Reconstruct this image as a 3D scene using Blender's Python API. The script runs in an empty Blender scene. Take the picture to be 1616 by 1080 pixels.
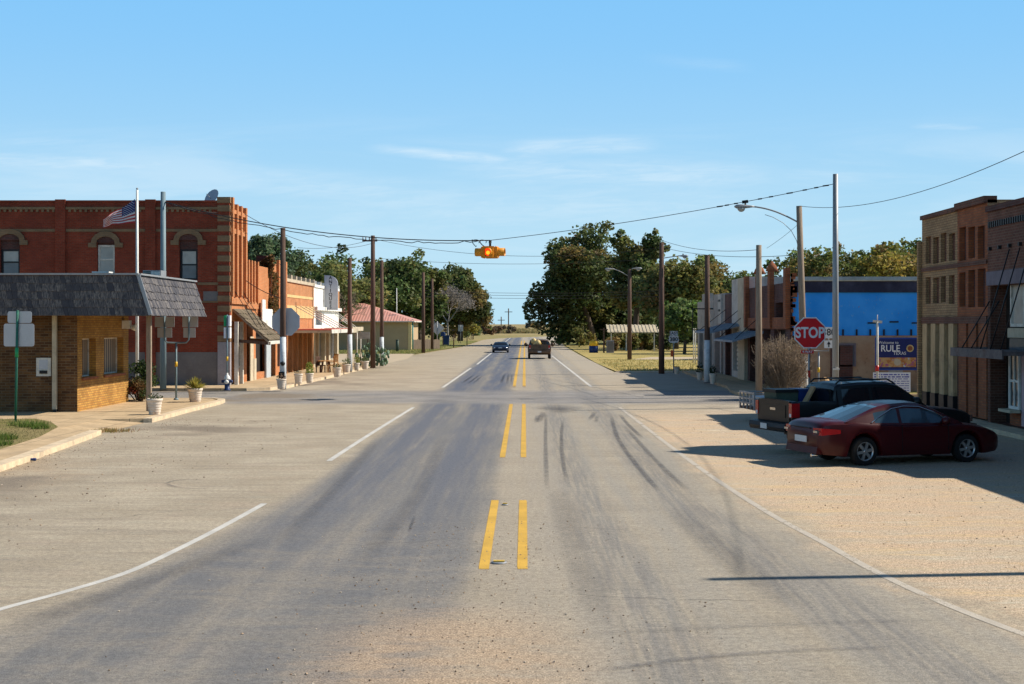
import bpy, bmesh, math, random
import numpy as np
from mathutils import Vector, Matrix
R = math.radians
rnd = random.Random(11)
scene = bpy.context.scene
COL = scene.collection
# ---- survey of the place: eye height 3.2 m, 50 mm lens on a 36 mm sensor; street axis = +Y
F = 2244.4; HE = 3.2; VX = 828.0; VY = 511.0
def gp(px, py, z=0.0):
    d = F*(HE-z)/(py-VY); return ((px-VX)/F*d, d)
def xat(px, d): return (px-VX)/F*d
def zat(py, d): return HE-(py-VY)/F*d
def dat(px, X): return F*X/(px-VX)
KZ = 0.13   # pavement height

# ------------------------------------------------------------------ mesh builder
class MB:
    def __init__(s): s.v=[]; s.f=[]; s.m=[]; s.s=[]
    def add(s, vs, fs, m=0, smooth=False):
        n=len(s.v); s.v += [tuple(v) for v in vs]
        for f in fs: s.f.append(tuple(i+n for i in f)); s.m.append(m); s.s.append(smooth)
    def quad(s,a,b,c,d,m=0): s.add([a,b,c,d],[(0,1,2,3)],m)
    def box(s,x0,x1,y0,y1,z0,z1,m=0):
        x0,x1=min(x0,x1),max(x0,x1); y0,y1=min(y0,y1),max(y0,y1); z0,z1=min(z0,z1),max(z0,z1)
        s.add([(x0,y0,z0),(x1,y0,z0),(x1,y1,z0),(x0,y1,z0),(x0,y0,z1),(x1,y0,z1),(x1,y1,z1),(x0,y1,z1)],
              [(0,3,2,1),(4,5,6,7),(0,1,5,4),(1,2,6,5),(2,3,7,6),(3,0,4,7)],m)
    def obox(s,c,size,mat,m=0):
        hx,hy,hz=[k/2 for k in size]; c=Vector(c)
        vs=[c+mat@Vector((a*hx,b*hy,e*hz)) for e in(-1,1) for a,b in((-1,-1),(1,-1),(1,1),(-1,1))]
        s.add(vs,[(0,3,2,1),(4,5,6,7),(0,1,5,4),(1,2,6,5),(2,3,7,6),(3,0,4,7)],m)
    def bar(s,a,b,w,h,m=0):
        a=Vector(a); b=Vector(b); d=(b-a); L=d.length; d.normalize()
        up=Vector((0,0,1)) if abs(d.z)<.95 else Vector((0,1,0))
        x=d.cross(up).normalized(); z=x.cross(d)
        s.obox((a+b)/2,(w,L,h),Matrix((x,d,z)).transposed(),m)
    def tube(s,pts,r,n=8,m=0,smooth=True,caps=True):
        pts=[Vector(p) for p in pts]; k=len(pts)
        rs=list(r) if isinstance(r,(list,tuple)) else [r]*k
        rings=[]; px=None
        for i,p in enumerate(pts):
            t=(pts[min(i+1,k-1)]-pts[max(i-1,0)])
            if t.length<1e-9: t=Vector((0,0,1))
            t.normalize()
            if px is None:
                up=Vector((0,0,1)) if abs(t.z)<.9 else Vector((1,0,0))
                px=t.cross(up).normalized()
            else:
                px=(px-t*px.dot(t))
                px=px.normalized() if px.length>1e-6 else t.orthogonal().normalized()
            py=t.cross(px)
            rings.append([p+(px*math.cos(2*math.pi*j/n)+py*math.sin(2*math.pi*j/n))*rs[i] for j in range(n)])
        vs=[v for g in rings for v in g]; fs=[]
        for i in range(k-1):
            for j in range(n):
                a=i*n+j; b=i*n+(j+1)%n; fs.append((a,b,b+n,a+n))
        s.add(vs,fs,m,smooth)
        if caps:
            b=len(s.v)-len(vs)
            for c in (tuple(range(b,b+n))[::-1],tuple(range(b+(k-1)*n,b+k*n))): s.f.append(c); s.m.append(m); s.s.append(False)
    def lathe(s,prof,n=16,c=(0,0,0),ax='z',m=0,smooth=True,caps=True):
        vs=[];fs=[]
        for r,z in prof:
            for j in range(n):
                a=2*math.pi*j/n; p=(r*math.cos(a),r*math.sin(a),z)
                if ax=='y': p=(p[0],p[2],p[1])
                if ax=='x': p=(p[2],p[0],p[1])
                vs.append((p[0]+c[0],p[1]+c[1],p[2]+c[2]))
        for i in range(len(prof)-1):
            for j in range(n):
                a=i*n+j;b=i*n+(j+1)%n; fs.append((a,b,b+n,a+n))
        s.add(vs,fs,m,smooth)
        b=len(s.v)-len(vs)
        for i in (0,len(prof)-1):
            if caps and prof[i][0]>1e-3: s.f.append(tuple(range(b+i*n,b+(i+1)*n))); s.m.append(m); s.s.append(False)
    def islands(s):
        par=list(range(len(s.v)))
        def fd(a):
            while par[a]!=a: par[a]=par[par[a]]; a=par[a]
            return a
        for f in s.f:
            r=fd(f[0])
            for i in f[1:]: par[fd(i)]=r
        gr={}
        for k,f in enumerate(s.f): gr.setdefault(fd(f[0]),[]).append(k)
        out=[]
        for ks in gr.values():
            q=MB(); ids={}
            for k in ks:
                for i in s.f[k]:
                    if i not in ids: ids[i]=len(q.v); q.v.append(s.v[i])
                q.f.append(tuple(ids[i] for i in s.f[k])); q.m.append(s.m[k]); q.s.append(s.s[k])
            out.append(q)
        return out
    def prism(s,poly,ax,a0,a1,m=0):
        n=len(poly)
        def P(u,v,w): return {'y':(u,w,v),'x':(w,u,v),'z':(u,v,w)}[ax]
        vs=[P(u,v,a0) for u,v in poly]+[P(u,v,a1) for u,v in poly]
        fs=[tuple(range(n))[::-1],tuple(range(n,2*n))]+[(i,(i+1)%n,(i+1)%n+n,i+n) for i in range(n)]
        s.add(vs,fs,m)
    def build(s,name,mats,parent=None,loc=None,rz=None,fix=True,sharp=None,col=None):
        me=bpy.data.meshes.new(name); me.from_pydata(s.v,[],s.f)
        for mt in (mats if isinstance(mats,(list,tuple)) else [mats]): me.materials.append(mt)
        me.polygons.foreach_set('material_index',s.m); me.polygons.foreach_set('use_smooth',s.s)
        if fix:
            bm=bmesh.new(); bm.from_mesh(me); bmesh.ops.recalc_face_normals(bm,faces=bm.faces); bm.to_mesh(me); bm.free()
        if col is not None:
            at=me.color_attributes.new('leafcol','FLOAT_COLOR','POINT'); at.data.foreach_set('color',np.asarray(col,dtype=np.float32).ravel())
        me.update()
        if sharp: me.set_sharp_from_angle(angle=R(sharp))
        o=bpy.data.objects.new(name,me); COL.objects.link(o)
        if parent: o.parent=parent
        if loc is not None: o.location=loc
        if rz is not None: o.rotation_euler=(0,0,rz)
        return o

def tag(o,label=None,cat=None,group=None,kind=None):
    if label: o['label']=label
    if cat: o['category']=cat
    if group: o['group']=group
    if kind: o['kind']=kind
    return o
def thing(name,label,cat,loc=(0,0,0),rz=0,group=None):
    o=bpy.data.objects.new(name,None); COL.objects.link(o); o.empty_display_size=.2
    o.location=loc; o.rotation_euler=(0,0,rz); return tag(o,label,cat,group)
def copy_tree(o,parent=None):
    c=o.copy(); COL.objects.link(c)
    if parent: c.parent=parent
    for ch in list(o.children): copy_tree(ch,c)
    return c
def struct(mb,name,mats,**k): return tag(mb.build(name,mats,**k),kind='structure')

# ------------------------------------------------------------------ materials
class NT:
    def __init__(s,m):
        s.m=m; m.use_nodes=True; s.t=m.node_tree; s.t.nodes.clear()
        s.co=None
    def n(s,typ,**kw):
        nd=s.t.nodes.new(typ)
        for k,v in kw.items(): setattr(nd,k,v)
        return nd
    def L(s,a,b): s.t.links.new(a,b)
    def put(s,sock,v):
        if hasattr(v,'is_linked') : s.L(v,sock)
        elif isinstance(v,(tuple,list)) and sock.type=='RGBA': sock.default_value=(*v[:3],1)
        else: sock.default_value=v
    def math(s,op,a,b=None,c=None,clamp=False):
        nd=s.n('ShaderNodeMath',operation=op,use_clamp=clamp); s.put(nd.inputs[0],a)
        if b is not None: s.put(nd.inputs[1],b)
        if c is not None: s.put(nd.inputs[2],c)
        return nd.outputs[0]
    def mix(s,f,a,b,blend='MIX'):
        nd=s.n('ShaderNodeMix',data_type='RGBA',blend_type=blend); s.put(nd.inputs[0],f); s.put(nd.inputs[6],a); s.put(nd.inputs[7],b); return nd.outputs[2]
    def ss(s,x,a,b,lo=0,hi=1):
        nd=s.n('ShaderNodeMapRange',interpolation_type='SMOOTHSTEP'); s.put(nd.inputs[0],x)
        for i,v in enumerate((a,b,lo,hi)): s.put(nd.inputs[i+1],v)
        return nd.outputs[0]
    def coord(s):
        if s.co is None: s.co=s.n('ShaderNodeTexCoord').outputs['Object']
        return s.co
    def map(s,scale=(1,1,1),loc=(0,0,0),rot=(0,0,0),vec=None):
        nd=s.n('ShaderNodeMapping'); s.L(vec or s.coord(),nd.inputs[0]); nd.inputs[1].default_value=loc; nd.inputs[2].default_value=rot; nd.inputs[3].default_value=scale; return nd.outputs[0]
    def noise(s,scale=1,detail=4,rough=.55,vec=None,dist=0):
        nd=s.n('ShaderNodeTexNoise'); s.L(vec or s.coord(),nd.inputs['Vector']); nd.inputs['Scale'].default_value=scale; nd.inputs['Detail'].default_value=detail; nd.inputs['Roughness'].default_value=rough; nd.inputs['Distortion'].default_value=dist; return nd.outputs['Fac']
    def sep(s,vec=None):
        nd=s.n('ShaderNodeSeparateXYZ'); s.L(vec or s.coord(),nd.inputs[0]); return nd.outputs
    def comb(s,x,y,z=0):
        nd=s.n('ShaderNodeCombineXYZ'); s.put(nd.inputs[0],x); s.put(nd.inputs[1],y); s.put(nd.inputs[2],z); return nd.outputs[0]
    def bump(s,h,st=.3,dist=.01):
        nd=s.n('ShaderNodeBump'); nd.inputs['Strength'].default_value=st; nd.inputs['Distance'].default_value=dist; s.L(h,nd.inputs['Height']); return nd.outputs[0]
    def out(s,col,rough=.7,metal=0,spec=.3,normal=None,coat=0,emit=None,es=0,transl=0):
        p=s.n('ShaderNodeBsdfPrincipled'); s.put(p.inputs['Base Color'],col); s.put(p.inputs['Roughness'],rough); s.put(p.inputs['Metallic'],metal)
        p.inputs['Specular IOR Level'].default_value=spec; p.inputs['Coat Weight'].default_value=coat; p.inputs['Coat Roughness'].default_value=.04
        if normal is not None: s.L(normal,p.inputs['Normal'])
        if emit is not None: s.put(p.inputs['Emission Color'],emit); p.inputs['Emission Strength'].default_value=es
        o=s.n('ShaderNodeOutputMaterial'); sh=p.outputs[0]
        if transl:
            t=s.n('ShaderNodeBsdfTranslucent'); s.put(t.inputs[0],col); mx=s.n('ShaderNodeMixShader'); mx.inputs[0].default_value=transl
            s.L(sh,mx.inputs[1]); s.L(t.outputs[0],mx.inputs[2]); sh=mx.outputs[0]
        s.L(sh,o.inputs[0]); return s.m
def M(name): return NT(bpy.data.materials.new(name))
def sc(c,k): return tuple(min(1,x*k) for x in c)
def plain(name,c,rough=.7,var=.25,scale=3,metal=0,bump=.0,spec=.3,coat=0,dirt=None,stretch=(1,1,1)):
    t=M(name); n1=t.noise(scale,5,.6,t.map(stretch)); n2=t.noise(scale*6.3,3,.6,t.map(stretch))
    f=t.math('MULTIPLY_ADD',n2,.4,t.math('MULTIPLY',n1,.6))
    col=t.mix(t.ss(f,.3,.7),sc(c,1-var),sc(c,1+var))
    if dirt: col=t.mix(t.ss(t.noise(scale*.7,6,.7),.5,.72),col,dirt)
    nm=t.bump(n2,bump) if bump else None
    return t.out(col,rough,metal,spec,nm,coat)
def brick(name,c1,c2,mortar,w=.22,h=.075,var=.3,stain=None,paint=None,msize=.012):
    t=M(name); x,y,z=t.sep(); uv=t.comb(t.math('ADD',x,y),z)
    b=t.n('ShaderNodeTexBrick'); t.L(uv,b.inputs['Vector'])
    b.inputs['Color1'].default_value=(*c1,1); b.inputs['Color2'].default_value=(*c2,1); b.inputs['Mortar'].default_value=(*mortar,1)
    b.inputs['Scale'].default_value=1; b.inputs['Mortar Size'].default_value=msize; b.inputs['Brick Width'].default_value=w; b.inputs['Row Height'].default_value=h; b.inputs['Bias'].default_value=-.1; b.inputs['Mortar Smooth'].default_value=.2
    n1=t.noise(.9,6,.65); n2=t.noise(1.0,4,.7,t.comb(t.math('MULTIPLY',t.math('ADD',x,y),6),t.math('MULTIPLY',z,14)))
    col=t.mix(t.ss(n1,.3,.75),sc((1,1,1),1-var),(1,1,1)); col=t.mix(1,b.outputs['Color'],col,'MULTIPLY')
    col=t.mix(t.ss(n2,.52,.75,0,.6),col,sc(c1,.55))
    if stain: col=t.mix(t.ss(t.noise(.35,7,.7,t.map((1,1,.35))),.52,.72,0,.7),col,stain)
    nm=t.bump(t.math('SUBTRACT',1,b.outputs['Fac']),.5,.012)
    return t.out(col,.85,0,.2,nm)
def glass(name,c=(.02,.025,.03),rough=.06):
    t=M(name); n=t.noise(1.7,2); return t.out(t.mix(n,sc(c,.6),sc(c,1.5)),rough,0,.5,t.bump(t.noise(.8,1),.03,.05))
def emis(name,c,s): 
    t=M(name); return t.out(sc(c,.6),.4,emit=c,es=s)

mat={}
mat['asph_dark']=plain('patch_asphalt',(.05,.05,.055),.8,.3,8)
def concrete_mat():
    t=M('pavement_concrete'); x,y,z=t.sep(); n=t.noise(1.4,6,.65); n2=t.noise(9,4,.65); n3=t.noise(.45,5,.7)
    c=t.mix(t.ss(n,.3,.7),(.47,.34,.20),(.61,.45,.27)); c=t.mix(t.ss(n3,.5,.68,0,.6),c,(.36,.27,.175)); c=t.mix(t.ss(n2,.3,.7),t.mix(1,c,(.85,.85,.85),'MULTIPLY'),c); c=t.mix(t.ss(t.noise(5,3,.6),.66,.72,0,.5),c,(.17,.13,.09))
    def joint(q,p): f=t.math('ABSOLUTE',t.math('SUBTRACT',t.math('FRACT',t.math('DIVIDE',t.math('ADD',q,100.3),p)),.5)); return t.math('SUBTRACT',1,t.ss(f,.004,.016))
    w=t.math('MULTIPLY_ADD',n2,.03,y); jn=t.math('MAXIMUM',joint(w,1.55),joint(t.math('MULTIPLY_ADD',n2,.03,x),1.7)); c=t.mix(t.math('MULTIPLY',jn,.7),c,(.15,.115,.08))
    return t.out(c,.9,0,.2,t.bump(t.math('SUBTRACT',n2,t.math('MULTIPLY',jn,.8)),.3,.01))
mat['concrete']=concrete_mat()
mat['kerb']=plain('kerb_concrete',(.62,.49,.33),.9,.2,2.2,bump=.15,dirt=(.38,.30,.22))
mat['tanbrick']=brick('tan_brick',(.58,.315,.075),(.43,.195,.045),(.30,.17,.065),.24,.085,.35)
mat['tanbrick_shaded']=brick('tan_brick_shaded',(.25,.12,.045),(.11,.05,.025),(.24,.16,.09),.3,.095,.5)  # shaded copy of the tan brick: the wall's shade is in the colour
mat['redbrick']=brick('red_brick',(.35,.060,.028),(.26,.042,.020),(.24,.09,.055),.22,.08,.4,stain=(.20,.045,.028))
mat['redbrick_lit']=brick('red_brick_sunlit',(.60,.215,.075),(.50,.165,.055),(.54,.29,.15),.22,.08,.2)  # lit copy of the red brick: sunlight put into the brighter colour
mat['tanstone']=brick('tan_trim_brick',(.30,.19,.105),(.25,.155,.085),(.25,.17,.1),.4,.1,.3)
mat['orangebrick']=brick('orange_brick',(.58,.235,.085),(.48,.18,.065),(.56,.36,.2),.22,.08,.3)
mat['darkbrick']=brick('maroon_brick',(.16,.06,.05),(.10,.045,.04),(.13,.09,.08),.22,.08,.4)
mat['purplebrick']=brick('old_maroon_brick',(.20,.082,.055),(.125,.055,.040),(.21,.13,.095),.24,.085,.35)
mat['buffbrick']=brick('buff_brick',(.50,.32,.165),(.36,.22,.115),(.25,.155,.09),.24,.085,.3)
mat['rust_brick']=brick('rust_brick',(.44,.145,.06),(.32,.095,.045),(.24,.12,.07),.24,.085,.35)
mat['greywash']=plain('grey_wash_paint',(.17,.155,.15),.9,.15,1.5)
mat['lilacwash']=plain('lilac_wash_paint',(.30,.28,.30),.9,.15,2)
mat['whitepaint']=plain('white_paint',(.76,.75,.70),.6,.10,2,dirt=(.55,.50,.42))
mat['oldwhite']=plain('weathered_white_paint',(.62,.59,.52),.8,.2,3,dirt=(.38,.33,.27))
mat['buffpier']=plain('buff_painted_pier',(.50,.34,.18),.85,.25,2,dirt=(.26,.17,.10),stretch=(2,2,.4))
mat['cream']=plain('cream_plaster',(.50,.43,.31),.85,.15,1.5,dirt=(.36,.29,.2))
mat['yellowband']=plain('yellow_stone_band',(.62,.45,.20),.85,.15,2)
mat['greyplaster']=plain('grey_plaster',(.34,.315,.29),.9,.18,1.2,dirt=(.22,.19,.17))
mat['paleplaster']=plain('pale_plaster',(.50,.475,.43),.9,.15,1.2,dirt=(.34,.30,.26))
mat['tanwall']=plain('tan_metal_wall',(.46,.335,.20),.8,.07,1)
mat['tan_sunlit']=plain('tan_sunlit_edge',(.80,.60,.30),.8,.07,1)  # tan wall colour brightened to paint in sunlight
mat['redroof']=None
mat['darkwood']=plain('dark_pole_wood',(.105,.062,.045),.9,.35,3,bump=.3,stretch=(6,6,.6))
mat['greywood']=plain('grey_pole_wood',(.27,.205,.15),.9,.3,3,bump=.3,stretch=(6,6,.6))
mat['bluegrey']=plain('bluegrey_pole_paint',(.17,.24,.27),.6,.15,2,stretch=(3,3,.4))
mat['galv']=plain('galvanised_steel',(.30,.31,.32),.5,.12,3,metal=.3,stretch=(3,3,.5))
mat['signback']=plain('sign_back_aluminium',(.45,.46,.49),.45,.06,3,metal=.35)
mat['whitepole']=plain('white_painted_pole_base',(.62,.66,.68),.75,.12,3,dirt=(.36,.36,.36),stretch=(2,2,.6))
mat['black']=plain('black_fittings',(.012,.012,.014),.5,.2,5)
mat['wire']=plain('wire_black',(.03,.03,.034),.6,.1,5)
mat['greenpost']=plain('green_steel_post',(.02,.13,.09),.6,.3,4)
mat['brightgreen']=plain('bright_green_sleeve',(.02,.32,.12),.5,.15,4)
mat['dkgreen']=plain('dark_green_post',(.05,.075,.055),.6,.2,4)
mat['tealpost']=plain('teal_post',(.03,.28,.30),.5,.15,4)
mat['glass']=glass('window_glass')
mat['paleglass']=glass('window_blind_behind_glass',(.34,.34,.31),.25)
mat['greyglass']=glass('grey_window_glass',(.11,.12,.135),.12)
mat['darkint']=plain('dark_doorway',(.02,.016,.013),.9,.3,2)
mat['stopred']=plain('stop_sign_red',(.66,.008,.014),.4,.06,4)
mat['signwhite']=plain('sign_white',(.78,.79,.80),.4,.05,4)
mat['signblack']=plain('sign_black',(.015,.015,.02),.5,.1,4)
mat['navy']=plain('navy_sign_face',(.012,.025,.13),.4,.15,3)
mat['signblue']=plain('sign_frame_blue',(.02,.06,.30),.4,.1,3)
mat['bluewall']=None
mat['yellow']=plain('signal_yellow',(.72,.29,.02),.5,.12,6)
mat['reflred']=plain('red_reflector',(.55,.03,.02),.3,.1,5)
mat['orange']=plain('orange_marker',(.8,.13,.03),.4,.1,5)
mat['yellowtag']=plain('yellow_tag',(.75,.45,.03),.4,.1,5)
mat['terracotta']=plain('whitewashed_pot',(.66,.57,.47),.85,.14,4,dirt=(.50,.36,.26))
mat['soil']=plain('potting_soil',(.05,.035,.025),.95,.3,9)
mat['navyhyd']=plain('hydrant_navy',(.015,.035,.11),.45,.15,5)
mat['tyre']=plain('tyre_rubber',(.012,.012,.012),.85,.2,8)
mat['rim']=plain('alloy_rim',(.50,.50,.50),.3,.1,5,metal=.8)
mat['coupe']=plain('dark_red_car_paint',(.050,.003,.005),.36,.05,2,coat=.12)
mat['pickup']=plain('black_car_paint',(.007,.009,.010),.4,.1,2,coat=.12)
mat['bluecar']=plain('dark_blue_car_paint',(.008,.014,.035),.4,.1,2,coat=.15)
mat['brownpaint']=plain('dusty_brown_car_paint',(.11,.068,.042),.45,.35,2.5)
mat['carglass']=glass('car_glass',(.008,.011,.015),.04)
mat['carglassblue']=glass('car_glass_bluish',(.03,.06,.085),.05)
mat['lampred']=plain('tail_lamp_red',(.42,.01,.012),.15,.1,6,coat=.5)
mat['chrome']=plain('chrome',(.6,.6,.6),.15,.05,4,metal=1)
mat['plate']=plain('number_plate_white',(.6,.62,.63),.5,.1,20)
mat['bluebox']=plain('blue_plastic',(.012,.035,.15),.4,.1,4)
mat['plank']=plain('bare_plank',(.40,.25,.13),.8,.2,4)
mat['rock']=plain('tan_boulder',(.52,.34,.17),.9,.25,3,bump=.4)
mat['rooftar']=plain('flat_roof_tar',(.10,.095,.09),.95,.2,2)
mat['aged_metal']=plain('rusty_canopy_metal',(.16,.13,.125),.7,.3,2.5,metal=.3,dirt=(.12,.06,.04))
mat['steelblue']=plain('bluegrey_sheet_awning',(.22,.27,.34),.55,.2,2,metal=.3)
mat['lintel']=plain('purple_grey_lintel',(.15,.125,.15),.7,.2,2)
mat['pinkdoor']=plain('pale_pink_door',(.48,.37,.40),.6,.08,2)
mat['redtrim']=plain('red_trim',(.62,.12,.07),.6,.12,3)
mat['trunk']=plain('bark',(.09,.066,.05),.95,.3,3,bump=.4,stretch=(4,4,1))
mat['twig']=plain('bare_twigs',(.27,.205,.15),.95,.2,4)
mat['greytwig']=plain('grey_bare_branches',(.25,.225,.21),.95,.2,4)
mat['wicker']=plain('orange_wood_furniture',(.45,.23,.08),.7,.2,5)
mat['glint_wreath']=plain('tan_glint_and_wreath',(.62,.46,.20),.6,.3,6)  # tan paints a sun glint; also colours the emblem wreath
mat['doorwood']=plain('varnished_wood_front',(.34,.14,.055),.6,.25,2,stretch=(4,4,.6))
mat['doorgrey']=plain('pale_blue_grey_door',(.42,.46,.48),.6,.12,2)
def leafmat():
    t=M('leaves'); a=t.n('ShaderNodeAttribute',attribute_name='leafcol').outputs['Color']; return t.out(a,.65,0,.25,transl=.45)
mat['leaf']=leafmat()
def shingle():
    t=M('cedar_shakes'); g=t.n('ShaderNodeNewGeometry').outputs['Random Per Island']
    n=t.noise(5,5,.7,t.map((5,5,1)))
    c=t.mix(g,(.055,.056,.07),(.27,.24,.215)); c=t.mix(t.ss(n,.35,.7),(.055,.055,.065),c); return t.out(c,.9,0,.2,t.bump(n,.4,.01))
mat['shake']=shingle()
def oldshake():
    t=M('mossy_old_shakes'); g=t.n('ShaderNodeNewGeometry').outputs['Random Per Island']; n=t.noise(4,5,.7)
    c=t.mix(g,(.11,.085,.06),(.24,.19,.13)); c=t.mix(t.ss(n,.45,.7),c,(.1,.09,.05)); return t.out(c,.95,0,.2,t.bump(n,.5,.02))
mat['oldshake']=oldshake()
def redroof():
    t=M('red_ribbed_roof'); x,y,z=t.sep(); st=t.math('SINE',t.math('MULTIPLY',t.math('ADD',x,t.math('MULTIPLY',y,.0)),18))
    n=t.noise(1.5,5,.6); c=t.mix(t.ss(st,-.3,.7),(.53,.235,.175),(.62,.31,.24)); c=t.mix(t.ss(n,.4,.7,0,.5),c,(.5,.3,.25)); return t.out(c,.5,0,.3,t.bump(st,.5,.03))
mat['redroof']=redroof()
def bluewall():
    t=M('flaking_blue_wall'); n=t.noise(3.6,8,.78); n2=t.noise(.6,4,.6); x,y,z=t.sep()
    c=t.mix(t.ss(n2,.3,.7),(.02,.27,.80),(.055,.36,.90)); c=t.mix(t.ss(n,.58,.68,0,.55),c,(.26,.45,.62)); c=t.mix(t.ss(t.noise(3.1,8,.75),.63,.68),c,(.30,.10,.12))
    return t.out(c,.85,0,.2,t.bump(n,.3,.02))
mat['bluewall']=bluewall()
def fadedband():
    t=M('tar_coated_parapet'); n=t.noise(1.2,6,.7); c=t.mix(t.ss(n,.4,.7),(.022,.022,.045),(.05,.05,.085)); return t.out(c,.8)
mat['tarband']=fadedband()
def mauve():
    t=M('stained_mauve_plaster'); n=t.noise(.9,7,.7); n2=t.noise(3,6,.7); c=t.mix(t.ss(n,.35,.65),(.33,.20,.125),(.40,.28,.19)); c=t.mix(t.ss(n2,.55,.7,0,.6),c,(.13,.075,.06)); return t.out(c,.95,0,.2,t.bump(n2,.4,.02))
mat['mauve']=mauve()

# ------------------------------------------------------------------ road and ground materials
def road_mat():
    t=M('chip_seal_road'); x,y,z=t.sep()
    # lane coordinate: the marked lanes widen towards the near end of the street
    wd=t.math('MULTIPLY_ADD',t.math('POWER',t.math('MAXIMUM',t.math('DIVIDE',t.math('SUBTRACT',32,y),20),0),2),.42,1)
    u=t.math('DIVIDE',x,wd)
    warp=t.noise(.22,3,.5); u2=t.math('ADD',u,t.math('MULTIPLY_ADD',warp,.5,-.25))
    grain=t.noise(46,3,.7); grain2=t.noise(150,2,.6); blot=t.noise(.5,6,.62); big=t.noise(.13,4,.6)
    streak=t.noise(1,5,.6,t.map((2.6,.10,1))); fine=t.noise(1,4,.65,t.map((11,.35,1)))
    cross=t.noise(1,5,.7,t.map((.35,3.2,1),rot=(0,0,R(12))))
    tan=t.mix(t.ss(blot,.3,.7),(.36,.303,.225),(.465,.40,.305))
    col=t.mix(t.ss(cross,.42,.68,0,.5),tan,(.25,.215,.17))
    hue=t.noise(.75,5,.7,t.map((.6,1.3,1))); hue2=t.noise(1.9,5,.7,t.map((.5,1.6,1),loc=(7,3,0)))
    col=t.mix(t.ss(hue,.52,.68,0,.5),col,(.42,.335,.255)); col=t.mix(t.ss(hue2,.54,.70,0,.45),col,(.37,.345,.275)); col=t.mix(t.ss(hue2,.30,.44,.5,0),col,(.25,.225,.20))
    # polished oncoming lane; bluish sky reflection painted into its colour
    def band(c,w,s): 
        return t.math('SUBTRACT',1,t.ss(t.math('ABSOLUTE',t.math('SUBTRACT',u2,c)),w,w+s))
    lane=t.math('MULTIPLY',band(-2.35,1.5,.55),t.ss(streak,.22,.62,.55,1))
    col=t.mix(t.math('MULTIPLY',lane,t.ss(y,13,26,.80,.95)),col,(.172,.172,.178))
    for c,w in ((-3.2,.25),(-1.55,.28)):
        b=t.math('MULTIPLY',band(c,w,.5),t.ss(streak,.25,.6,.35,1))
        far=t.ss(y,45,75,0.62,1.0)
        col=t.mix(t.math('MULTIPLY',b,far),col,t.mix(t.ss(y,14,34),(.145,.148,.158),(.110,.125,.168)))
    dg=t.noise(1,6,.7,t.map((.45,1.7,1),rot=(0,0,R(-20)),vec=t.comb(t.math('ADD',x,t.math('MULTIPLY',warp,2.5)),t.math('ADD',y,t.math('MULTIPLY',blot,2.2))))); nearl=t.math('MULTIPLY',t.math('SUBTRACT',1,t.ss(y,17,27)),t.math('SUBTRACT',1,t.ss(x,-1.5,.5)))
    col=t.mix(t.math('MULTIPLY',nearl,t.ss(dg,.42,.66,0,.5)),col,(.29,.255,.21)); col=t.mix(t.math('MULTIPLY',nearl,t.ss(dg,.28,.46,.35,0)),col,(.13,.13,.14))
    # outbound lane: dusty with greyer wheel tracks
    lane=t.math('MULTIPLY',band(2.0,1.6,.4),t.ss(streak,.3,.7,.25,.8)); col=t.mix(lane,col,(.315,.29,.25))
    for c,w in ((1.05,.16),(2.75,.18)):
        b=t.math('MULTIPLY',band(c,w,.4),t.ss(fine,.3,.65,.05,.75)); col=t.mix(t.math('MULTIPLY',b,.8),col,(.17,.165,.165))
    # dusty pale crown strip
    b=t.math('MULTIPLY',band(.15,.35,.45),t.ss(streak,.3,.6,.3,.8)); col=t.mix(b,col,(.36,.315,.255))
    # crossing street: greyer, smooth
    cs=t.math('MULTIPLY',t.ss(y,55.5,58),t.math('SUBTRACT',1,t.ss(y,66.5,69.5)))
    col=t.mix(t.math('MULTIPLY',cs,t.ss(t.noise(.35,4,.6,t.map((.4,1,1))),.3,.65,.55,.95)),col,t.mix(t.ss(blot,.3,.7),(.20,.19,.185),(.29,.275,.265)))
    # loose grit on the right verge and in the left foreground
    edge=t.math('ADD',u,t.math('MULTIPLY_ADD',t.noise(.6,7,.75,t.map((1,.6,1))),3.0,-1.5))
    gr=t.math('MULTIPLY',t.ss(edge,3.45,4.5),t.math('SUBTRACT',1,t.ss(y,47,55)))
    peb=t.ss(grain,.38,.62)
    gcol=t.mix(peb,(.39,.27,.17),(.68,.525,.375)); gcol=t.mix(t.ss(t.noise(.55,7,.72,t.map((.7,1.8,1))),.42,.62,0,.8),gcol,t.mix(peb,(.36,.29,.21),(.60,.51,.39))); gcol=t.mix(t.ss(t.noise(1.6,6,.75),.58,.70,0,.6),gcol,(.47,.29,.13)); gcol=t.mix(t.ss(t.noise(.9,6,.7,t.map((.4,2.2,1),loc=(2,9,0))),.50,.66,0,.7),gcol,(.62,.46,.26)); gcol=t.mix(t.ss(t.noise(1.1,5,.7,t.map((.5,1.8,1),loc=(5,1,0))),.55,.70,0,.6),gcol,(.60,.56,.44)); gcol=t.mix(t.ss(t.noise(20,2,.6),.67,.72,0,.6),gcol,(.17,.115,.075))
    col=t.mix(gr,col,gcol)
    def ell(cx,cy,rx,ry,nz):
        a=t.math('DIVIDE',t.math('SUBTRACT',x,cx),rx); b_=t.math('DIVIDE',t.math('SUBTRACT',y,cy),ry)
        q=t.math('SQRT',t.math('ADD',t.math('MULTIPLY',a,a),t.math('MULTIPLY',b_,b_)))
        return t.math('SUBTRACT',1,t.ss(t.math('ADD',q,t.math('MULTIPLY_ADD',nz,1.5,-.75)),.55,1.15))
    nz=t.noise(1.3,6,.65,t.map((.6,1.5,1)))
    col=t.mix(t.math('MULTIPLY',ell(-.7,13.2,1.5,3.2,nz),t.ss(nz,.35,.6,.25,.85)),col,t.mix(peb,(.31,.215,.14),(.56,.42,.29)))
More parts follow.
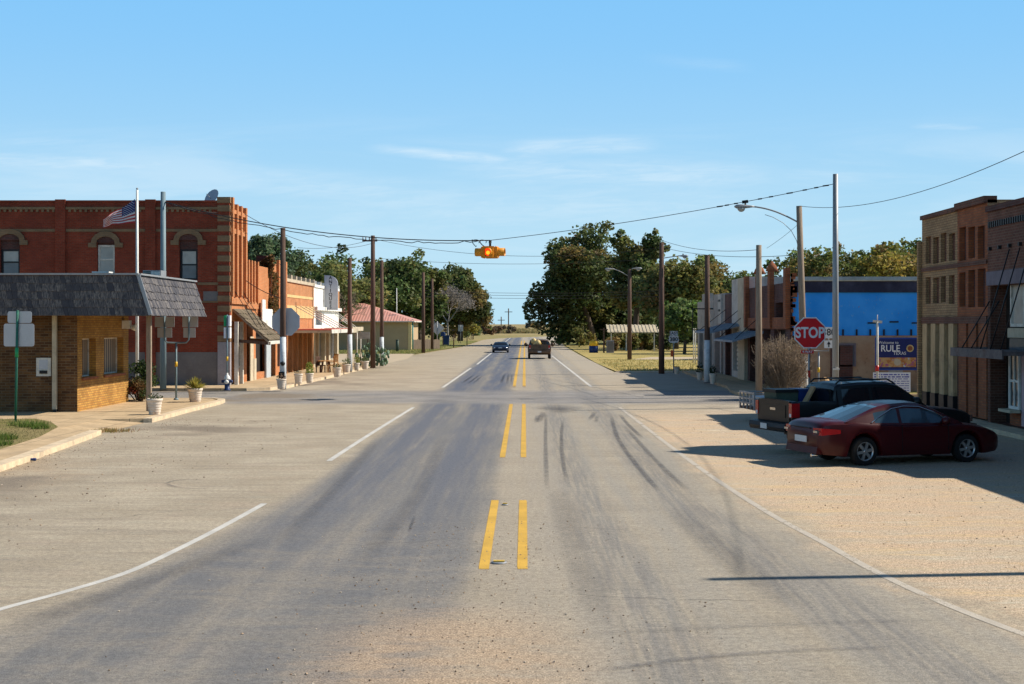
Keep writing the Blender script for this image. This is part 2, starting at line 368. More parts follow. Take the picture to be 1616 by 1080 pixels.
    col=t.mix(t.math('MULTIPLY',ell(-13.5,30,4,6,nz),.45),col,(.40,.28,.17))
    col=t.mix(t.math('MULTIPLY',t.ss(big,.5,.62),t.math('SUBTRACT',1,t.ss(x,-9.5,-7))),col,(.235,.195,.15))
    # sandy drive mouths further down
    sd=t.math('MULTIPLY',t.math('SUBTRACT',1,t.ss(x,-8.2,-5.2)),t.ss(y,74,100)); col=t.mix(t.math('MULTIPLY',sd,.7),col,t.mix(t.ss(cross,.4,.6),(.44,.36,.25),(.36,.30,.22)))
    sd=t.math('MULTIPLY',t.ss(x,3.8,4.3),t.ss(y,70,84)); col=t.mix(t.math('MULTIPLY',sd,.65),col,(.40,.35,.28))
    # aggregate
    g=t.math('MULTIPLY_ADD',grain,.55,t.math('MULTIPLY',grain2,.45))
    col=t.mix(t.ss(g,.38,.62),t.mix(1,col,(.66,.66,.66),'MULTIPLY'),t.mix(1,col,(1.26,1.24,1.2),'MULTIPLY'))
    g3=t.noise(13,2,.6); col=t.mix(t.ss(g3,.35,.65),t.mix(1,col,(.86,.86,.86),'MULTIPLY'),t.mix(1,col,(1.1,1.1,1.09),'MULTIPLY'))
    col=t.mix(t.ss(t.noise(23,2,.5),.68,.73,0,.6),col,(.07,.065,.06)); col=t.mix(t.ss(t.noise(15,1,.4),.72,.75,0,.45),col,(.085,.07,.06))
    return t.out(col,t.ss(lane,0,1,.85,.7),0,.25,t.bump(g,.8,.016))
mat['road']=road_mat()
def marking(name,c,thr):
    t=M(name); fd=t.n('ShaderNodeAttribute',attribute_name='leafcol').outputs['Fac']; n=t.noise(24,6,.8); n2=t.noise(1.3,4,.6); n3=t.noise(70,3,.6)
    a=t.math('SUBTRACT',t.math('MULTIPLY_ADD',fd,.75,.42),t.math('ADD',t.math('MULTIPLY',n,.62),t.math('MULTIPLY',n2,thr))); a=t.ss(t.math('ADD',a,t.math('MULTIPLY_ADD',n3,.24,-.12)),.18,.40)
    col=t.mix(t.ss(n2,.35,.65),sc(c,.80),c); col=t.mix(t.ss(n3,.3,.7),t.mix(1,col,(.78,.78,.78),'MULTIPLY'),col)
    p=t.n('ShaderNodeBsdfPrincipled'); t.L(col,p.inputs['Base Color']); p.inputs['Roughness'].default_value=.75
    tr=t.n('ShaderNodeBsdfTransparent'); mx=t.n('ShaderNodeMixShader'); t.L(a,mx.inputs[0]); t.L(tr.outputs[0],mx.inputs[1]); t.L(p.outputs[0],mx.inputs[2]); o=t.n('ShaderNodeOutputMaterial'); t.L(mx.outputs[0],o.inputs[0]); return t.m
mat['yline']=marking('yellow_road_paint',(.72,.42,.045),.30)
mat['wline']=marking('white_road_paint',(.66,.63,.57),.42)
mat['wline_worn']=marking('worn_white_road_paint',(.59,.52,.42),.90)
mat['crack']=marking('tar_filled_crack',(.05,.048,.046),.55)
def skid():
    t=M('tyre_rubber_marks'); fd=t.n('ShaderNodeAttribute',attribute_name='leafcol').outputs['Fac']; n=t.noise(2.2,5,.7); n2=t.noise(55,3,.7)
    a=t.math('MULTIPLY',t.math('MULTIPLY',t.math('MULTIPLY',fd,t.ss(n,.25,.62,.35,1)),t.ss(n2,.3,.6,.45,1)),.72)
    p=t.n('ShaderNodeBsdfPrincipled'); p.inputs['Base Color'].default_value=(.06,.062,.075,1); p.inputs['Roughness'].default_value=.75
    tr=t.n('ShaderNodeBsdfTransparent'); mx=t.n('ShaderNodeMixShader'); t.L(a,mx.inputs[0]); t.L(tr.outputs[0],mx.inputs[1]); t.L(p.outputs[0],mx.inputs[2]); o=t.n('ShaderNodeOutputMaterial'); t.L(mx.outputs[0],o.inputs[0]); return t.m
mat['skid']=skid()
def ground_mat():
    t=M('dry_ground'); x,y,z=t.sep(); n=t.noise(.09,6,.6); n2=t.noise(.8,5,.65); n3=t.noise(9,4,.7)
    c=t.mix(t.ss(n,.35,.65),(.40,.31,.13),(.27,.235,.10)); c=t.mix(t.ss(n2,.5,.7,0,.7),c,(.16,.165,.055)); c=t.mix(t.ss(n3,.3,.7),t.mix(1,c,(.7,.7,.7),'MULTIPLY'),c)
    far=t.ss(y,380,460); c=t.mix(far,c,t.mix(t.ss(t.noise(1,3,.5,t.map((.002,.02,1))),.4,.6),(.36,.27,.13),(.23,.195,.09)))
    return t.out(c,.95,0,.1,t.bump(n3,.5,.05))
mat['ground']=ground_mat()
def grassmat(name,a,b,c3):
    t=M(name); n=t.noise(.6,6,.65); n2=t.noise(12,4,.7); c=t.mix(t.ss(n,.35,.65),a,b); c=t.mix(t.ss(t.noise(.25,4,.6),.5,.65),c,c3); c=t.mix(t.ss(n2,.3,.7),t.mix(1,c,(.65,.65,.65),'MULTIPLY'),c); return t.out(c,.95,0,.1,t.bump(n2,.6,.05))
mat['goldgrass']=grassmat('dry_gold_grass',(.52,.40,.15),(.44,.35,.13),(.26,.24,.08))
mat['greengrass']=grassmat('green_verge_grass',(.17,.19,.05),(.24,.23,.075),(.34,.28,.12))
mat['yardgrass']=grassmat('yard_grass',(.22,.20,.07),(.30,.24,.11),(.12,.17,.035))
mat['dirt']=plain('sandy_drive',(.46,.37,.255),.95,.15,1.2,bump=.2)
# ================================================================== SETTING
mb=MB(); mb.quad((-3000,-200,-.03),(3000,-200,-.03),(3000,7000,-.03),(-3000,7000,-.03)); struct(mb,'ground',mat['ground'])
def cx(y): return 0 if y<270 else (y-270)**2/520
mb=MB()
rows=[(-6,-14,14.6),(20,-14,14.6),(56,-14,14.6),None,(56,-90,90),(70,-90,90),None,(70,-13,12),(94,-13,12),(94.001,-13,5.9),(113,-12.6,5.8),(147,-11.2,5.6),(196,-8.6,5.6),(250,-8.3,6.2),(270,-8.3,6.6)]+[(y,cx(y)-8.3,cx(y)+7) for y in range(280,461,12)]
pv=None
for r in rows:
    if r and pv: mb.quad((pv[1],pv[0],0),(pv[2],pv[0],0),(r[2],r[0],0),(r[1],r[0],0))
    pv=r
struct(mb,'road',mat['road'])
def ribbon(mb,pts,w,z=.004,m=0):
    pts=[Vector((p[0],p[1],0)) for p in pts]; L=[];Rr=[]
    for i,p in enumerate(pts):
        t=(pts[min(i+1,len(pts)-1)]-pts[max(i-1,0)]).normalized(); n=Vector((-t.y,t.x,0))*((w[i] if isinstance(w,list) else w)/2)
        L.append((p+n)+Vector((0,0,z))); Rr.append((p-n)+Vector((0,0,z)))
    for i in range(len(pts)-1): mb.quad(L[i],Rr[i],Rr[i+1],L[i+1],m)
def smooth_pts(pts,k=6):
    out=[]; n=len(pts)
    for i in range(n-1):
        p0,p1,p2,p3=[Vector((*pts[max(0,min(n-1,j))][:2],0)) for j in (i-1,i,i+1,i+2)]
        for s in range(k):
            t=s/k; out.append(.5*((2*p1)+(p2-p0)*t+(2*p0-5*p1+4*p2-p3)*t*t+(3*p1-p0-3*p2+p3)*t**3))
    out.append(Vector((*pts[-1][:2],0))); return [(p.x,p.y) for p in out]
def fribbon(mb,fade,pts,w,z=.004,op=1,prof=((-.5,0),(-.38,1),(.38,1),(.5,0)),ends=2.5):
    q=[Vector((a,b,0)) for a,b in pts]; n=len(q); b0=len(mb.v)
    for k in range(n):
        tt=(q[min(k+1,n-1)]-q[max(k-1,0)]).normalized(); nn=Vector((-tt.y,tt.x,0)); e=op*(min(1,min(k,n-1-k)/ends) if ends else 1)
        for s_,f_ in prof: mb.v.append(tuple(q[k]+nn*w*s_+Vector((0,0,z)))); fade.append((e*f_,e*f_,e*f_,1))
    m_=len(prof)
    for k in range(n-1):
        for c in range(m_-1): a=b0+m_*k+c; mb.f.append((a,a+1,a+m_+1,a+m_)); mb.m.append(0); mb.s.append(False)
P=lambda l: smooth_pts([gp(*q) for q in l])
def dense(a,b,n=24): return [(a[0]+(b[0]-a[0])*i/n,a[1]+(b[1]-a[1])*i/n) for i in range(n+1)]
mb=MB(); fd=[]
for X in (-.535,-.03):
    for a,b in ((18.4,25.9),(33.6,57),(69,270)): fribbon(mb,fd,dense((X,a),(X,b)),.155 if a<60 else .19,ends=.4)
struct(mb,'yellow_line',mat['yline'],fix=False,col=fd)
mb=MB(); fd=[]
fribbon(mb,fd,P([(-110,996),(0,962),(100,935),(200,904),(275,870),(350,832),(421,793)]),.135,ends=.4); fribbon(mb,fd,P([(514,731),(585,685),(656,641)]),.155,ends=.4)
for a,b in (((697,613),(744,580.5)),((752,576),(776,557)),((776,557),(806,533)),((936,613),(870,561)),((870,561),(848,538))): fribbon(mb,fd,dense(gp(*a),gp(*b)),.18,ends=.4)
struct(mb,'white_line',mat['wline'],fix=False,col=fd)
mb=MB(); fd=[]
fribbon(mb,fd,P([(975,641),(1010,668),(1045,695),(1080,721),(1130,757),(1215,811),(1300,857),(1385,904),(1500,957),(1660,1018)]),.16,ends=.4)
struct(mb,'worn_edge_line',mat['wline_worn'],fix=False,col=fd)
mb=MB(); fd=[]; rc_=random.Random(21)
def jag(a,b,amp,n=26):
    a,b=Vector((*gp(*a),0)),Vector((*gp(*b),0)); nrm=Vector((-(b-a).y,(b-a).x,0)).normalized(); o=0; out=[]
    for i in range(n+1): o=o*.8+rc_.uniform(-amp,amp); p=a.lerp(b,i/n)+nrm*o; out.append((p.x,p.y))
    return out
for a,b,amp in (((770,715),(1050,722),.05),((560,860),(760,850),.06),((845,830),(1010,838),.05),((1190,640),(980,633),.06),((300,700),(500,690),.08),((60,830),(330,800),.07),((880,940),(1230,950),.05),((400,640),(640,632),.1)):
    fribbon(mb,fd,jag(a,b,amp),.035,.006,.8,((-.5,0),(0,1),(.5,0)),3)
struct(mb,'road_cracks',mat['crack'],fix=False,col=fd)
# tyre marks: worn rubber, fading at their edges and ends
S=[([(862,652),(861,690),(863,775)],.13,.62),([(888,664),(886,700),(894,765)],.12,.7),([(965,656),(974,690),(1002,731),(1042,778)],.16,.75),([(978,654),(992,671),(1014,692)],.16,.75),([(985,672),(1030,722),(1085,775)],.16,.6),
   ([(858,650),(850,668)],.25,.8),([(849,655),(846,668)],.2,.7),([(728,606),(748,592)],.2,1),([(737,607),(757,592)],.18,1),([(745,607),(762,593)],.16,.8),([(790,606),(797,590)],.2,1),([(800,607),(803,590)],.16,.9),([(807,605),(808,591)],.14,.8),
   ([(940,650),(930,664)],.2,.7),([(943,656),(940,668)],.15,.6),([(880,770),(905,860),(960,1000)],.5,.28),([(1060,800),(1150,880),(1260,960)],.6,.30),([(935,1062),(1080,1042),(1230,1030),(1420,1022)],.14,.45),([(880,1005),(1050,996),(1300,985),(1500,980)],.2,.22),
   ([(262,764),(275,760),(298,758),(325,759)],.09,.7),([(262,764),(275,769),(300,772),(330,772)],.09,.7),([(655,815),(645,842)],.06,.8),([(1110,641),(1150,649),(1200,654)],.14,.5),([(600,690),(540,760),(440,860)],.35,.3),([(700,690),(660,780),(560,900)],.4,.25),([(0,1000),(200,930),(420,850)],.5,.3)]
mb=MB(); fade=[]
for i,(l,w,op) in enumerate(S): fribbon(mb,fade,P(l),w*1.05,.008+.0004*i,op,((-.5,0),(-.2,1),(.2,1),(.5,0)))
cxs,cys=gp(884,646); b=len(mb.v); mb.v.append((cxs,cys,.0195)); fade.append((.9,.9,.9,1))
for a in range(20): mb.v.append((cxs+.9*math.cos(a*math.pi/10)*(1+.3*math.sin(a*.9)),cys+2.8*math.sin(a*math.pi/10),.0195)); fade.append((0,0,0,1))
for a in range(20): mb.f.append((b,b+1+a,b+1+(a+1)%20)); mb.m.append(0); mb.s.append(False)
struct(mb,'tyre_marks',mat['skid'],fix=False,col=fade)

# pavements, kerbs
def slab(mb,poly,z0,z1,m=0): mb.prism(poly,'z',z0,z1,m)
kl=[(-10.3,8),(-10.75,18),(-11.32,30.7),(-12.2,41.0)]; kr=[(-12.05,46.0),(-12.1,52),(-12.1,57.2),(-12.6,58.6),(-13.6,59.2)]
mb=MB()
slab(mb,[(-45,8),(-10.62,8),(-11.07,18),(-11.64,30.7),(-12.5,40.9),(-13.6,41.6),(-13.6,45.6),(-12.36,46.1),(-12.4,52),(-12.4,57.2),(-12.8,58.2),(-13.6,58.9),(-45,58.9)],-.02,KZ)
mb.quad((-12.35,41.3,.006),(-12.25,45.8,.006),(-13.62,45.6,KZ-.004),(-13.62,41.6,KZ-.004))
struct(mb,'pavement',mat['concrete'])
def kerb(mb,pts,w=.3,h=.135,side=1):
    pts=[Vector((*p,0)) for p in pts]
    for i in range(len(pts)-1):
        a,b=pts[i],pts[i+1]; t=(b-a).normalized(); n=Vector((-t.y,t.x,0))*side*w
        q=[a,b,b+n,a+n]; vs=[(p.x,p.y,-.02) for p in q]+[(p.x,p.y,h) for p in q]
        mb.add(vs,[(4,5,6,7),(0,1,5,4),(1,2,6,5),(2,3,7,6),(3,0,4,7)])
mb=MB(); kerb(mb,smooth_pts(kl,4),.33,.137); kerb(mb,smooth_pts(kr,4),.28,.137)
struct(mb,'kerb',mat['kerb'])
mb=MB(); slab(mb,[(-45,67.6),(-13.2,67.6),(-12.3,68.3),(-11.9,70.4),(-11.55,85),(-11.45,100),(-11.5,112),(-45,113)],-.02,KZ)
struct(mb,'pavement',mat['concrete'])
mb=MB(); kerb(mb,[(-13.2,67.5),(-12.2,68.2),(-11.75,70.4),(-11.4,85),(-11.3,100),(-11.4,112)],.2,.134); struct(mb,'kerb',mat['kerb'])
mb=MB(); slab(mb,[(10.1,61.9),(60,61.9),(60,93),(10.3,93),(10.1,82),(9.95,70),(9.55,66),(9.45,63)],-.02,KZ); struct(mb,'pavement',mat['concrete'])
mb=MB(); slab(mb,[(6.3,93.2),(30,93.2),(30,94.6),(6.0,94.6)],-.02,.05); slab(mb,[(13.7,8),(14.6,8),(14.6,52.1),(13.7,52.1)],-.02,.13); struct(mb,'pavement',mat['kerb'])
def sheet(name,poly,z,m): 
    mb=MB(); mb.add([(x,y,z) for x,y in poly],[tuple(range(len(poly)))]); return struct(mb,name,m)
sheet('verge',[(6.1,94.7),(70,94.7),(70,210),(5.9,210),(5.8,113)],.02,mat['goldgrass'])
sheet('verge',[(6.1,210.1),(90,210.1),(90,300),(8.3,300),(6.5,260)],.021,mat['greengrass'])
sheet('driveway',[(9.5,126),(70,124),(70,134),(12,135)],.03,mat['dirt'])
sheet('driveway',[(-45,113.2),(-11,113.2),(-10.6,128),(-11.6,150),(-45,150)],.012,mat['dirt'])
sheet('verge',[(-45,150.2),(-11.8,150.2),(-10.6,170),(-8.9,196),(-8.6,262),(-45,330)],.02,mat['greengrass'])
gpts=[gp(*q,z=KZ) for q in ((92,674),(62,690),(30,700),(-40,722),(-160,700),(-160,655),(0,662),(55,661),(80,666))]
sheet('grass_patch',gpts,KZ+.004,mat['yardgrass'])
# vacant lot between right-hand buildings
sheet('vacant_lot',[(13.5,62.2),(30,62.2),(30,70),(13.5,70)],KZ+.006,mat['goldgrass'])

# ================================================================== building helpers
def pt(ax,c,s,u,z,o):   # o = outward distance
    return (c+s*o,u,z) if ax=='x' else (u,c+s*o,z)
def abox(mb,ax,c,s,u0,u1,z0,z1,o0,o1,m=0):
    a=pt(ax,c,s,u0,z0,o0); b=pt(ax,c,s,u1,z1,o1); mb.box(a[0],b[0],a[1],b[1],a[2],b[2],m)
def wall(mb,ax,c,s,u0,u1,z0,z1,holes=(),dep=.25,m=0,mr=None):
    mr=m if mr is None else mr
    us=sorted({u0,u1,*[h[0] for h in holes],*[h[1] for h in holes]}); zs=sorted({z0,z1,*[h[2] for h in holes],*[h[3] for h in holes]})
    for a,b in zip(us,us[1:]):
        for c0,d in zip(zs,zs[1:]):
            mu,mz=(a+b)/2,(c0+d)/2
            if any(h[0]<mu<h[1] and h[2]<mz<h[3] for h in holes): continue
            mb.quad(pt(ax,c,s,a,c0,0),pt(ax,c,s,b,c0,0),pt(ax,c,s,b,d,0),pt(ax,c,s,a,d,0),m)
    for a,b,e,d in holes:
        for q in ((a,e,a,d),(b,e,b,d),(a,d,b,d),(a,e,b,e)):
            mb.quad(pt(ax,c,s,q[0],q[1],0),pt(ax,c,s,q[2],q[3],0),pt(ax,c,s,q[2],q[3],-dep),pt(ax,c,s,q[0],q[1],-dep),mr)
def rwin(par,ax,c,s,a,b,z0,z1,rec=.2,fr=.06,mf='oldwhite',mg='glass',nu=1,nz=2,name='window',sill=None,label=None,curtain=None):
    mb=MB(); o0,o1=-rec-.04,-rec+.03
    abox(mb,ax,c,s,a,a+fr,z0,z1,o0,o1); abox(mb,ax,c,s,b-fr,b,z0,z1,o0,o1); abox(mb,ax,c,s,a+fr,b-fr,z1-fr,z1,o0,o1); abox(mb,ax,c,s,a+fr,b-fr,z0,z0+fr,o0,o1)
    for i in range(1,nu): u=a+(b-a)*i/nu; abox(mb,ax,c,s,u-fr*.35,u+fr*.35,z0+fr,z1-fr,o0,o1-.01)
    for i in range(1,nz): z=z0+(z1-z0)*i/nz; abox(mb,ax,c,s,a+fr,b-fr,z-fr*.4,z+fr*.4,o0,o1-.012)
    w=mb.build(name,mat[mf],par)
    if label: w['label']=label
    mb=MB(); abox(mb,ax,c,s,a+.01,b-.01,z0+.01,z1-.01,-rec-.035,-rec-.015); mb.build('pane',mat[mg],w)
    if sill: mb=MB(); abox(mb,ax,c,s,a-.08,b+.08,z0-.09,z0-.004,-rec,.07); mb.build('sill',mat[sill],w)
    return w
def rest(mb,x0,x1,y0,y1,z0,z1,skip,m=0,roof=1,rdrop=.5):
    q={'-y':((x0,y0),(x1,y0)),'+y':((x1,y1),(x0,y1)),'-x':((x0,y1),(x0,y0)),'+x':((x1,y0),(x1,y1))}
    for k,(a,b) in q.items():
        if k not in skip: mb.quad((*a,z0),(*b,z0),(*b,z1),(*a,z1),m)
    t=.25
    for a0,a1,b0,b1 in ((x0,x1,y0,y0+t),(x0,x1,y1-t,y1),(x0,x0+t,y0+t,y1-t),(x1-t,x1,y0+t,y1-t)):
        mb.quad((a0,b0,z1),(a1,b0,z1),(a1,b1,z1),(a0,b1,z1),m)
    for a,b in (((x0+t,y0+t),(x1-t,y0+t)),((x1-t,y0+t),(x1-t,y1-t)),((x1-t,y1-t),(x0+t,y1-t)),((x0+t,y1-t),(x0+t,y0+t))):
        mb.quad((*a,z1-rdrop),(*b,z1-rdrop),(*b,z1),(*a,z1),m)
    mb.quad((x0+t,y0+t,z1-rdrop),(x1-t,y0+t,z1-rdrop),(x1-t,y1-t,z1-rdrop),(x0+t,y1-t,z1-rdrop),roof)

# ================================================================== LEFT: small bank with a shake mansard
bank=thing('small_brick_office','low tan brick office with a dark wood-shake mansard roof over its walkway','building',(-15.6,49.6,0))
bo=Vector((-15.6,49.6,0))
def under(o,par): # keep world placement when parenting to a thing placed at its own base
    o.parent=par; o.matrix_parent_inverse=Matrix.Translation(-Vector(par.location)) if par.rotation_euler.z==0 else par.matrix_basis.inverted(); return o
class W:  # build in world coordinates under a thing at its own base
    def __init__(s,par): s.par=par
    def bs(s,mb,name,m): return [s.b(q,name,m) for q in mb.islands()]
    def b(s,mb,name,m,label=None,**k):
        o=mb.build(name,m,**k); under(o,s.par)
        if label: o['label']=label
        return o
def wwin(par,*a,**k):
    w=rwin(None,*a,**k); under(w,par); return w
B=W(bank)
Xb=-15.6; hs=[(50.15,51.75,1.3,2.67),(52.75,55.3,1.3,2.67)]
mb=MB(); wall(mb,'x',Xb,1,49.6,56,KZ,3.55,hs,.32); mb.quad((Xb,56,KZ),(-32,56,KZ),(-32,56,3.55),(Xb,56,3.55)); mb.quad((-32,49.6,3.5),(Xb,49.6,3.5),(Xb,56,3.5),(-32,56,3.5))
wl=B.b(mb,'wall',mat['tanbrick'])
mb=MB(); wall(mb,'y',49.6,-1,-32,Xb-.004,KZ,3.55); B.b(mb,'wall',mat['tanbrick_shaded'],'mottled tan brick wall facing the street end, shade painted into its colour')
def blinds():
    t=M('vertical_blinds'); x,y,z=t.sep(); s=t.math('SINE',t.math('MULTIPLY',y,26)); c=t.mix(t.ss(s,-.2,.4),(.05,.035,.025),(.40,.31,.22)); return t.out(c,.5,0,.3)
mat['blinds']=blinds()
for a,b,z0,z1 in hs: wwin(bank,'x',Xb,1,a,b,z0,z1,rec=.28,fr=.05,mf='oldwhite',mg='blinds',nz=1,sill='rust_brick')
# night drop box, downspout, floodlight
mb=MB(); x0,x1=xat(57,49.5),xat(80,49.5); abox(mb,'y',49.6,-1,x0,x1,zat(594,49.5),zat(565,49.5),0,.09); bx=B.b(mb,'deposit_box',mat['oldwhite'])
mb=MB(); abox(mb,'y',49.51,-1,x0+.1,x1-.1,zat(583,49.5),zat(568,49.5),0,.006,0); abox(mb,'y',49.51,-1,x0+.12,x1-.12,zat(590,49.5),zat(585,49.5),0,.03,1); d=mb.build('hatch',[mat['signback'],mat['black']]); d.parent=bx
mb=MB(); xd=xat(86.5,49.5); mb.box(xd-.075,xd+.075,49.43,49.55,.22,3.5); mb.box(xd-.02,xd+.09,49.36,49.56,KZ,.2,1); B.b(mb,'downspout',[mat['cream'],mat['black']])
mb=MB(); mb.box(-15.59,-15.3,55.05,55.35,3.0,3.32); mb.lathe([(.09,0),(.15,.16)],10,(-15.25,55.2,3.05),'x'); B.b(mb,'floodlight',mat['whitepaint'])
# mansard
Xe,Ye0,Ye1,Ze=-12.75,48.4,56.9,3.5; Xt,Yt,Zt=-13.2,48.5,4.85
mb=MB(); mb.quad((Xe-.03,Ye0+.03,Ze),(-32,Ye0+.03,Ze),(-32,Ye1,Ze),(Xe-.03,Ye1,Ze)); mb.quad((Xt,Yt,Zt),(-32,Yt,Zt),(-32,Ye1,Zt),(Xt,Ye1,Zt))
mb.add([(Xe-.03,Ye1,Ze),(Xt,Ye1,Zt),(-32,Ye1,Zt),(-32,Ye1,Ze)],[(0,1,2,3)]); mb.quad((Xe-.03,Ye0+.03,Ze),(Xt,Yt,Zt),(Xt,Ye1,Zt),(Xe-.03,Ye1,Ze)); mb.quad((Xe-.03,Ye0+.03,Ze),(-32,Ye0+.03,Ze),(-32,Yt,Zt),(Xt,Yt,Zt))
ms=B.b(mb,'mansard_roof',mat['darkint'])
def courses(mb,P0,P1,T0,T1,nc,wmin,wmax,out,rr,th=.035):
    # shakes between the eave edge P0-P1 and the top edge T0-T1
    P0,P1,T0,T1=map(Vector,(P0,P1,T0,T1)); out=Vector(out).normalized()
    for k in range(nc-1,-1,-1):
        va,vb=k/nc,min(1,(k+1.25)/nc)
        u=0; L=(P1-P0).length
        while u<1:
            w=rr.uniform(wmin,wmax)/L; u2=min(1,u+w); g=.004/L; j=rr.uniform(-.018,.018); v0=max(0,va+j-(0.02 if k==0 else 0)); 
            bl=lambda uu,vv: (P0.lerp(P1,uu)).lerp(T0.lerp(T1,uu),vv)
            a,b,c,d=bl(u+g,v0),bl(u2-g,v0),bl(u2-g,vb),bl(u+g,vb); o=out*(th+rr.uniform(-.006,.012)); o2=out*.006
            mb.add([a+o,b+o,c+o2,d+o2,a,b],[(0,1,2,3),(0,4,5,1),(0,3,4),(1,5,2)])
            u=u2
rr=random.Random(3)
mb=MB(); courses(mb,(-32,Ye0,Ze-.03),(Xe,Ye0,Ze-.03),(-32,Yt,Zt),(Xt,Yt,Zt),5,.13,.26,(0,-1,.25),rr)
o=mb.build('shakes',mat['shake']); o.parent=ms
mb=MB(); courses(mb,(Xe,Ye0,Ze-.03),(Xe,Ye1,Ze-.03),(Xt,Yt,Zt),(Xt,Ye1,Zt),5,.13,.26,(1,0,.3),rr)
o=mb.build('shakes',mat['shake']); o.parent=ms
mb=MB(); mb.bar((-32,Yt-.03,Zt+.04),(Xt+.05,Yt-.03,Zt+.04),.14,.06); mb.bar((Xt+.03,Yt+.05,Zt+.04),(Xt+.03,Ye1,Zt+.04),.14,.06); mb.bar((Xe+.02,Ye0-.02,Ze),(Xt+.03,Yt-.03,Zt+.02),.12,.05)
o=mb.build('roof_cap',mat['galv']); o.parent=ms
mb=MB(); mb.box(-13.28,-13.12,49.9,50.06,KZ,3.5); B.b(mb,'post',mat['greywood'])
# roof units stand on the roof
ac=thing('air_conditioner','pale box air conditioner standing on the shake-roofed office','air conditioner',(-14.05,54,4.85))
mb=MB(); mb.box(-.34,.34,-.4,.4,.0,.36); u=mb.build('housing',mat['galv'],ac)
mb=MB(); mb.box(-.02,.31,-.415,-.401,.05,.31); mb.build('side_panel',mat['whitepaint'],u)
mb=MB(); 
for i in range(5): mb.box(-.32,-.05,-.415,-.401,.05+i*.06,.08+i*.06)
mb.build('vent_grille',mat['dkgreen'],u)
v=thing('roof_vent','flat white vent cap on the shake-roofed office below the second upper window','vent',(xat(162,52),52,4.85))
mb=MB(); mb.lathe([(.12,0),(.12,.2)],10); mb.build('stack',mat['galv'],v); mb=MB(); mb.box(-.32,.3,-.25,.25,.2,.25); mb.build('cap',mat['whitepaint'],v)

# ================================================================== LEFT: two storey red brick
hall=thing('two_storey_brick_building','tall two storey red brick corner building with arched upstairs windows','building',(-14.75,71.1,0)); B=W(hall)
Y0=71.1; X1=-14.75; ZT=zat(319,Y0)
wins=[]
for (pa,pb,ya,yb) in ((0,31,379,434),(153,181,383,432),(283,312,379,442)):
    wins.append((xat(pa,Y0),xat(pb,Y0),zat(yb,Y0),zat(ya,Y0)))
wins=[(-40.5,-38.9,5.3,7.2),(-35.6,-34.0,5.3,7.2)]+wins
mb=MB(); wall(mb,'y',Y0,-1,-48,X1,KZ,ZT,wins,.25); rest(mb,-48,-17.6,Y0,84,KZ,ZT,('-y',)); mb.quad((-17.6,Y0,KZ),(X1,Y0,KZ),(X1,Y0,KZ+.01),(-17.6,Y0,KZ+.01))
mb.quad((-17.6,75,KZ),(X1,75,KZ),(X1,75,ZT),(-17.6,75,ZT)); mb.quad((-17.6,Y0+.25,ZT-.4),(X1-.02,Y0+.25,ZT-.4),(X1-.02,75,ZT-.4),(-17.6,75,ZT-.4),1); mb.quad((-17.6,Y0,ZT),(X1,Y0,ZT),(X1,Y0+.25,ZT),(-17.6,Y0+.25,ZT))
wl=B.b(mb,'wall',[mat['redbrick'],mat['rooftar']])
# street front, lit
mb=MB(); hf=[(71.55,72.7,KZ,3.3),(72.95,74.6,KZ,3.3)]
wall(mb,'x',X1,1,Y0,75,KZ,ZT,[(71.75,72.0,5.2,7.55),(72.85,73.1,5.2,7.55),(73.95,74.2,5.2,7.55)]+hf,.3)
for y in (71.35,72.42,73.5,74.7): abox(mb,'x',X1,1,y-.17,y+.17,4.55,ZT+(.25 if y<72 else -.02),0,.16)
abox(mb,'x',X1,1,Y0,75,7.75,8.0,0,.1); abox(mb,'x',X1,1,Y0,75,4.2,4.5,0,.12); abox(mb,'x',X1,1,Y0,75,8.75,8.95,0,.12)
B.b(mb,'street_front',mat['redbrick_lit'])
mb=MB()
for a,b,k,l in ((71.75,72.0,5.2,7.55),(72.85,73.1,5.2,7.55),(73.95,74.2,5.2,7.55)): abox(mb,'x',X1,1,a-.01,b+.01,k-.01,l+.01,-.32,-.28)
B.bs(mb,'slit_window',mat['darkint'])
# pilasters, cornice, string course, quoins
mb=MB()
for pa,pb in ((88,104),(230,246)): abox(mb,'y',Y0,-1,xat(pa,Y0),xat(pb,Y0),KZ,ZT+.12,0,.13)
abox(mb,'y',Y0,-1,-42.6,-42.1,KZ,ZT+.12,0,.13)
B.bs(mb,'pilaster',mat['redbrick'])
mb=MB(); abox(mb,'y',Y0,-1,-48.1,xat(343,Y0),ZT-.02,ZT+.08,-.05,.07); B.b(mb,'coping',mat['redbrick'])
mb=MB()
def spans(z0,z1,o):
    xs=[-48,-42.62,-42.08,xat(88,Y0)-.01,xat(104,Y0)+.01,xat(230,Y0)-.01,xat(246,Y0)+.01,xat(345,Y0)]
    for i in range(0,8,2): abox(mb,'y',Y0,-1,xs[i],xs[i+1],z0,z1,0,o)
spans(zat(331,Y0),zat(327,Y0),.09); spans(zat(366,Y0),zat(361.5,Y0),.04)
abox(mb,'y',Y0,-1,xat(312,Y0),xat(345,Y0),zat(450,Y0),zat(446,Y0),0,.04); abox(mb,'y',Y0,-1,xat(318,Y0),xat(345,Y0),zat(478,Y0),zat(475,Y0),0,.04)
x=-47.9
while x<xat(345,Y0)-.2:
    if not any(a-.15<x<b+.1 for a,b in ((-42.62,-42.08),(xat(88,Y0),xat(104,Y0)),(xat(230,Y0),xat(246,Y0)))): abox(mb,'y',Y0,-1,x,x+.12,zat(335,Y0),zat(331,Y0)+.001,0,.075)
    x+=.27
B.b(mb,'string_course',mat['tanstone'])
mb=MB(); qa,qb=xat(345,Y0),X1+.01; z=KZ
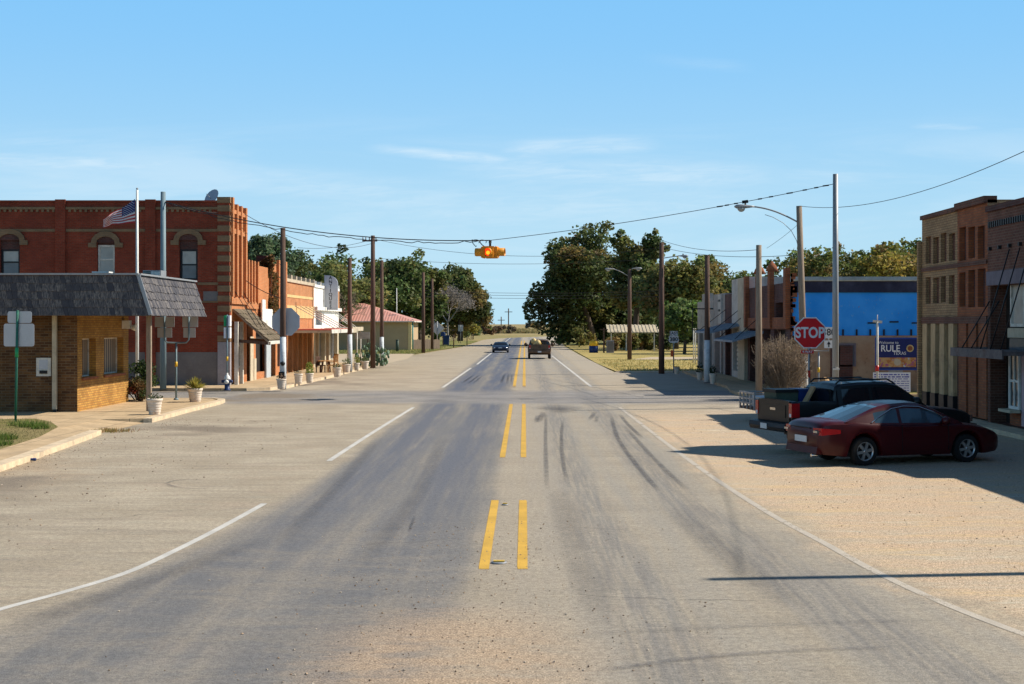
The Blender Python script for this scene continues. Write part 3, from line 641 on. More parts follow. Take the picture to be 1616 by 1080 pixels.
abox(mb,'y',Y0,-1,qa,qb,KZ,zat(314,Y0),-.3,.10)
q=B.b(mb,'corner_pier',mat['redbrick'])
mb=MB(); z=2.3
while z<ZT-.3:
    abox(mb,'y',Y0,-1,qa-.03,qb+.03,z,z+.30,-.28,.14); z+=.5
abox(mb,'y',Y0,-1,qa-.05,qb+.05,ZT-.05,zat(313,Y0)+.05,-.32,.16)
B.b(mb,'quoins',mat['tanstone'])
mb=MB(); abox(mb,'y',Y0,-1,qa-.02,qb+.035,KZ,2.28,-.2,.145); B.b(mb,'pier_base',mat['lilacwash'])
mb=MB(); abox(mb,'y',Y0,-1,-32,qa-.03,KZ,zat(556,Y0),0,.012); abox(mb,'y',Y0,-1,xat(321,Y0),qa-.03,zat(475,Y0),zat(460,Y0),0,.012); B.b(mb,'grey_painted_base',mat['greywash'])
# arched windows
for i,(a,b,z0,z1) in enumerate(wins):
    mb=MB(); c=(a+b)/2; w=(b-a)/2
    def arc(r0,r1,zc,rise,o0,o1,mi=0):
        n=9; pts=[]
        for j in range(n):
            th=math.pi*(j/(n-1)); pts.append((c-r1*math.cos(th),zc+(rise+r1-w)*math.sin(th)))
        inn=[(c-r0*math.cos(math.pi*j/(n-1)),zc+max(0,(rise+r0-w))*math.sin(math.pi*j/(n-1))) for j in range(n)]
        for j in range(n-1): mb.prism([pts[j],pts[j+1],inn[j+1],inn[j]],'y',Y0-o1,Y0-o0,mi)
    arc(w+.02,w+.28,z1-.02,.30,0,.1); abox(mb,'y',Y0,-1,a-.42,a-.02,z1-.25,z1-.02,0,.1); abox(mb,'y',Y0,-1,b+.02,b+.42,z1-.25,z1-.02,0,.1)
    B.b(mb,'arched_hood',mat['tanstone'])
    mb=MB(); pts=[(c-w*math.cos(math.pi*j/12),z1-.01+.30*math.sin(math.pi*j/12)) for j in range(13)]; mb.prism(pts,'y',Y0-.012,Y0+.02); B.b(mb,'transom_panel',mat['darkbrick'])
    zt=z1-(.46 if i!=3 else .12)
    mb=MB(); abox(mb,'y',Y0,-1,a,b,zt,z1,-.2,-.14); B.b(mb,'transom_panel',mat['darkbrick'])
    wwin(hall,'y',Y0,-1,a+.02,b-.02,z0,zt,rec=.17,fr=.09,mf='black' if i!=3 else 'oldwhite',mg='greyglass' if i!=3 else 'paleglass',nz=2)
    mb=MB(); abox(mb,'y',Y0,-1,a+.12,b-.12,z0+(zt-z0)*.52,zt-.1,-.184,-.172); B.b(mb,'blind',mat['paleglass'])
# shop front below the awning
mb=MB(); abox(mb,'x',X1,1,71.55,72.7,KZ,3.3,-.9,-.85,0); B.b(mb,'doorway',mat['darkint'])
wwin(hall,'x',X1,1,73.0,74.5,.9,3.2,rec=.15,fr=.1,mf='oldwhite',mg='greyglass',nu=2,nz=2)
mb=MB(); abox(mb,'x',X1,1,73.0,74.5,KZ,.88,-.2,-.02); B.b(mb,'panel',mat['orangebrick'])
for y in (71.5,72.78): mb=MB(); abox(mb,'x',X1,1,y-.09,y+.09,KZ,3.3,.17,.35); B.bs(mb,'column',mat['oldwhite'])
dish=thing('satellite_dish','white satellite dish on the roof of the two storey brick building','dish',(xat(337,73),73,ZT-.4))
mb=MB(); mb.tube([(0,0,0),(0,0,.75)],.04,8); mb.build('mast',mat['galv'],dish)
mb=MB(); mb.lathe([(0,0),(.2,.025),(.36,.09),(.46,.16)],16,(0,0,0),'x'); o=mb.build('reflector',mat['signback'],dish,(.0,0,.74)); o.scale=(1.0,1.0,1.0); o.rotation_euler=(0,R(-28),R(235))
mb=MB(); mb.tube([(.05,-.05,.55),(-.3,-.3,.95)],.015,6); mb.build('feed_arm',mat['galv'],dish)
# shake awning
aw=thing('shake_awning','sagging mossy wood-shake awning on the two storey brick corner building','awning',(-14.75,71.6,2.2)); B=W(aw)
ya,yb=71.75,76.1; zi,zo=3.95,2.35; xi,xo=X1+.02,-12.95
mb=MB(); mb.quad((xi,ya,zi),(xo,ya,zo),(xo,yb,zo),(xi,yb,zi)); mb.quad((xi,ya,zi-.12),(xo,ya,zo-.12),(xo,yb,zo-.12),(xi,yb,zi-.12)); mb.quad((xi,ya,zi),(xo,ya,zo),(xo,ya,zo-.12),(xi,ya,zi-.12)); mb.quad((xi,yb,zi),(xo,yb,zo),(xo,yb,zo-.12),(xi,yb,zi-.12)); B.b(mb,'deck',mat['greywood'])
mb=MB(); courses(mb,(xo+.03,ya-.05,zo),(xo+.03,yb,zo),(xi,ya-.05,zi),(xi,yb,zi),6,.12,.28,(.6,0,1),rr,.05); B.b(mb,'shakes',mat['oldshake'])
mb=MB(); mb.box(xo,xo+.05,ya-.03,yb,zo-.2,zo-.03); B.b(mb,'fascia',mat['oldwhite'])
mb=MB(); mb.bar((xi,ya+.1,2.35),(xo+.1,ya+.1,2.2),.1,.16); mb.bar((xi,yb-.1,2.35),(xo+.1,yb-.1,2.2),.1,.16); B.bs(mb,'beam',mat['darkwood'])
mb=MB()
for y in (72.2,73.4,74.4): mb.tube([(X1,y,4.9),(-13.6,y+.2,3.0)],.018,6)
B.bs(mb,'tie_rod',mat['black'])

# ---- battlemented narrow shop (with its white boarded panels)
shop=thing('narrow_brick_shop','narrow orange brick shop with finned parapet between the corner building and the vine wall','building',(X1,75.05,0)); B=W(shop)
mb=MB(); zt=zat(417,76.5); wall(mb,'x',X1,1,75.05,82,KZ,zt,[(75.5,77.2,KZ,3.3),(78,81.4,.5,3.2)],.3); rest(mb,-30,X1,75.05,82,KZ,zt-.6,('+x',)); B.b(mb,'wall',[mat['redbrick_lit'],mat['rooftar']])
mb=MB()
for y in (75.3,76.1,76.9,77.9): abox(mb,'x',X1,1,y-.13,y+.13,4.3,zt+.18,0,.18)
abox(mb,'x',X1,1,75.05,78.2,4.0,4.35,0,.12); B.bs(mb,'fin',mat['redbrick_lit'])
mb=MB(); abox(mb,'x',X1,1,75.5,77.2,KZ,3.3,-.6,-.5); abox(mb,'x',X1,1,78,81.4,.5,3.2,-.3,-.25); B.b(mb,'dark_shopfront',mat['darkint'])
mb=MB(); abox(mb,'x',X1,1,76.2,77.1,KZ,2.5,.0,.06); abox(mb,'x',X1,1,77.25,77.9,KZ,1.3,.0,.06); B.b(mb,'boarding',mat['cream'])
mb=MB(); abox(mb,'x',X1,1,78.6,79.6,zat(519,79),zat(473,79),.2,.26); abox(mb,'x',X1,1,79.62,81.9,zat(519,80.5),zat(488,80.5),.2,.26); B.b(mb,'white_panel',mat['whitepaint'])
mb=MB(); abox(mb,'x',X1,1,80.6,82,KZ,2.35,.02,.12); B.b(mb,'cabinet',mat['doorgrey'])
# ---- vine covered brick
vine=thing('vine_covered_brick_building','orange brick building whose end wall is overgrown with brown vine','building',(X1,82.05,0)); B=W(vine)
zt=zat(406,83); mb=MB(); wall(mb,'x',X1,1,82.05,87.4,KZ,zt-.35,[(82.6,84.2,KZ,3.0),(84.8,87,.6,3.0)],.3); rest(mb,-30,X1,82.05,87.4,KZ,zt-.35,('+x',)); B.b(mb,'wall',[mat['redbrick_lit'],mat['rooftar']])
mb=MB()
for y in (82.3,84.7,87.2): abox(mb,'x',X1,1,y-.2,y+.2,3.6,zt-.1,0,.16)
abox(mb,'x',X1,1,82.1,87.4,5.0,5.2,0,.1); B.bs(mb,'pilaster',mat['redbrick_lit'])
mb=MB(); mb.box(-15.5,-14.9,82.1,82.7,zt-.35,zt+.05); B.b(mb,'chimney',mat['darkbrick'])
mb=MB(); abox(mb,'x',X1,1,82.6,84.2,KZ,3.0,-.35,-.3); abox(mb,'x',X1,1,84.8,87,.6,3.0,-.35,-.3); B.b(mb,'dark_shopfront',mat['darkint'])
# ---- banded brick row
row=thing('banded_brick_shop','long orange brick shop with white notched coping and yellow stone band','building',(X1,87.45,0)); B=W(row)
zt=zat(441,88); mb=MB(); hs=[(88+2.0*i,89.6+2.0*i,KZ,2.75) for i in range(5)]
wall(mb,'x',X1,1,87.45,99.4,KZ,zt,hs,.35); rest(mb,-30,X1,87.45,99.4,KZ,zt-.5,('+x',)); B.b(mb,'wall',[mat['orangebrick'],mat['rooftar']])
mb=MB(); abox(mb,'x',X1,1,87.45,99.4,3.55,4.35,0,.05); abox(mb,'x',X1,1,87.6,99.2,4.85,5.02,0,.03); B.b(mb,'stone_band',mat['yellowband'])
mb=MB(); abox(mb,'x',X1,1,87.45,99.4,zt-.14,zt+.06,-.2,.09)
for i in range(7): y=87.7+i*1.9; abox(mb,'x',X1,1,y-.18,y+.18,zt+.06,zt+.32,-.2,.09)
B.b(mb,'coping',mat['cream'])
for i,(a,b,z0,z1) in enumerate(hs):
    mb=MB(); abox(mb,'x',X1,1,a,b,z0,z1,-.38,-.33); B.b(mb,'shopfront',mat['doorwood'] if i in(0,1,3) else mat['darkint'])
mb=MB()
for y in (87.8,89.8,91.8,93.8,95.8,97.8): abox(mb,'x',X1,1,y-.1,y+.1,KZ,2.8,.02,.12)
B.bs(mb,'shopfront_post',mat['orangebrick'])
aw=thing('flat_awning','flat white awning with a red edge hung from slanting rods on the banded shop','awning',(X1,88.5,2.7)); B=W(aw)
mb=MB(); mb.box(X1+.02,-12.0,88.2,99.2,2.62,2.78); B.b(mb,'canopy',mat['cream']); mb=MB(); mb.box(-12.0,-11.95,88.15,99.2,2.6,2.84); B.b(mb,'fascia',mat['oldwhite']); mb=MB(); mb.box(X1+.05,-11.99,88.2,99.2,2.785,2.86); B.b(mb,'red_edge',mat['redtrim'])
mb=MB()
for y in (91,93.2,95.2,97.2): mb.tube([(X1+.02,y,4.35),(-12.1,y+.2,2.86)],.03,6)
B.bs(mb,'rod',mat['oldwhite'])
# ---- white shop
wh=thing('white_fronted_shop','white fronted shop behind the vertical antiques sign','building',(X1,99.5,0)); B=W(wh)
zt=zat(452,101); mb=MB(); hs=[(100.2,101.8,KZ,2.7),(102.2,105,.5,2.7),(105.6,107.2,KZ,2.7),(108,112,.5,2.7),(100.3,103.5,3.1,4.1)]
wall(mb,'x',X1,1,99.5,112.8,2.75,zt,[hs[4]],.3); wall(mb,'x',X1,1,99.5,112.8,KZ,2.75,hs[:4],.3,2); rest(mb,-30,X1,99.5,112.8,KZ,zt-.4,('+x',)); B.b(mb,'wall',[mat['whitepaint'],mat['rooftar'],mat['cream']])
mb=MB(); abox(mb,'x',X1,1,99.55,112.8,zt-.1,zt+.1,-.2,.08)
for y in (100,102.5,105,107.5,110,112.4): abox(mb,'x',X1,1,y-.15,y+.15,zt+.1,zt+.34,-.2,.08)
abox(mb,'x',X1,1,99.55,112.8,4.15,4.4,0,.25); B.b(mb,'coping',mat['whitepaint'])
mb=MB(); abox(mb,'x',X1,1,107.5,112.8,4.4,zt-.1,.01,.05); B.b(mb,'brick_panel',mat['orangebrick'])
for a,b,z0,z1 in hs: mb=MB(); abox(mb,'x',X1,1,a,b,z0,z1,-.33,-.28); B.b(mb,'shopfront',mat['doorwood'] if z0<.2 else mat['greyglass'])
aw=thing('tattered_awning','tattered grey flat awning at the far end of the white fronted shop','awning',(X1,100,2.7)); B=W(aw)
mb=MB(); mb.box(X1+.02,-12.3,99.6,104.5,2.72,2.84); mb.box(X1+.02,-12.7,104.6,111.5,2.78,2.9); B.b(mb,'canopy',mat['oldwhite']); mb=MB(); mb.box(-12.3,-12.25,99.6,104.5,2.55,2.86); mb.box(-12.7,-12.65,104.6,111.5,2.65,2.95); B.b(mb,'fascia',mat['cream'])
mb=MB()
for y in (100.5,104.8,109,111.4): mb.tube([(-12.5 if y<104 else -12.85,y,KZ),(-12.5 if y<104 else -12.85,y,2.75)],.05,8)
for y in (106,107.5,109): mb.tube([(X1+.02,y,4.35),(-12.9,y+.2,2.9)],.025,6)
B.bs(mb,'post',mat['oldwhite'])
# vertical sign
def text(body,size,mt,loc,rot,par=None,ext=.004,name='lettering',align='CENTER',bold=0,sx=1,spacing=1,line=1):
    cu=bpy.data.curves.new('lettering','FONT'); cu.body=body; cu.size=size; cu.align_x=align; cu.align_y='CENTER'; cu.extrude=ext; cu.offset=bold; cu.space_character=spacing; cu.space_line=line; cu.resolution_u=4
    t=bpy.data.objects.new('lettering',cu); me=bpy.data.meshes.new_from_object(t); bpy.data.objects.remove(t); bpy.data.curves.remove(cu)
    me.name=name; me.materials.clear(); me.materials.append(mt); o=bpy.data.objects.new(name,me); COL.objects.link(o); o.location=loc; o.rotation_euler=rot; o.scale=(sx,1,1)
    if par: o.parent=par
    return o
FACE=(R(90),0,0)   # text upright, facing the near end of the street
vs=thing('vertical_shop_sign','tall grey blade sign reading ANTIQUES down its face','sign',(X1,104.5,4.2))
x0=.05; x1=1.02; zt=6.75-4.2; poly=[(x0,0),(x1,0),(x1,zt-.6)]+[(x1-.75*(1-math.cos(a)),zt-.6+.6*math.sin(a)) for a in [i*math.pi/12 for i in range(1,7)]]+[(x0,zt)]
mb=MB(); mb.prism(poly,'y',-.12,.12); mb.build('panel',mat['signback'],vs)
for i,ch in enumerate('ANTIQUES'): text(ch,.34,mat['signblack'],(.5,-.127,zt-.2-i*.305),FACE,vs,name='letter',bold=.006)
# ---- tan building with red roof
tb=thing('red_roofed_building','tan metal building with a faded red ribbed hip roof','building',(-18,171,0)); B=W(tb)
xr=xat(645,171); xl=-30
mb=MB(); mb.box(xl,xr,171,186,0,3.55); B.b(mb,'wall',mat['tanwall']); mb=MB(); mb.box(xr-.05,xr+.35,170.9,171.5,0,3.5); B.b(mb,'sunlit_edge',mat['tan_sunlit'])  # bright strip added to paint the sunlit edge of the wall
mb=MB(); e=.75; zr=zat(479,178.5); a=[(xl-e,170.2),(xr+e,170.2),(xr+e,186.8),(xl-e,186.8)]; r0,r1=(xl+6,178.5),(xr-6.2,178.5)
vs_=[(*q,3.5) for q in a]+[(*r0,zr),(*r1,zr)]; mb.add(vs_,[(0,1,5,4),(1,2,5),(2,3,4,5),(3,0,4)]); mb.add([(*q,3.38) for q in a]+[(*q,3.498) for q in a],[(0,1,2,3),(0,1,5,4),(1,2,6,5),(2,3,7,6),(3,0,4,7)],1)
B.b(mb,'roof',[mat['redroof'],mat['oldwhite']])

# ================================================================== RIGHT: far row
XR=12.1
def seg(name,label,y0,y1,zt,m,holes=(),recm='darkint',back=26,roof='rooftar'):
    t=thing(name,label,'building',(XR,y0,0)); B=W(t)
    mb=MB(); wall(mb,'x',XR,-1,y0,y1,KZ,zt,holes,.35); rest(mb,XR,back,y0,y1,KZ,zt,('-x',)); B.b(mb,'wall',[m,mat[roof]])
    for h in holes: mb=MB(); abox(mb,'x',XR,-1,*h,-.4,-.34); B.b(mb,'shopfront',mat[recm])
    return t,B
t,B=seg('plaster_shop','small grey plaster shop at the far end of the shaded right row',91.2,99.6,4.7,mat['greyplaster'],[(92,93,KZ,2.8),(94,95.2,.8,2.8),(96.5,98.6,KZ,2.8)])
mb=MB(); abox(mb,'x',XR,-1,93.5,97,4.7,5.2,-.3,0); B.b(mb,'raised_parapet',mat['greyplaster'])
mb=MB()
for z in (2.75,4.15): mb.box(XR-1.6,XR-1.5,92,92.1,z,z+.1)
mb.tube([(XR,91.3,4.15),(XR-1.3,91.3,4.15),(XR-1.35,91.3,2.8),(XR,91.3,2.8)],.05,6); B.b(mb,'sign_bracket',mat['black'])
t,B=seg('plaster_shop','grey plaster shop with two dark vents high on its front',86,91.1,5.05,mat['greyplaster'],[(86.6,87.6,KZ,3),(88.2,90.6,KZ,3)],'doorwood')
mb=MB(); abox(mb,'x',XR,-1,86.8,88.2,3.2,5.0,0,.12); B.b(mb,'panel',mat['paleplaster']); mb=MB(); abox(mb,'x',XR,-1,87.1,87.9,4.55,4.68,.12,.16); abox(mb,'x',XR,-1,87.1,87.9,3.95,4.08,.12,.16); B.bs(mb,'vent',mat['black'])
t,B=seg('brick_shop','narrow maroon brick shop in the middle of the shaded right row',83.2,85.9,4.95,mat['darkbrick'],[(83.6,85.5,KZ,3)])
t,B=seg('tall_plaster_shop','tall pale plaster shop front in the shaded right row',77.2,83.1,5.75,mat['paleplaster'],[(77.9,79.0,KZ,2.9),(79.8,82.6,.5,2.9)],'darkint')
mb=MB(); abox(mb,'x',XR,-1,77.2,79.6,KZ,5.72,.01,.18); B.b(mb,'pier',mat['cream']); mb=MB(); 
for i in range(9): abox(mb,'x',XR,-1,79.9,82.5,.55+i*.26,.72+i*.26,-.3,-.2)
B.b(mb,'siding',mat['oldwhite'])
t,B=seg('maroon_brick_building','two storey maroon brick building with finned front and blue painted side wall',64.8,77.1,5.10,mat['darkbrick'],[(66.5,68.6,3.2,4.2),(66,69,KZ,2.9),(70,72,KZ,2.9),(73,76.4,KZ,2.9)],back=34)
mb=MB()
for y in (65.1,69.3,73,76.9): abox(mb,'x',XR,-1,y-.3,y+.3,3.0,5.75 if y<77 else 5.5,0,.22)
for y in (69.3,73): mb.lathe([(.32,5.75),(.22,6.0),(.02,6.25)],8,(XR-.05,y,0))
abox(mb,'x',XR,-1,64.9,77.1,2.95,3.5,0,.1)
rg=random.Random(5)
for i in range(34): 
    z=2.2+rg.random()*3.2; w=.03+rg.random()*.24; mb.box(XR+.02,XR+.02+w,64.6,64.79,z,z+.16)
B.bs(mb,'fin',mat['rust_brick'])
mb=MB(); mb.box(XR+.1,34,64.70,64.795,2.66,4.62); B.b(mb,'painted_side',mat['bluewall'],'bright blue flaking painted side wall')
mb=MB(); mb.box(XR+.15,18.9,64.6,64.796,4.622,5.13); mb.box(18.9,34,64.6,64.796,4.50,4.86); B.b(mb,'tarred_parapet',mat['tarband'])
mb=MB(); mb.box(XR+.1,18.95,64.5,64.9,5.131,5.18); mb.box(18.95,34,64.5,64.9,4.861,4.91); B.b(mb,'coping',mat['cream'])
mb=MB(); mb.box(XR+.9,34,64.66,64.797,KZ,2.655); 
B.b(mb,'plaster_base',mat['mauve'])
mb=MB()
for i in range(14): x=13.2+i*.62; mb.box(x,x+.07,64.64,64.70,2.66,2.94)
for i,x in enumerate((15.6,16.6,17.6,18.5)): mb.box(x,x+.4,64.66,64.70,3.2+.05*(i%2),3.26+.05*(i%2))
B.bs(mb,'beam_end',mat['black'])
mb=MB(); mb.box(13.9,14.9,64.60,64.66,KZ,2.2); B.b(mb,'door',mat['darkbrick'])
w=wwin(t,'y',64.66,-1,14.25,15.05,1.25,2.3,rec=-.03,fr=.07,mf='lintel',mg='greyglass',nz=1)
mb=MB(); mb.box(XR+.08,XR+.85,64.62,64.79,KZ,2.2); B.b(mb,'corner_pier',mat['rust_brick'])
for (ya,yb,xo,z,lab,m) in ((79,86,10.3,2.75,'pale sheet metal awning on the grey plaster shops','steelblue'),(72,79,10.5,2.35,'drooping blue-grey sheet awning on the maroon brick building','steelblue')):
    aw=thing('sheet_awning',lab,'awning',(XR,ya,z)); B=W(aw)
    mb=MB(); mb.prism([(XR,z+.45),(xo,z),(xo,z-.1),(XR,z+.35)],'y',ya,yb); 
    for i in range(int((yb-ya)/.4)): mb.bar((XR,ya+.2+i*.4,z+.46),(xo,ya+.2+i*.4,z+.01),.06,.03)
    B.b(mb,'sheet',mat[m])
    mb=MB(); 
    for y in (ya+.5,yb-.5): mb.tube([(XR-.02,y,z+1.3),(xo+.2,y,z+.05)],.02,6)
    B.bs(mb,'tie_rod',mat['black'])

# ================================================================== RIGHT: near brick row
XN=14.5
nb=thing('panelled_brick_building','old brick building with rows of recessed panels, buff bay then rust bay','building',(XN,44.55,0)); B=W(nb)
d=lambda px: dat(px,XN)
ya,ym,yb=d(1558.5),d(1511),d(1455)   # 44.55, 47.6, 51.9
ZT=zat(345,yb)+.05
def panels(y0,y1,n,za,zb,pad=.12): 
    w=(y1-y0)/n; rp=random.Random(int(za*100)); return [(y0+w*i+pad*rp.uniform(.7,1.9),y0+w*(i+1)-pad,za+rp.uniform(-.04,.04),zb-rp.uniform(0,.12)) for i in range(n)]
mb=MB(); hs=panels(ym+.15,yb-.35,4,5.35,6.35)+panels(ym+.15,yb-.35,4,3.9,4.9)
wall(mb,'x',XN,-1,ym,yb,3.45,ZT,hs,.14); mb.quad((XN,yb,KZ),(XN+14,yb,KZ),(XN+14,yb,ZT),(XN,yb,ZT))
rest(mb,XN,XN+14,ya,yb,KZ,ZT,('-x','+y')); B.b(mb,'wall',[mat['buffbrick'],mat['rooftar']])
mb=MB(); abox(mb,'x',XN,-1,ym,yb,3.8,6.5,-.2,-.141); abox(mb,'x',XN,-1,ym+.05,yb,KZ,3.45,-.16,-.1); B.b(mb,'panel_back',mat['purplebrick'])
mb=MB(); hs=panels(ya+.1,ym-.1,3,5.3,6.4,.1)+panels(ya+.1,ym-.1,3,3.75,5.0,.1)
wall(mb,'x',XN,-1,ya,ym-.004,3.2,ZT,hs,.18); B.b(mb,'rust_bay',mat['rust_brick']); mb=MB(); abox(mb,'x',XN,-1,ya,ym-.01,3.6,6.5,-.26,-.181); B.b(mb,'panel_back',mat['darkbrick'])
mb=MB()
for i in range(4): 
    y=ym+.35+i*1.05; abox(mb,'x',XN,-1,y,y+.55,.75,3.45,-.1,.04)
    abox(mb,'x',XN,-1,y+.55,y+.72,.75,3.45,-.1,-.04)
B.bs(mb,'pilaster',mat['buffpier'])
mb=MB()
for i in range(4): y=ym+.35+i*1.05; abox(mb,'x',XN,-1,y-.02,y+.57,KZ,.75,-.1,.06)
abox(mb,'x',XN,-1,ya,ym,KZ,3.2,-.3,-.2); B.bs(mb,'dark_plinth',mat['black'])
mb=MB(); w=(ym-ya)/3
for i in range(3): abox(mb,'x',XN,-1,ya+w*i+.02,ya+w*(i+1)-.22,.2,3.2,-.2,.03)
B.bs(mb,'pilaster',mat['rust_brick'])
mb=MB(); abox(mb,'x',XN,-1,ya,ym+.0,ZT-.1,ZT+.12,-.3,.12); abox(mb,'x',XN,-1,ym+.003,yb,ZT-.12,ZT+.03,-.3,.08); abox(mb,'x',XN,-1,ya,yb,3.2,3.44,.002,.05); abox(mb,'x',XN,-1,ya,yb,5.08,5.22,.002,.05); B.b(mb,'cornice',mat['purplebrick'])
mb=MB(); mb.box(XN-.14,XN+.1,yb-.02,yb+.16,KZ,ZT-.9); B.b(mb,'corner_pier',mat['buffbrick'])
# neighbouring shop with canopy
ns=thing('maroon_brick_shop','maroon brick shop with boarded upper window and pale pink door','building',(XN,34,0)); B=W(ns)
y0,y1=39.6,ya-.005; ZS=zat(325,43.5); z2=zat(430,42); 
mb=MB(); wall(mb,'x',XN,-1,y0,y1,KZ,ZS,[(y0+.4,y1-.25,KZ,z2-.35)],.5); rest(mb,XN,XN+14,y0,y1,KZ,ZS,('-x',)); B.b(mb,'wall',[mat['purplebrick'],mat['rooftar']])
mb=MB(); abox(mb,'x',XN,-1,y0,y1,z2-.33,z2+.1,0,.05); B.b(mb,'lintel',mat['lintel'])
mb=MB(); abox(mb,'x',XN,-1,y0,y1,ZS-.12,ZS+.05,-.3,.08); B.b(mb,'coping',mat['darkbrick'])
mb=MB(); 
y=y0+.1
while y<y1-.2: abox(mb,'x',XN,-1,y,y+.09,ZS-.62,ZS-.44,-.01,.05); y+=.2
B.b(mb,'dentil_band',mat['black'])
mb=MB(); abox(mb,'x',XN,-1,y0+.4,y1-.25,KZ,z2-.35,-.56,-.5); B.b(mb,'recess',mat['darkint'])
yw0,yw1=d(1614),d(1580)
wwin(ns,'x',XN,-1,yw0-.4,yw1,zat(516,43),zat(445,43),rec=.3,fr=.09,mf='oldwhite',mg='paleglass',nu=2,nz=1,label='boarded upper window with one clear light')
mb=MB(); abox(mb,'x',XN,-1,yw0-.4,yw1+.03,zat(533,43),zat(518,43),-.34,-.2); B.b(mb,'panel',mat['cream'])
mb=MB(); abox(mb,'x',XN,-1,yw0-.4,yw1,2.3,zat(534,43),-.34,-.25); B.b(mb,'transom',mat['greyglass'])
yv0,yv1=d(1596),d(1580)
wwin(ns,'x',XN,-1,yv0,yv1,zat(647,42.5),2.32,rec=.25,fr=.09,mf='whitepaint',mg='glass',nu=2,nz=2,sill='cream')
mb=MB(); abox(mb,'x',XN,-1,yv0,yv1+.1,KZ,zat(650,42.5),-.4,-.3); B.b(mb,'stall_riser',mat['rust_brick'])
yd0,yd1=d(1609),d(1597)
mb=MB(); abox(mb,'x',XN,-1,yd0,yd1,KZ+.02,2.3,-.34,-.28); dr=B.b(mb,'door',mat['pinkdoor']); mb=MB(); abox(mb,'x',XN,-1,yd0-.12,yd0-.01,KZ,2.32,-.36,-.2); B.b(mb,'door_frame',mat['whitepaint'])
mb=MB(); mb.lathe([(0,-.05),(.035,-.03),(.035,0)],8,(XN-(-.26),yd0+.1,1.05),'x'); B.b(mb,'knob',mat['chrome'])
mb=MB()
for y in (40.6,41.5,42.4,43.3,44.2): abox(mb,'x',XN,-1,y-.05,y+.05,zat(390,43)-.05,zat(390,43)+.06,0,.1)
B.bs(mb,'anchor_plate',mat['black'])
cp=thing('hanging_canopy','rusty flat metal canopy hung on chains from the maroon brick shop','canopy',(XN,39.6,2.3)); B=W(cp)
xo=xat(1503,44.4); mb=MB(); mb.box(xo,XN-.03,39.7,44.4,2.30,2.42); B.b(mb,'deck',mat['aged_metal']); mb=MB(); mb.box(xo-.05,xo,39.65,44.45,2.2,2.46); mb.box(xo,XN-.05,44.4,44.45,2.2,2.46); B.b(mb,'fascia',mat['aged_metal'])
mb=MB()
for y in (40.6,41.5,42.4,43.3,44.2): mb.tube([(XN-.05,y,zat(395,43) if y<43 else 3.9),(xo+.25,y+.05,2.44)],.02,6)
B.bs(mb,'chain',mat['black'])
for (nm,lab,y0,y1,zt) in (('gabled_brick_building','tall gable-fronted brick building beside the maroon brick shop, beyond the frame',30.9,39.5,5.6),('low_brick_building','low plain brick building at the near end of the right row',12,30.8,4.95)):
    t=thing(nm,lab,'building',(XN,y0,0)); B=W(t); mb=MB()
    hs=[(y0+.8+3*i,y0+2.8+3*i,.8,2.8) for i in range(int((y1-y0-1)//3))]
    wall(mb,'x',XN,-1,y0,y1,KZ,zt,hs,.3); rest(mb,XN,XN+14,y0,y1,KZ,zt,('-x',)); B.b(mb,'wall',[mat['purplebrick'],mat['rooftar']])
    for h in hs: wwin(t,'x',XN,-1,*h,rec=.2,fr=.08)
    if y0>30: mb=MB(); mb.prism([(30.9,5.602),(32.4,5.75),(37.5,9.3),(38.1,9.6),(38.4,9.1),(39.1,9.2),(39.5,8.6),(39.5,5.602)],'x',XN-.03,XN+.5); B.b(mb,'gable_parapet',mat['purplebrick'])
# ================================================================== poles and street furniture
def pole(name,label,px,pyb,pyt,wpx,m,zb=0.0,white=None,cat='pole',lean=0,group=None,d=None):
    X,Y=gp(px,pyb,zb) if d is None else (xat(px,d),d)
    t=thing(name,label,cat,(X,Y,zb),0,group); Z=zat(pyt,Y)-zb; r=wpx/2244*Y/2
    mb=MB(); mb.tube([(0,0,-.05),(lean*.5,0,Z*.5),(lean,0,Z)],[r*1.12,r,r*.86],10); mb.build('shaft',mat[m],t)
    if white: mb=MB(); zz=zat(white,Y)-zb; mb.tube([(0,0,-.02),(lean*zz/Z,0,zz)],[r*1.2,r*1.08],10); mb.build('painted_base',mat['whitepole'],t)
    return t,X,Y,Z,r
PG='wooden poles along the street'
t,X,Y,Z,r=pole('utility_pole','dark wooden pole with painted base in front of the grey octagonal sign back',446.5,613,360,9,'darkwood',KZ,532,group=PG)
mb=MB(); mb.lathe([(.05,-.1),(.12,-.02),(.12,.05),(.04,.1)],8,(.02,-r*1.2-.03,zat(574,Y)-KZ)); mb.box(-.17,.1,-r*1.3-.02,-r*1.0,zat(605,Y)-KZ,zat(587,Y)-KZ); mb.build('black_patch',mat['black'],t)
pole_L=(X,Y,Z+KZ)
o8=thing('octagon_sign','back of an octagonal sign, plain grey metal behind a dark wooden pole','sign',(X,Y+.35,2.5))
def octa(w): return [(w/2*a,w/2*b) for a,b in ((-.414,-1),(.414,-1),(1,-.414),(1,.414),(.414,1),(-.414,1),(-1,.414),(-1,-.414))]
mb=MB(); zc=zat(508,Y)-2.5; mb.prism([(x+.08,z+zc) for x,z in octa(1.32)],'y',0,.02); mb.build('plate',mat['signback'],o8)
mb=MB(); mb.box(.02,.1,-.07,-.005,zc-.6,zc+.6); mb.build('bracket',mat['galv'],o8)
pole('utility_pole','dark wooden pole with painted base beside the tattered awning',552,585.5,407,7,'darkwood',KZ,528,group=PG)
t,X,Y,Z,r=pole('utility_pole','tall dark wooden pole with small crossarm beside the cactus',588.5,580,372,7.5,'darkwood',KZ,group=PG)
mb=MB(); mb.box(-.75,.3,-.05,.05,Z-.42,Z-.32); mb.build('crossarm',mat['darkwood'],t)
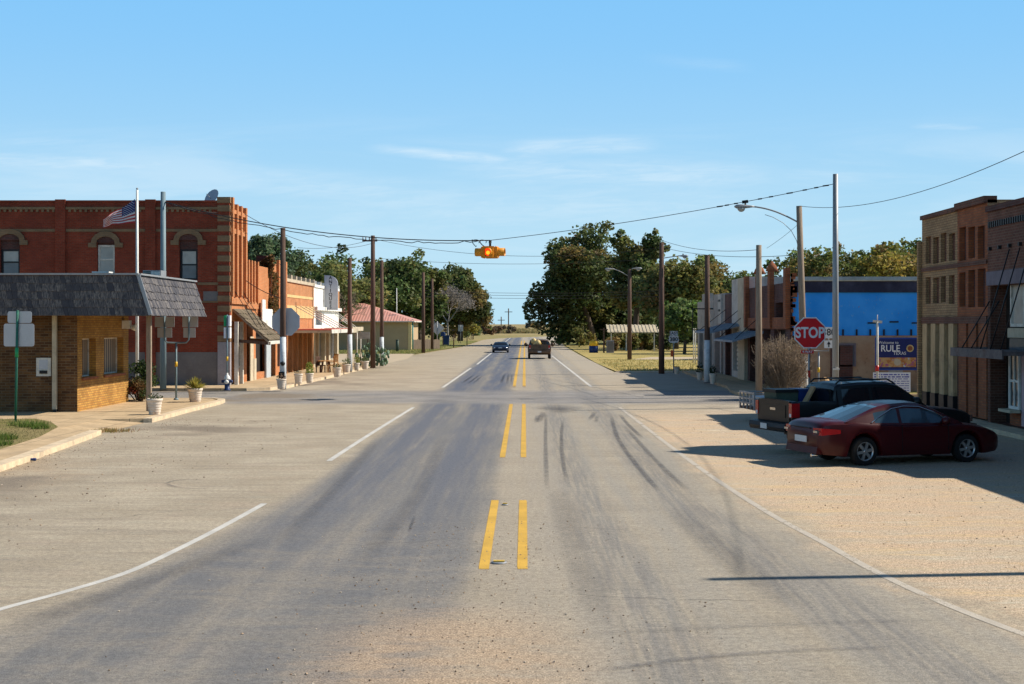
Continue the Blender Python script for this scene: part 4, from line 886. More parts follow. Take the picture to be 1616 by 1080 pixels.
mb=MB(); 
for x in (-.7,-.5,-.25,.22): mb.lathe([(.02,Z-.32),(.05,Z-.27),(.03,Z-.2),(.05,Z-.16),(.015,Z-.1)],8,(x,0,0))
[q.build('insulator',mat['galv'],t) for q in mb.islands()]; P588=(X,Y,Z)
t,X,Y,Z,r=pole('utility_pole','thin dark wooden pole with painted base at the right of the cactus',602.5,577,411,6,'darkwood',KZ,532,group=PG); P602=(X,Y,Z)
pole('utility_pole','reddish dark wooden pole left of the yellow diamond sign back, on the green verge',668,556.5,430,5.5,'darkwood',.02,group=PG)
t,X,Y,Z,r=pole('utility_pole','thin dark wooden pole just behind the diamond sign back',682,552,440,4.5,'darkwood',.02,group=PG)
pole('flagpole','slim white bare mast rising behind the red roofed building','mast',626,d=187,pyb=0,pyt=455,wpx=2,m='whitepaint') if False else None
t=thing('mast','slim white bare mast rising behind the red roofed building','mast',(xat(626,190),190,0)); mb=MB(); mb.tube([(0,0,0),(0,0,zat(455,190))],[.09,.05],8); mb.build('shaft',mat['whitepaint'],t)
t,X,Y,Z,r=pole('utility_pole','dark wooden pole with a side lamp arm at the edge of the dry lawn',1044,590,383,8.5,'darkwood',0,group=PG)
ARM=(t,X,Y,Z)
t,X,Y,Z,r=pole('utility_pole','dark wooden pole with white base between two planters on the right pavement',1116,603,403,8.5,'darkwood',KZ,537,group=PG)
pole('utility_pole','weathered pale wooden pole on the right street corner',1197.5,628,387,10,'greywood',KZ,group=PG)
# street lamps
def cobra(par,a,b,sag,head,rad=.035):
    a,b=Vector(a),Vector(b); pts=[]
    for i in range(11):
        q=i/10; p=a.lerp(b,q); p.z+=sag*math.sin(math.pi*q*.5)*(1-q*.25) if sag else 0; pts.append(p)
    mb=MB(); mb.tube(pts,rad,8); mb.build('lamp_arm',mat['galv'],par)
    e=pts[-1]; sx=-1 if b.x<a.x else 1
    h=MB(); n=10; prof=[(0,.05),(.15,.085),(.35,.13),(.6,.17),(.78,.15),(.88,.06)]; rings=[]
    vs=[];fs=[]
    for q,rr_ in prof:
        for j in range(n): an=2*math.pi*j/n; vs.append((e.x+sx*(q*head-.1),e.y+math.cos(an)*rr_*head,e.z+math.sin(an)*rr_*head*.6))
    for i in range(len(prof)-1):
        for j in range(n): fs.append((i*n+j,i*n+(j+1)%n,(i+1)*n+(j+1)%n,(i+1)*n+j))
    fs+= [tuple(range(n)),tuple(range((len(prof)-1)*n,len(prof)*n))]; h.add(vs,fs,0,True); hd=h.build('lamp_head',mat['galv'],par)
    h=MB(); h.lathe([(.17*head,0),(.16*head,-.08*head),(.09*head,-.15*head),(0.001,-.17*head)],12,(e.x+sx*(.58*head-.1),e.y,e.z-.07*head)); h.build('lens',mat['paleglass'],hd)
    h=MB(); h.lathe([(.04,0),(.04,.09),(0.001,.1)],8,(e.x+sx*.3*head,e.y,e.z+.06*head)); h.build('photocell',mat['black'],hd)
cobra(ARM[0],(.05,0,zat(408,ARM[2])),(1.15,0,zat(405,ARM[2])),.05,.75,.03)
t,X,Y,Z,r=pole('street_lamp','wooden street lamp pole with long curved arm behind the red stop sign',1269,0,333,10,'greywood',0,560,cat='street lamp',lean=-.25,d=65.2)
# put the lamp just short of the blue wall
t.location=(xat(1270,62.5),62.5,0); Y=62.5; X=xat(1270,Y)
cobra(t,(-.25,0,zat(352,Y)),(xat(1187,Y)-X,0,zat(341,Y)),.55,1.0)
mb=MB(); mb.tube([(-.25,0,zat(396,Y)),(-.36,0,zat(380,Y)),(-.6,0,zat(364,Y)),(-.95,0,zat(352,Y)),(-1.4,0,zat(343,Y)),(-1.75,0,zat(339,Y))],.014,6); mb.build('brace',mat['galv'],t)
lampP=(X-.25,Y,Z)
t,X,Y,Z,r=pole('street_lamp','far wooden street lamp with one long and one short arm above the pale canopy',993.5,568,425,6.5,'darkwood',.02,cat='street lamp')
cobra(t,(0,0,Z-.7),(xat(968,Y)-X,0,Z-.25),.35,.95,.03); cobra(t,(0,-.05,Z-.1),(.3,-.05,Z+.02),.05,1.0,.03)
t,X,Y,Z,r=pole('steel_pole','tall smooth grey steel pole holding the signal cable right of the stop sign',1318.5,0,275,9.5,'galv',0,d=54.8); steelP=(X,Y,Z)
mb=MB(); mb.box(-.12,.12,-r-.03,-r+.02,zat(584,Y),zat(582,Y)+.02); mb.build('band',mat['whitepaint'],t)
t,X,Y,Z,r=pole('steel_pole','tall blue-grey steel pole holding the signal cable beside the flag',257.5,613,303,9,'bluegrey',KZ); steelL=(X,Y,Z+KZ)
# pole just beyond the right edge whose shadow falls on the road
t=thing('utility_pole','dark wooden pole beside the near brick buildings, beyond the frame','pole',(13.6,18.9,0)); mb=MB(); mb.tube([(0,0,0),(0,1.5,9.9)],[.15,.1],10); mb.build('shaft',mat['darkwood'],t)

# traffic signal
Ys=61.5; Xs=xat(773.5,Ys); Zs=zat(398.5,Ys)
sg=thing('traffic_signal','yellow four-way traffic signal glowing red, hung on a cable over the junction','traffic light',(Xs,Ys,Zs))
ry=random.Random(2)
mb=MB(); mb.box(-.16,.16,-.16,.16,-.2,.2); mb.build('hub',mat['yellow'],sg)
mb=MB(); mb.tube([(0,0,.19),(0,0,.52)],.05,8); mb.box(-.06,.06,-.03,.03,.40,.52); mb.build('hanger',mat['black'],sg)
mat['redlit']=emis('lit_red_lens',(1,.05,.008),1.15); mat['redhot']=emis('lit_red_lens_centre',(1,.38,.02),1.35); mat['lensdark']=plain('unlit_lens',(.18,.01,.01),.2)
for i,(a,lit) in enumerate(((-12,1),(78,0),(168,0),(258,0))):
    h=MB(); h.box(-.21,.21,-.36,-.15,-.23,.23); h.box(-.24,.24,-.30,-.27,-.255,.255)
    o=h.build('signal_head',mat['yellow'],sg); o.rotation_euler=(0,0,R(a))
    v=MB(); n=18; vs=[];fs=[]
    for k in range(n+1):
        th=R(-62)+R(304)*k/n; ln=.29
        for rr_ in (.185,.165): vs+= [(rr_*math.cos(th),-.36,rr_*math.sin(th)),(rr_*math.cos(th),-.36-ln,rr_*math.sin(th))]
    for k in range(n):
        b=k*4; c=b+4; fs+=[(b,b+1,c+1,c),(b+2,c+2,c+3,b+3),(b+1,b+3,c+3,c+1)]
    v.add(vs,fs,0,True); v.build('visor',mat['yellow'],o)
    l=MB(); l.lathe([(.16,-.362),(.12,-.40),(.001,-.415)],16,(0,0,0),'y'); ln=l.build('lens',mat['redlit' if lit else 'lensdark'],o)
    if lit: l=MB(); l.lathe([(.085,-.408),(.05,-.425),(.001,-.43)],14,(.0,0,-.03),'y'); l.build('bulb',mat['redhot'],ln)
mb=MB(); mb.prism([(-.33,-.2),(-.2,-.2),(-.2,.2),(-.33,.2)],'y',-.40,-.385); mb.build('side_plate',mat['yellow'],sg)

# cables
def cable(name,label,a,b,sag,r,n=24,group='overhead cables',wob=0,cat='cable',seed=0):
    a,b=Vector(a),Vector(b); rw=random.Random(seed); pts=[]
    for i in range(n+1):
        q=i/n; p=a.lerp(b,q)-a; p.z-=sag*4*q*(1-q)
        if wob and 0<i<n: p.z+=rw.uniform(-wob,wob); p.y+=rw.uniform(-wob,wob)
        pts.append(p)
    mb=MB(); mb.tube(pts,r,5,caps=False); o=mb.build(name,mat['wire'],None,a); return tag(o,label,cat,group)
topL=(steelL[0],steelL[1],zat(318,steelL[1])); hang=(Xs,Ys,Zs+.52); topR=(steelP[0],steelP[1],zat(290,steelP[1]))
cable('signal_cable','black span cable from the blue-grey pole to the traffic signal',topL,hang,.55,.022,40,seed=1)
cable('signal_cable','thin feed wire twisted along the left span cable of the signal',(topL[0],topL[1],topL[2]-.05),(hang[0]-.1,hang[1],hang[2]-.02),  .66,.018,60,wob=.05,seed=2)
rc=cable('signal_cable','black span cable with clips from the traffic signal to the grey steel pole',hang,topR,.18,.013,30,seed=3)
mb=MB(); A=Vector(hang); Bv=Vector(topR)
for i,q in enumerate((.69,.71,.735,.76,.8,.83,.88,.92,.95,.975)): p=A.lerp(Bv,q); p.z-=.18*4*q*(1-q); mb.obox(p-A,(.16 if i%3 else .24,.05,.05 if i!=3 else .12),Matrix.Rotation(math.atan2(A.z-Bv.z,Bv.x-A.x),3,'Y'))
[q.build('clip',mat['black'],rc) for q in mb.islands()]
mb=MB()
for cx0,rr_ in ((-.62,.13),(-.3,.11)): mb.tube([(cx0+rr_*math.cos(a)+.05*math.sin(2*a),.03*math.sin(a),-.12+rr_*1.15*math.sin(a)) for a in [i*math.pi/7 for i in range(13)]],.017,5,caps=False)
mb.tube([(-.8,0,.02),(-.5,0,-.02),(-.35,0,-.2),(-.1,0,-.36)],.018,5)
tag(mb.build('cable_loops',mat['wire'],None,hang),'coiled slack cable loops hanging left of the signal','cable','overhead cables')
cable('overhead_wire','wire rising from the street lamp pole toward the top right corner',lampP,(13.6,20.35,9.6),1.5,.011,30,seed=4)
def fw(lab,pa,da,pb,db,sag=.5,r=.016): cable('overhead_wire',lab,(xat(pa[0],da),da,zat(pa[1],da)),(xat(pb[0],db),db,zat(pb[1],db)),sag,r)
fw('thin wire from the corner building toward the crossarm pole',(386,338),72,(588,384),106,.9,.015)
fw('lower thin wire running in front of the dark left trees',(470,391),120,(588,378),108,.3,.015)
fw('thin wire crossing the sky between crossarm pole and big tree',(588,377),107,(1044,391),92,.9,.013)
fw('upper thin wire over the shaded right row',(1046,380),92,(1200,394),64,.3,.013)
fw('second thin wire over the shaded right row',(1046,391),92,(1264,402),63,.3,.013)
fw('high thin wire crossing above the far road',(600,408),110,(1044,408),92,.4,.012)
fw('dark wire low across the far road, upper of three',(668,459),165,(1044,459),165,.3,.02)
fw('dark wire low across the far road, middle of three',(668,463.5),166,(1044,463.5),166,.25,.02)
fw('dark wire low across the far road, lowest of three',(668,468),167,(1044,468),167,.25,.02)
fw('lamp guy wire over the maroon brick building',(1262,352),62.5,(1210,392),66,.05,.008)
fw('slack wire in front of the vine covered building',(388,443),72,(446,472),70.3,.1,.02)
fw('wire from the flag corner pole to the brick cornice',(259,318),68,(345,336),70.9,.12,.012)

# STOP sign
Y=48; X=xat(1278,Y); st=thing('stop_sign','red octagonal STOP sign on a thin post beside the pickup','sign',(X,Y,0))
zc=zat(525.5,Y); W0=49*Y/2244
mb=MB(); mb.prism([(x,z+zc) for x,z in octa(W0)],'y',-.012,0); mb.prism([(x,z+zc) for x,z in octa(W0*.93)],'y',-.016,-.0125,1); mb.build('plate',[mat['signwhite'],mat['stopred']],st)
text('STOP',.50,mat['signwhite'],(0,-.021,zc-.01),FACE,st,bold=.014,sx=.80,spacing=1.02)
mb=MB(); mb.tube([(-.02,.045,0),(-.02,.045,zc+.3)],.032,8); mb.build('post',mat['galv'],st)
mb=MB(); zz=zat(555.5,Y); mb.box(-.30,.13,-.02,0,zz-.055,zz+.055); p=mb.build('plaque',mat['stopred'],st); text('4-WAY',.11,mat['signwhite'],(-.085,-.024,zz),FACE,p,bold=.002,ext=.002)
mb=MB(); mb.box(-.06,.02,.0,.012,zat(596,Y),zat(585,Y)); mb.build('reflector',mat['reflred'],st)
# route marker assemblies on twin-armed frames
def shield(w,h): return [(0,-h/2),(w*.16,-h*.46),(w*.40,-h*.40),(w*.5,-h*.12),(w*.43,h*.18),(w*.48,h*.36),(w*.36,h*.5),(w*.18,h*.44),(0,h*.5),(-w*.18,h*.44),(-w*.36,h*.5),(-w*.48,h*.36),(-w*.43,h*.18),(-w*.5,-h*.12),(-w*.40,-h*.40),(-w*.16,-h*.46)]
Y=58.5; X=xat(1292,Y); rm=thing('route_marker','white 380 route marker with black up arrow, partly behind stop sign and steel pole','sign',(X,Y,0))
u=Y/2244
mb=MB(); mb.tube([(0,0,KZ),(0,0,zat(556,Y))],.035,8); mb.tube([(-.4,0,zat(520,Y)),(-.4,0,zat(554,Y)),(.4,0,zat(554,Y)),(.4,0,zat(520,Y))],.03,8); mb.build('frame',mat['galv'],rm)
mb=MB(); mb.tube([(0,0,zat(588,Y)),(0,0,zat(580,Y))],.05,8); mb.build('tag',mat['yellowtag'],rm)
for sx,nm in ((-1,'380'),(1,'380')):
    q=sx*15.5*u
    mb=MB(); mb.box(q-14*u,q+14*u,-.055,-.04,zat(534,Y),zat(516.5,Y)); b=mb.build('marker_plate',mat['signwhite'],rm); text(nm,.40,mat['signblack'],(q-.0,-.06,zat(525,Y)),FACE,b,bold=.004,sx=.9)
    mb=MB(); mb.box(q-7.2*u,q+7.2*u,-.055,-.04,zat(549.5,Y),zat(537.5,Y)); b=mb.build('arrow_plate',mat['signwhite'],rm)
    mb=MB(); z0=zat(548,Y); k=u; mb.prism([(q-1*k,z0),(q+1*k,z0),(q+1*k,z0+4.5*k),(q+3.2*k,z0+4.2*k),(q,z0+9.3*k),(q-3.2*k,z0+4.2*k),(q-1*k,z0+4.5*k)],'y',-.06,-.056); mb.build('arrow',mat['signblack'],b)
# backs of two route signs on the left corner
Y=57.2; X=xat(278,Y); lm=thing('route_marker','twin grey sign backs on a forked green post beside the potted yucca','sign',(X,Y,KZ)); u=Y/2244
zf=lambda p: zat(p,Y)-KZ
mb=MB(); mb.tube([(0,0,0),(0,0,zf(542))],.04,8,0); xl,xr_=-18.5*u,20*u
mb.tube([(xl,0,zf(500)),(xl,0,zf(536)),(xl+.1,0,zf(541)),(0,0,zf(541.5)),(xr_-.1,0,zf(541)),(xr_,0,zf(536)),(xr_,0,zf(500))],.032,8,0); mb.lathe([(.11,0),(.09,.06),(.05,.08)],8); mb.build('frame',mat['bluegrey'],lm)
mb=MB(); mb.tube([(0,0,zf(579)),(0,0,zf(571))],.055,8); mb.build('tag',mat['yellowtag'],lm)
for a,b,c,e in ((244,275,500,516.5),(248,271,517.5,533),(287.5,312,500,516.5),(289,308,517.5,533)):
    mb=MB(); mb.box((a-278)*u,(b-278)*u,.035,.05,zf(e),zf(c)); mb.build('sign_back',mat['signback'],lm)
mb=MB(); mb.box((289-278)*u,(302-278)*u,.05,.056,zf(509),zf(501)); mb.build('label_plate',mat['signwhite'],lm)
# green post with two grey backs, near left
X,Y=gp(24.5,667,KZ); pm=thing('sign_post','green steel post on the grass with two plain grey sign backs','sign',(X,Y,KZ)); u=Y/2244; zf=lambda p: zat(p,Y)-KZ
mb=MB(); mb.tube([(0,0,0),(.06,0,zf(490))],.04,8); mb.build('post',mat['greenpost'],pm); mb=MB(); mb.tube([(.033,0,zf(564)),(.04,0,zf(549))],.055,8); mb.build('sleeve',mat['brightgreen'],pm)
for a,b,c,e in ((11,49,491.5,510),(5,53,511,547)):
    mb=MB(); pts=[]; x0,x1,z0,z1=(a-24.5)*u,(b-24.5)*u,zf(e),zf(c); k=.06
    for cx_,cz,s0 in ((x1-k,z1-k,0),(x0+k,z1-k,90),(x0+k,z0+k,180),(x1-k,z0+k,270)): pts+=[(cx_+k*math.cos(R(s0+q)),cz+k*math.sin(R(s0+q))) for q in (0,45,90)]
    mb.prism(pts,'y',.05,.065); mb.build('sign_back',mat['signback'],pm)
# street name post by hydrant
X,Y=gp(358.5,612,KZ); sn=thing('street_name_post','slim green street-name post behind the hydrant with edge-on white blades','sign',(X,Y,KZ)); zf=lambda p: zat(p,Y)-KZ
mb=MB(); mb.tube([(0,0,0),(0,0,zf(497))],.035,8); mb.build('post',mat['bluegrey'],sn); mb=MB(); mb.tube([(0,0,zf(570)),(0,0,zf(563))],.05,8); mb.build('tag',mat['yellowtag'],sn)
for dx,m_ in ((-.1,'brightgreen'),(.1,'signwhite')):
    for a,b in ((515,498),(534,517)): mb=MB(); mb.box(dx-.045,dx+.045,-.08,.3,zf(a),zf(b)); mb.build('blade',mat[m_ if b<510 or dx>0 else 'signwhite'],sn)
# US 380 sign on the far right verge
X,Y=gp(1063,589,0); us=thing('route_sign','EAST 380 route sign with an orange marker on the dry verge','sign',(X,Y,0)); u=Y/2244; zf=lambda p: zat(p,Y)
mb=MB(); mb.tube([(0,0,0),(0,0,zf(524))],.04,8); mb.build('post',mat['galv'],us)
mb=MB(); mb.box(-6.3*u,6.5*u,-.06,-.045,zf(529.8),zf(522.8)); b=mb.build('plate',mat['signwhite'],us); text('EAST',.26,mat['signblack'],(0,-.065,zf(526.3)),FACE,b,bold=.006)
mb=MB(); mb.prism([(x,z+zf(536)) for x,z in shield(16.5*u,11.5*u)],'y',-.06,-.045); b=mb.build('shield_plate',mat['signwhite'],us); text('380',.36,mat['signblack'],(0,-.065,zf(535.8)),FACE,b,bold=.008)
mb=MB(); mb.box(-.2,-.02,-.08,-.05,zf(563),zf(553)); mb.build('marker',mat['orange'],us)
# diamond sign back
Y=182; X=xat(690,Y); ds=thing('diamond_sign','grey back of a diamond warning sign on the green verge','sign',(X,Y,0)); u=Y/2244; zf=lambda p: zat(p,Y)
mb=MB(); mb.tube([(0,-.06,0),(0,-.06,zf(507))],.055,8); mb.build('post',mat['galv'],ds); mb=MB(); k=11.2*u; zc=zf(518.3); mb.prism([(0,zc-k),(k,zc),(0,zc+k),(-k,zc)],'y',0,.02); mb.build('plate',mat['signback'],ds)
# welcome sign
Y=61.6; X=xat(1415.5,Y); ws=thing('welcome_sign','navy WELCOME TO RULE TEXAS sign above a white listing board','sign',(X,Y,KZ)); u=Y/2244; zf=lambda p: zat(p,Y)-KZ; xf=lambda p:(p-1415.5)*u
mb=MB(); mb.box(xf(1381.5),xf(1450),0,.09,zf(584.5),zf(533)); mb.build('cabinet',mat['signblue'],ws)
mb=MB(); mb.box(xf(1384),xf(1447),-.012,-.002,zf(582),zf(535.5)); fp=mb.build('face',mat['navy'],ws)
text('Welcome to',.17,mat['signwhite'],(xf(1386),-.018,zf(541)),FACE,fp,align='LEFT',ext=.003); text('RULE',.40,mat['signwhite'],(xf(1389.5),-.018,zf(550.5)),FACE,fp,align='LEFT',bold=.006,ext=.003,sx=.92); text('TEXAS',.19,mat['signwhite'],(xf(1409.5),-.018,zf(558)),FACE,fp,align='LEFT',ext=.003)
mb=MB(); mb.lathe([(5.8*u,-.02),(5.8*u,-.014)],14,(xf(1436),0,zf(550)),'y',0,False); mb.build('emblem_wreath',mat['glint_wreath'],fp)
mb=MB(); mb.lathe([(4.0*u,-.026),(4.0*u,-.021)],14,(xf(1436),0,zf(550)),'y',0,False); mb.build('emblem',mat['rust_brick'],fp)
def collage():
    t=M('photo_collage_panel'); n=t.noise(2.6,3,.6); n2=t.noise(5,3,.6,t.map(loc=(3,1,2))); c=t.mix(t.ss(n,.42,.55),(.42,.16,.05),(.55,.33,.14)); c=t.mix(t.ss(n2,.55,.62),c,(.35,.10,.22)); c=t.mix(t.ss(t.noise(3.3,2,.5,t.map(loc=(9,4,1))),.56,.62),c,(.45,.55,.60)); return t.out(c,.4)
mat['collage']=collage()
mb=MB(); mb.box(xf(1386),xf(1445.5),-.02,-.0125,zf(579.5),zf(564.5)); pc=mb.build('picture_panel',mat['collage'],fp)
mb=MB(); mb.lathe([(5.5*u,-.026),(5.5*u,-.0205)],16,(xf(1416),0,zf(572)),'y',0,False); mb.build('seal',mat['cream'],pc)
mb=MB(); mb.box(xf(1378),xf(1437),0,.06,zf(619),zf(588)); lb=mb.build('listing_board',mat['signwhite'],ws)
mb=MB(); rb=random.Random(8); mat['bluetext']=plain('faded_blue_lettering',(.10,.10,.38),.6,.1,5)
for r_ in range(8):
    z1=zf(590.5+r_*3.6); x=xf(1379.5)
    while x<xf(1434):
        w=rb.uniform(2,8)*u; w=min(w,xf(1436)-x); mb.box(x,x+w,-.006,-.001,z1-(.052 if r_<2 else .03),z1); x+=w+rb.uniform(.8,2.5)*u
mb.build('text_lines',mat['bluetext'],lb)
mb=MB()
for p in (1386,1434): mb.box(xf(p)-.06,xf(p)+.06,.09,.2,0,zf(590))
mb.box(xf(1403),xf(1425),.02,.1,zf(588),zf(583)); [q.build('post',mat['galv'],ws) for q in mb.islands()]
Y=59.5; X=xat(1384.5,Y); wp=thing('white_post','thin white post with small cross arms and a red band by the welcome sign','post',(X,Y,KZ)); zf=lambda p: zat(p,Y)-KZ
mb=MB(); mb.tube([(0,0,0),(0,0,zf(508))],[.055,.05],8); mb.tube([(0,0,zf(508)),(0,0,zf(497))],.02,6); mb.bar((-.18,0,zf(507)),(.2,0,zf(508.5)),.04,.1); mb.build('shaft',mat['oldwhite'],wp); mb=MB(); mb.tube([(-.01,0,zf(586)),(-.01,0,zf(577))],.075,8); mb.build('band',mat['reflred'],wp)
Y=60.5; t=thing('wooden_post','short grey wooden post between the stop sign and the boulders','post',(xat(1284,Y),Y,KZ)); mb=MB(); mb.box(-.09,.09,-.09,.09,0,zat(573,Y)-KZ); mb.build('shaft',mat['greywood'],t); mb=MB(); mb.box(-.1,.1,-.1,.1,zat(573,Y)-KZ+.002,zat(572,Y)-KZ+.05); mb.build('cap',mat['greywood'],t)
def rock(px,Y,w,h,seed,lab):
    r_=random.Random(seed); bm=bmesh.new(); bmesh.ops.create_icosphere(bm,subdivisions=3,radius=1)
    ph=[r_.uniform(0,6) for _ in range(6)]
    for v in bm.verts:
        k=1+.13*math.sin(3*v.co.x+ph[0])+.10*math.sin(4*v.co.y+ph[1]+2*v.co.z)+.05*math.sin(9*v.co.z+ph[2]+5*v.co.x); v.co=Vector((v.co.x*w*k,v.co.y*w*.7*k,max(-.1,v.co.z)*h*k))
    me=bpy.data.meshes.new('boulder'); bm.to_mesh(me); bm.free(); me.materials.append(mat['rock']); o=bpy.data.objects.new('boulder',me); COL.objects.link(o); o.location=(xat(px,Y),Y,KZ); tag(o,lab,'boulder','boulders by the blue wall')
rock(1300,60.3,.40,.66,1,'larger rounded tan boulder left of the grey steel pole'); rock(1333,60.6,.28,.48,2,'smaller tan boulder just right of the grey steel pole')

# hydrant
X,Y=gp(358.5,617,.02); X,Y=gp(358.5,616.5,KZ); hy=thing('fire_hydrant','navy blue fire hydrant with white bonnet on the left street corner','hydrant',(X,Y,KZ))
mb=MB(); mb.lathe([(.17,0),(.17,.04),(.12,.05),(.12,.42),(.145,.44),(.145,.50),(.12,.51)],16); mb.build('barrel',mat['navyhyd'],hy)
mb=MB(); mb.lathe([(.15,.51),(.15,.55),(.13,.60),(.10,.68),(.05,.73),(.045,.80),(.001,.81)],16); mb.build('bonnet',mat['whitepaint'],hy)
mb=MB(); mb.lathe([(.07,-.25),(.07,-.11)],10,(0,0,.42),'x'); mb.lathe([(.07,.11),(.07,.25)],10,(0,0,.42),'x'); mb.build('nozzle',mat['navyhyd'],hy); mb=MB(); mb.lathe([(.02,-.24),(.09,-.22),(.10,-.11)],12,(0,0,.40),'y'); mb.build('pumper_cap',mat['whitepaint'],hy)

# planters
def leafy(mb,cols,kind,c,r,h,n,rs,base):
    for i in range(n):
        a=rs.uniform(0,6.283); 
        if kind=='yucca':
            el=rs.uniform(R(15),R(88)); L=h*rs.uniform(.75,1.1); w=.022; d_=Vector((math.cos(a)*math.cos(el),math.sin(a)*math.cos(el),math.sin(el))); s_=Vector((-math.sin(a),math.cos(a),0))*w
            p0=Vector((c[0],c[1],c[2]))+d_*.03; p1=p0+d_*L*.6; p2=p0+d_*L-Vector((0,0,.06*L)); vs=[p0-s_,p0+s_,p1+s_,p2,p1-s_]; mb.add(vs,[(0,1,2,3,4)]); k=5
        else:
            rr_=r*math.sqrt(rs.random()); zz=h*rs.random()*(1-.4*(rr_/r)); p=Vector((c[0]+rr_*math.cos(a),c[1]+rr_*math.sin(a),c[2]+zz)); s=rs.uniform(.03,.06); t1=Vector((rs.gauss(0,1),rs.gauss(0,1),rs.gauss(0,1))).normalized(); t2=t1.orthogonal().normalized(); mb.add([p-t1*s,p+t2*s*.6,p+t1*s,p-t2*s*.6],[(0,1,2,3)]); k=4
        q=rs.uniform(.65,1.3); col=(base[0]*q*rs.uniform(.85,1.15),base[1]*q,base[2]*q,1); cols+=[col]*k
def planter(px,pyb,pyt,wpx,lab,kind,base,ph=.3,seed=0,n=90,terra=False):
    X,Y=gp(px,pyb,KZ); h=(pyb-pyt)/2244*Y; r=wpx/2244*Y/2; t=thing('planter',lab,'planter',(X,Y,KZ),0,'white planters on the pavement')
    mb=MB(); prof=[(r*.68,0),(r*.7,.02)]
    for i in range(1,5): q=i/5; z=h*.8*q; rr_=r*(.7+.22*q); prof+=[(rr_-.008,z-.01),(rr_+.012,z+.015),(rr_-.004,z+.04)]
    prof+=[(r*.93,h*.83),(r,h*.86),(r,h),(r*.9,h),(r*.87,h*.9)]; mb.lathe(prof,20); mb.build('pot',mat['terracotta'],t)
    mb=MB(); mb.lathe([(r*.88,h*.9),(.001,h*.93)],16); mb.build('soil',mat['soil'],t)
    if kind:
        mb=MB(); cols=[]; leafy(mb,cols,kind,(0,0,h*.9),r*.95,ph,n,random.Random(seed+31),base); mb.build('plant',mat['leaf'],t,fix=False,col=cols)
    return t
planter(244,654.5,629,25,'ribbed white planter with sparse low weeds beside the wooden porch post','bush',(.10,.12,.06),.25,1,60)
planter(308,634.5,613,24,'ribbed white planter with spiky golden yucca','yucca',(.36,.32,.07),.52,2,170)
planter(375.5+0,614,597,15,'white planter partly hidden behind the hydrant','bush',(.1,.12,.05),.15,3,30) if False else None
planter(444,614,598,16,'white planter half hidden behind the painted pole base','bush',(.2,.13,.08),.3,3,50)
planter(471,606,590,14.5,'white planter with bare stems, second along the awning','bush',(.16,.14,.09),.25,4,40)
planter(488.5,604.5,589,13.5,'white planter with a bright green shrub under the awning','bush',(.22,.26,.04),.75,5,240)
planter(532,595,580,14,'white planter with low grey-green plants near the awning post','bush',(.12,.15,.07),.3,6,90)
planter(546.5,588,575,14.5,'white planter touching the painted pole by the tattered awning','bush',(.10,.14,.05),.55,7,160)
planter(563,585,573,10,'narrow pot with yellow-green bush left of the cactus','bush',(.25,.25,.05),.6,8,170)
planter(576,582.5,570,13,'white planter directly in front of the cactus','bush',(.14,.17,.06),.4,9,120)
planter(1068,590.5,580,10,'pale planter at the foot of the 380 sign','bush',(.12,.05,.04),.12,10,40)
planter(1104.5,600,588,11,'pale planter left of the white-based pole on the right pavement','bush',(.03,.05,.02),.7,11,150)
planter(1125,606,589.5,12,'pale planter right of the white-based pole on the right pavement','bush',(.03,.05,.02),.5,12,150)

# flag
Yf=60.8; Xf=xat(216.5,Yf); fl=thing('flagpole','white flagpole behind the shake roof','flagpole',(Xf,Yf,0)); zt=zat(300,Yf)
mb=MB(); mb.tube([(0,0,0),(0,0,zt)],[.075,.05],10); mb.build('shaft',mat['whitepaint'],fl); mb=MB(); mb.lathe([(.001,-.06),(.06,0),(.001,.06)],10,(0,0,zt+.05)); mb.build('finial',mat['galv'],fl)
mat['fred']=plain('flag_red',(.42,.035,.04),.8,.1,6); mat['fwhite']=plain('flag_white',(.66,.62,.60),.8,.06,6); mat['fblue']=plain('flag_blue',(.018,.03,.14),.8,.1,6)
mb=MB(); nu,nv=40,26; ht=zat(314,Yf); hb=zat(352,Yf)
def fpnt(u,v): # u along the fly, v from bottom 0 to top 1
    L=1.42*u; top=ht-.86*u**.9; bot=hb-.07*u-.10*u*u; z=bot+(top-bot)*v
    return (-.09-L*(1-.04*math.sin(9*u)),.16*u*math.sin(8.5*u-1.8*v)+.05*u*math.sin(17*u+3*v),z+.03*u*math.sin(11*u+1.5*v))
for i in range(nu):
    for j in range(nv):
        u0,u1,v0,v1=i/nu,(i+1)/nu,j/nv,(j+1)/nv; s_=int(j/2); m_=0 if s_%2==0 else 1
        if u0<.4 and s_>=6: m_=2
        mb.add([fpnt(u0,v0),fpnt(u1,v0),fpnt(u1,v1),fpnt(u0,v1)],[(0,1,2,3)],m_,True)
fg=mb.build('flag',[mat['fred'],mat['fwhite'],mat['fblue']],None,(Xf,Yf,0),fix=False); tag(fg,'American stars and stripes flag drooping in the breeze on the white pole','flag')
mb=MB()
for rr_ in range(9):
    for k in range(6 if rr_%2==0 else 5):
        u=.4*(k+.5+(0 if rr_%2==0 else .5))/6; v=12/26+(14/26)*(rr_+.5)/9; p=fpnt(u,v)
        for off in (-.012,.012): mb.add([(p[0]+.018*math.cos(a),p[1]+off,p[2]+.018*math.sin(a)) for a in [q*math.pi*2/5 for q in range(5)]],[(0,1,2,3,4)])
mb.build('stars',mat['fwhite'],fg,fix=False)

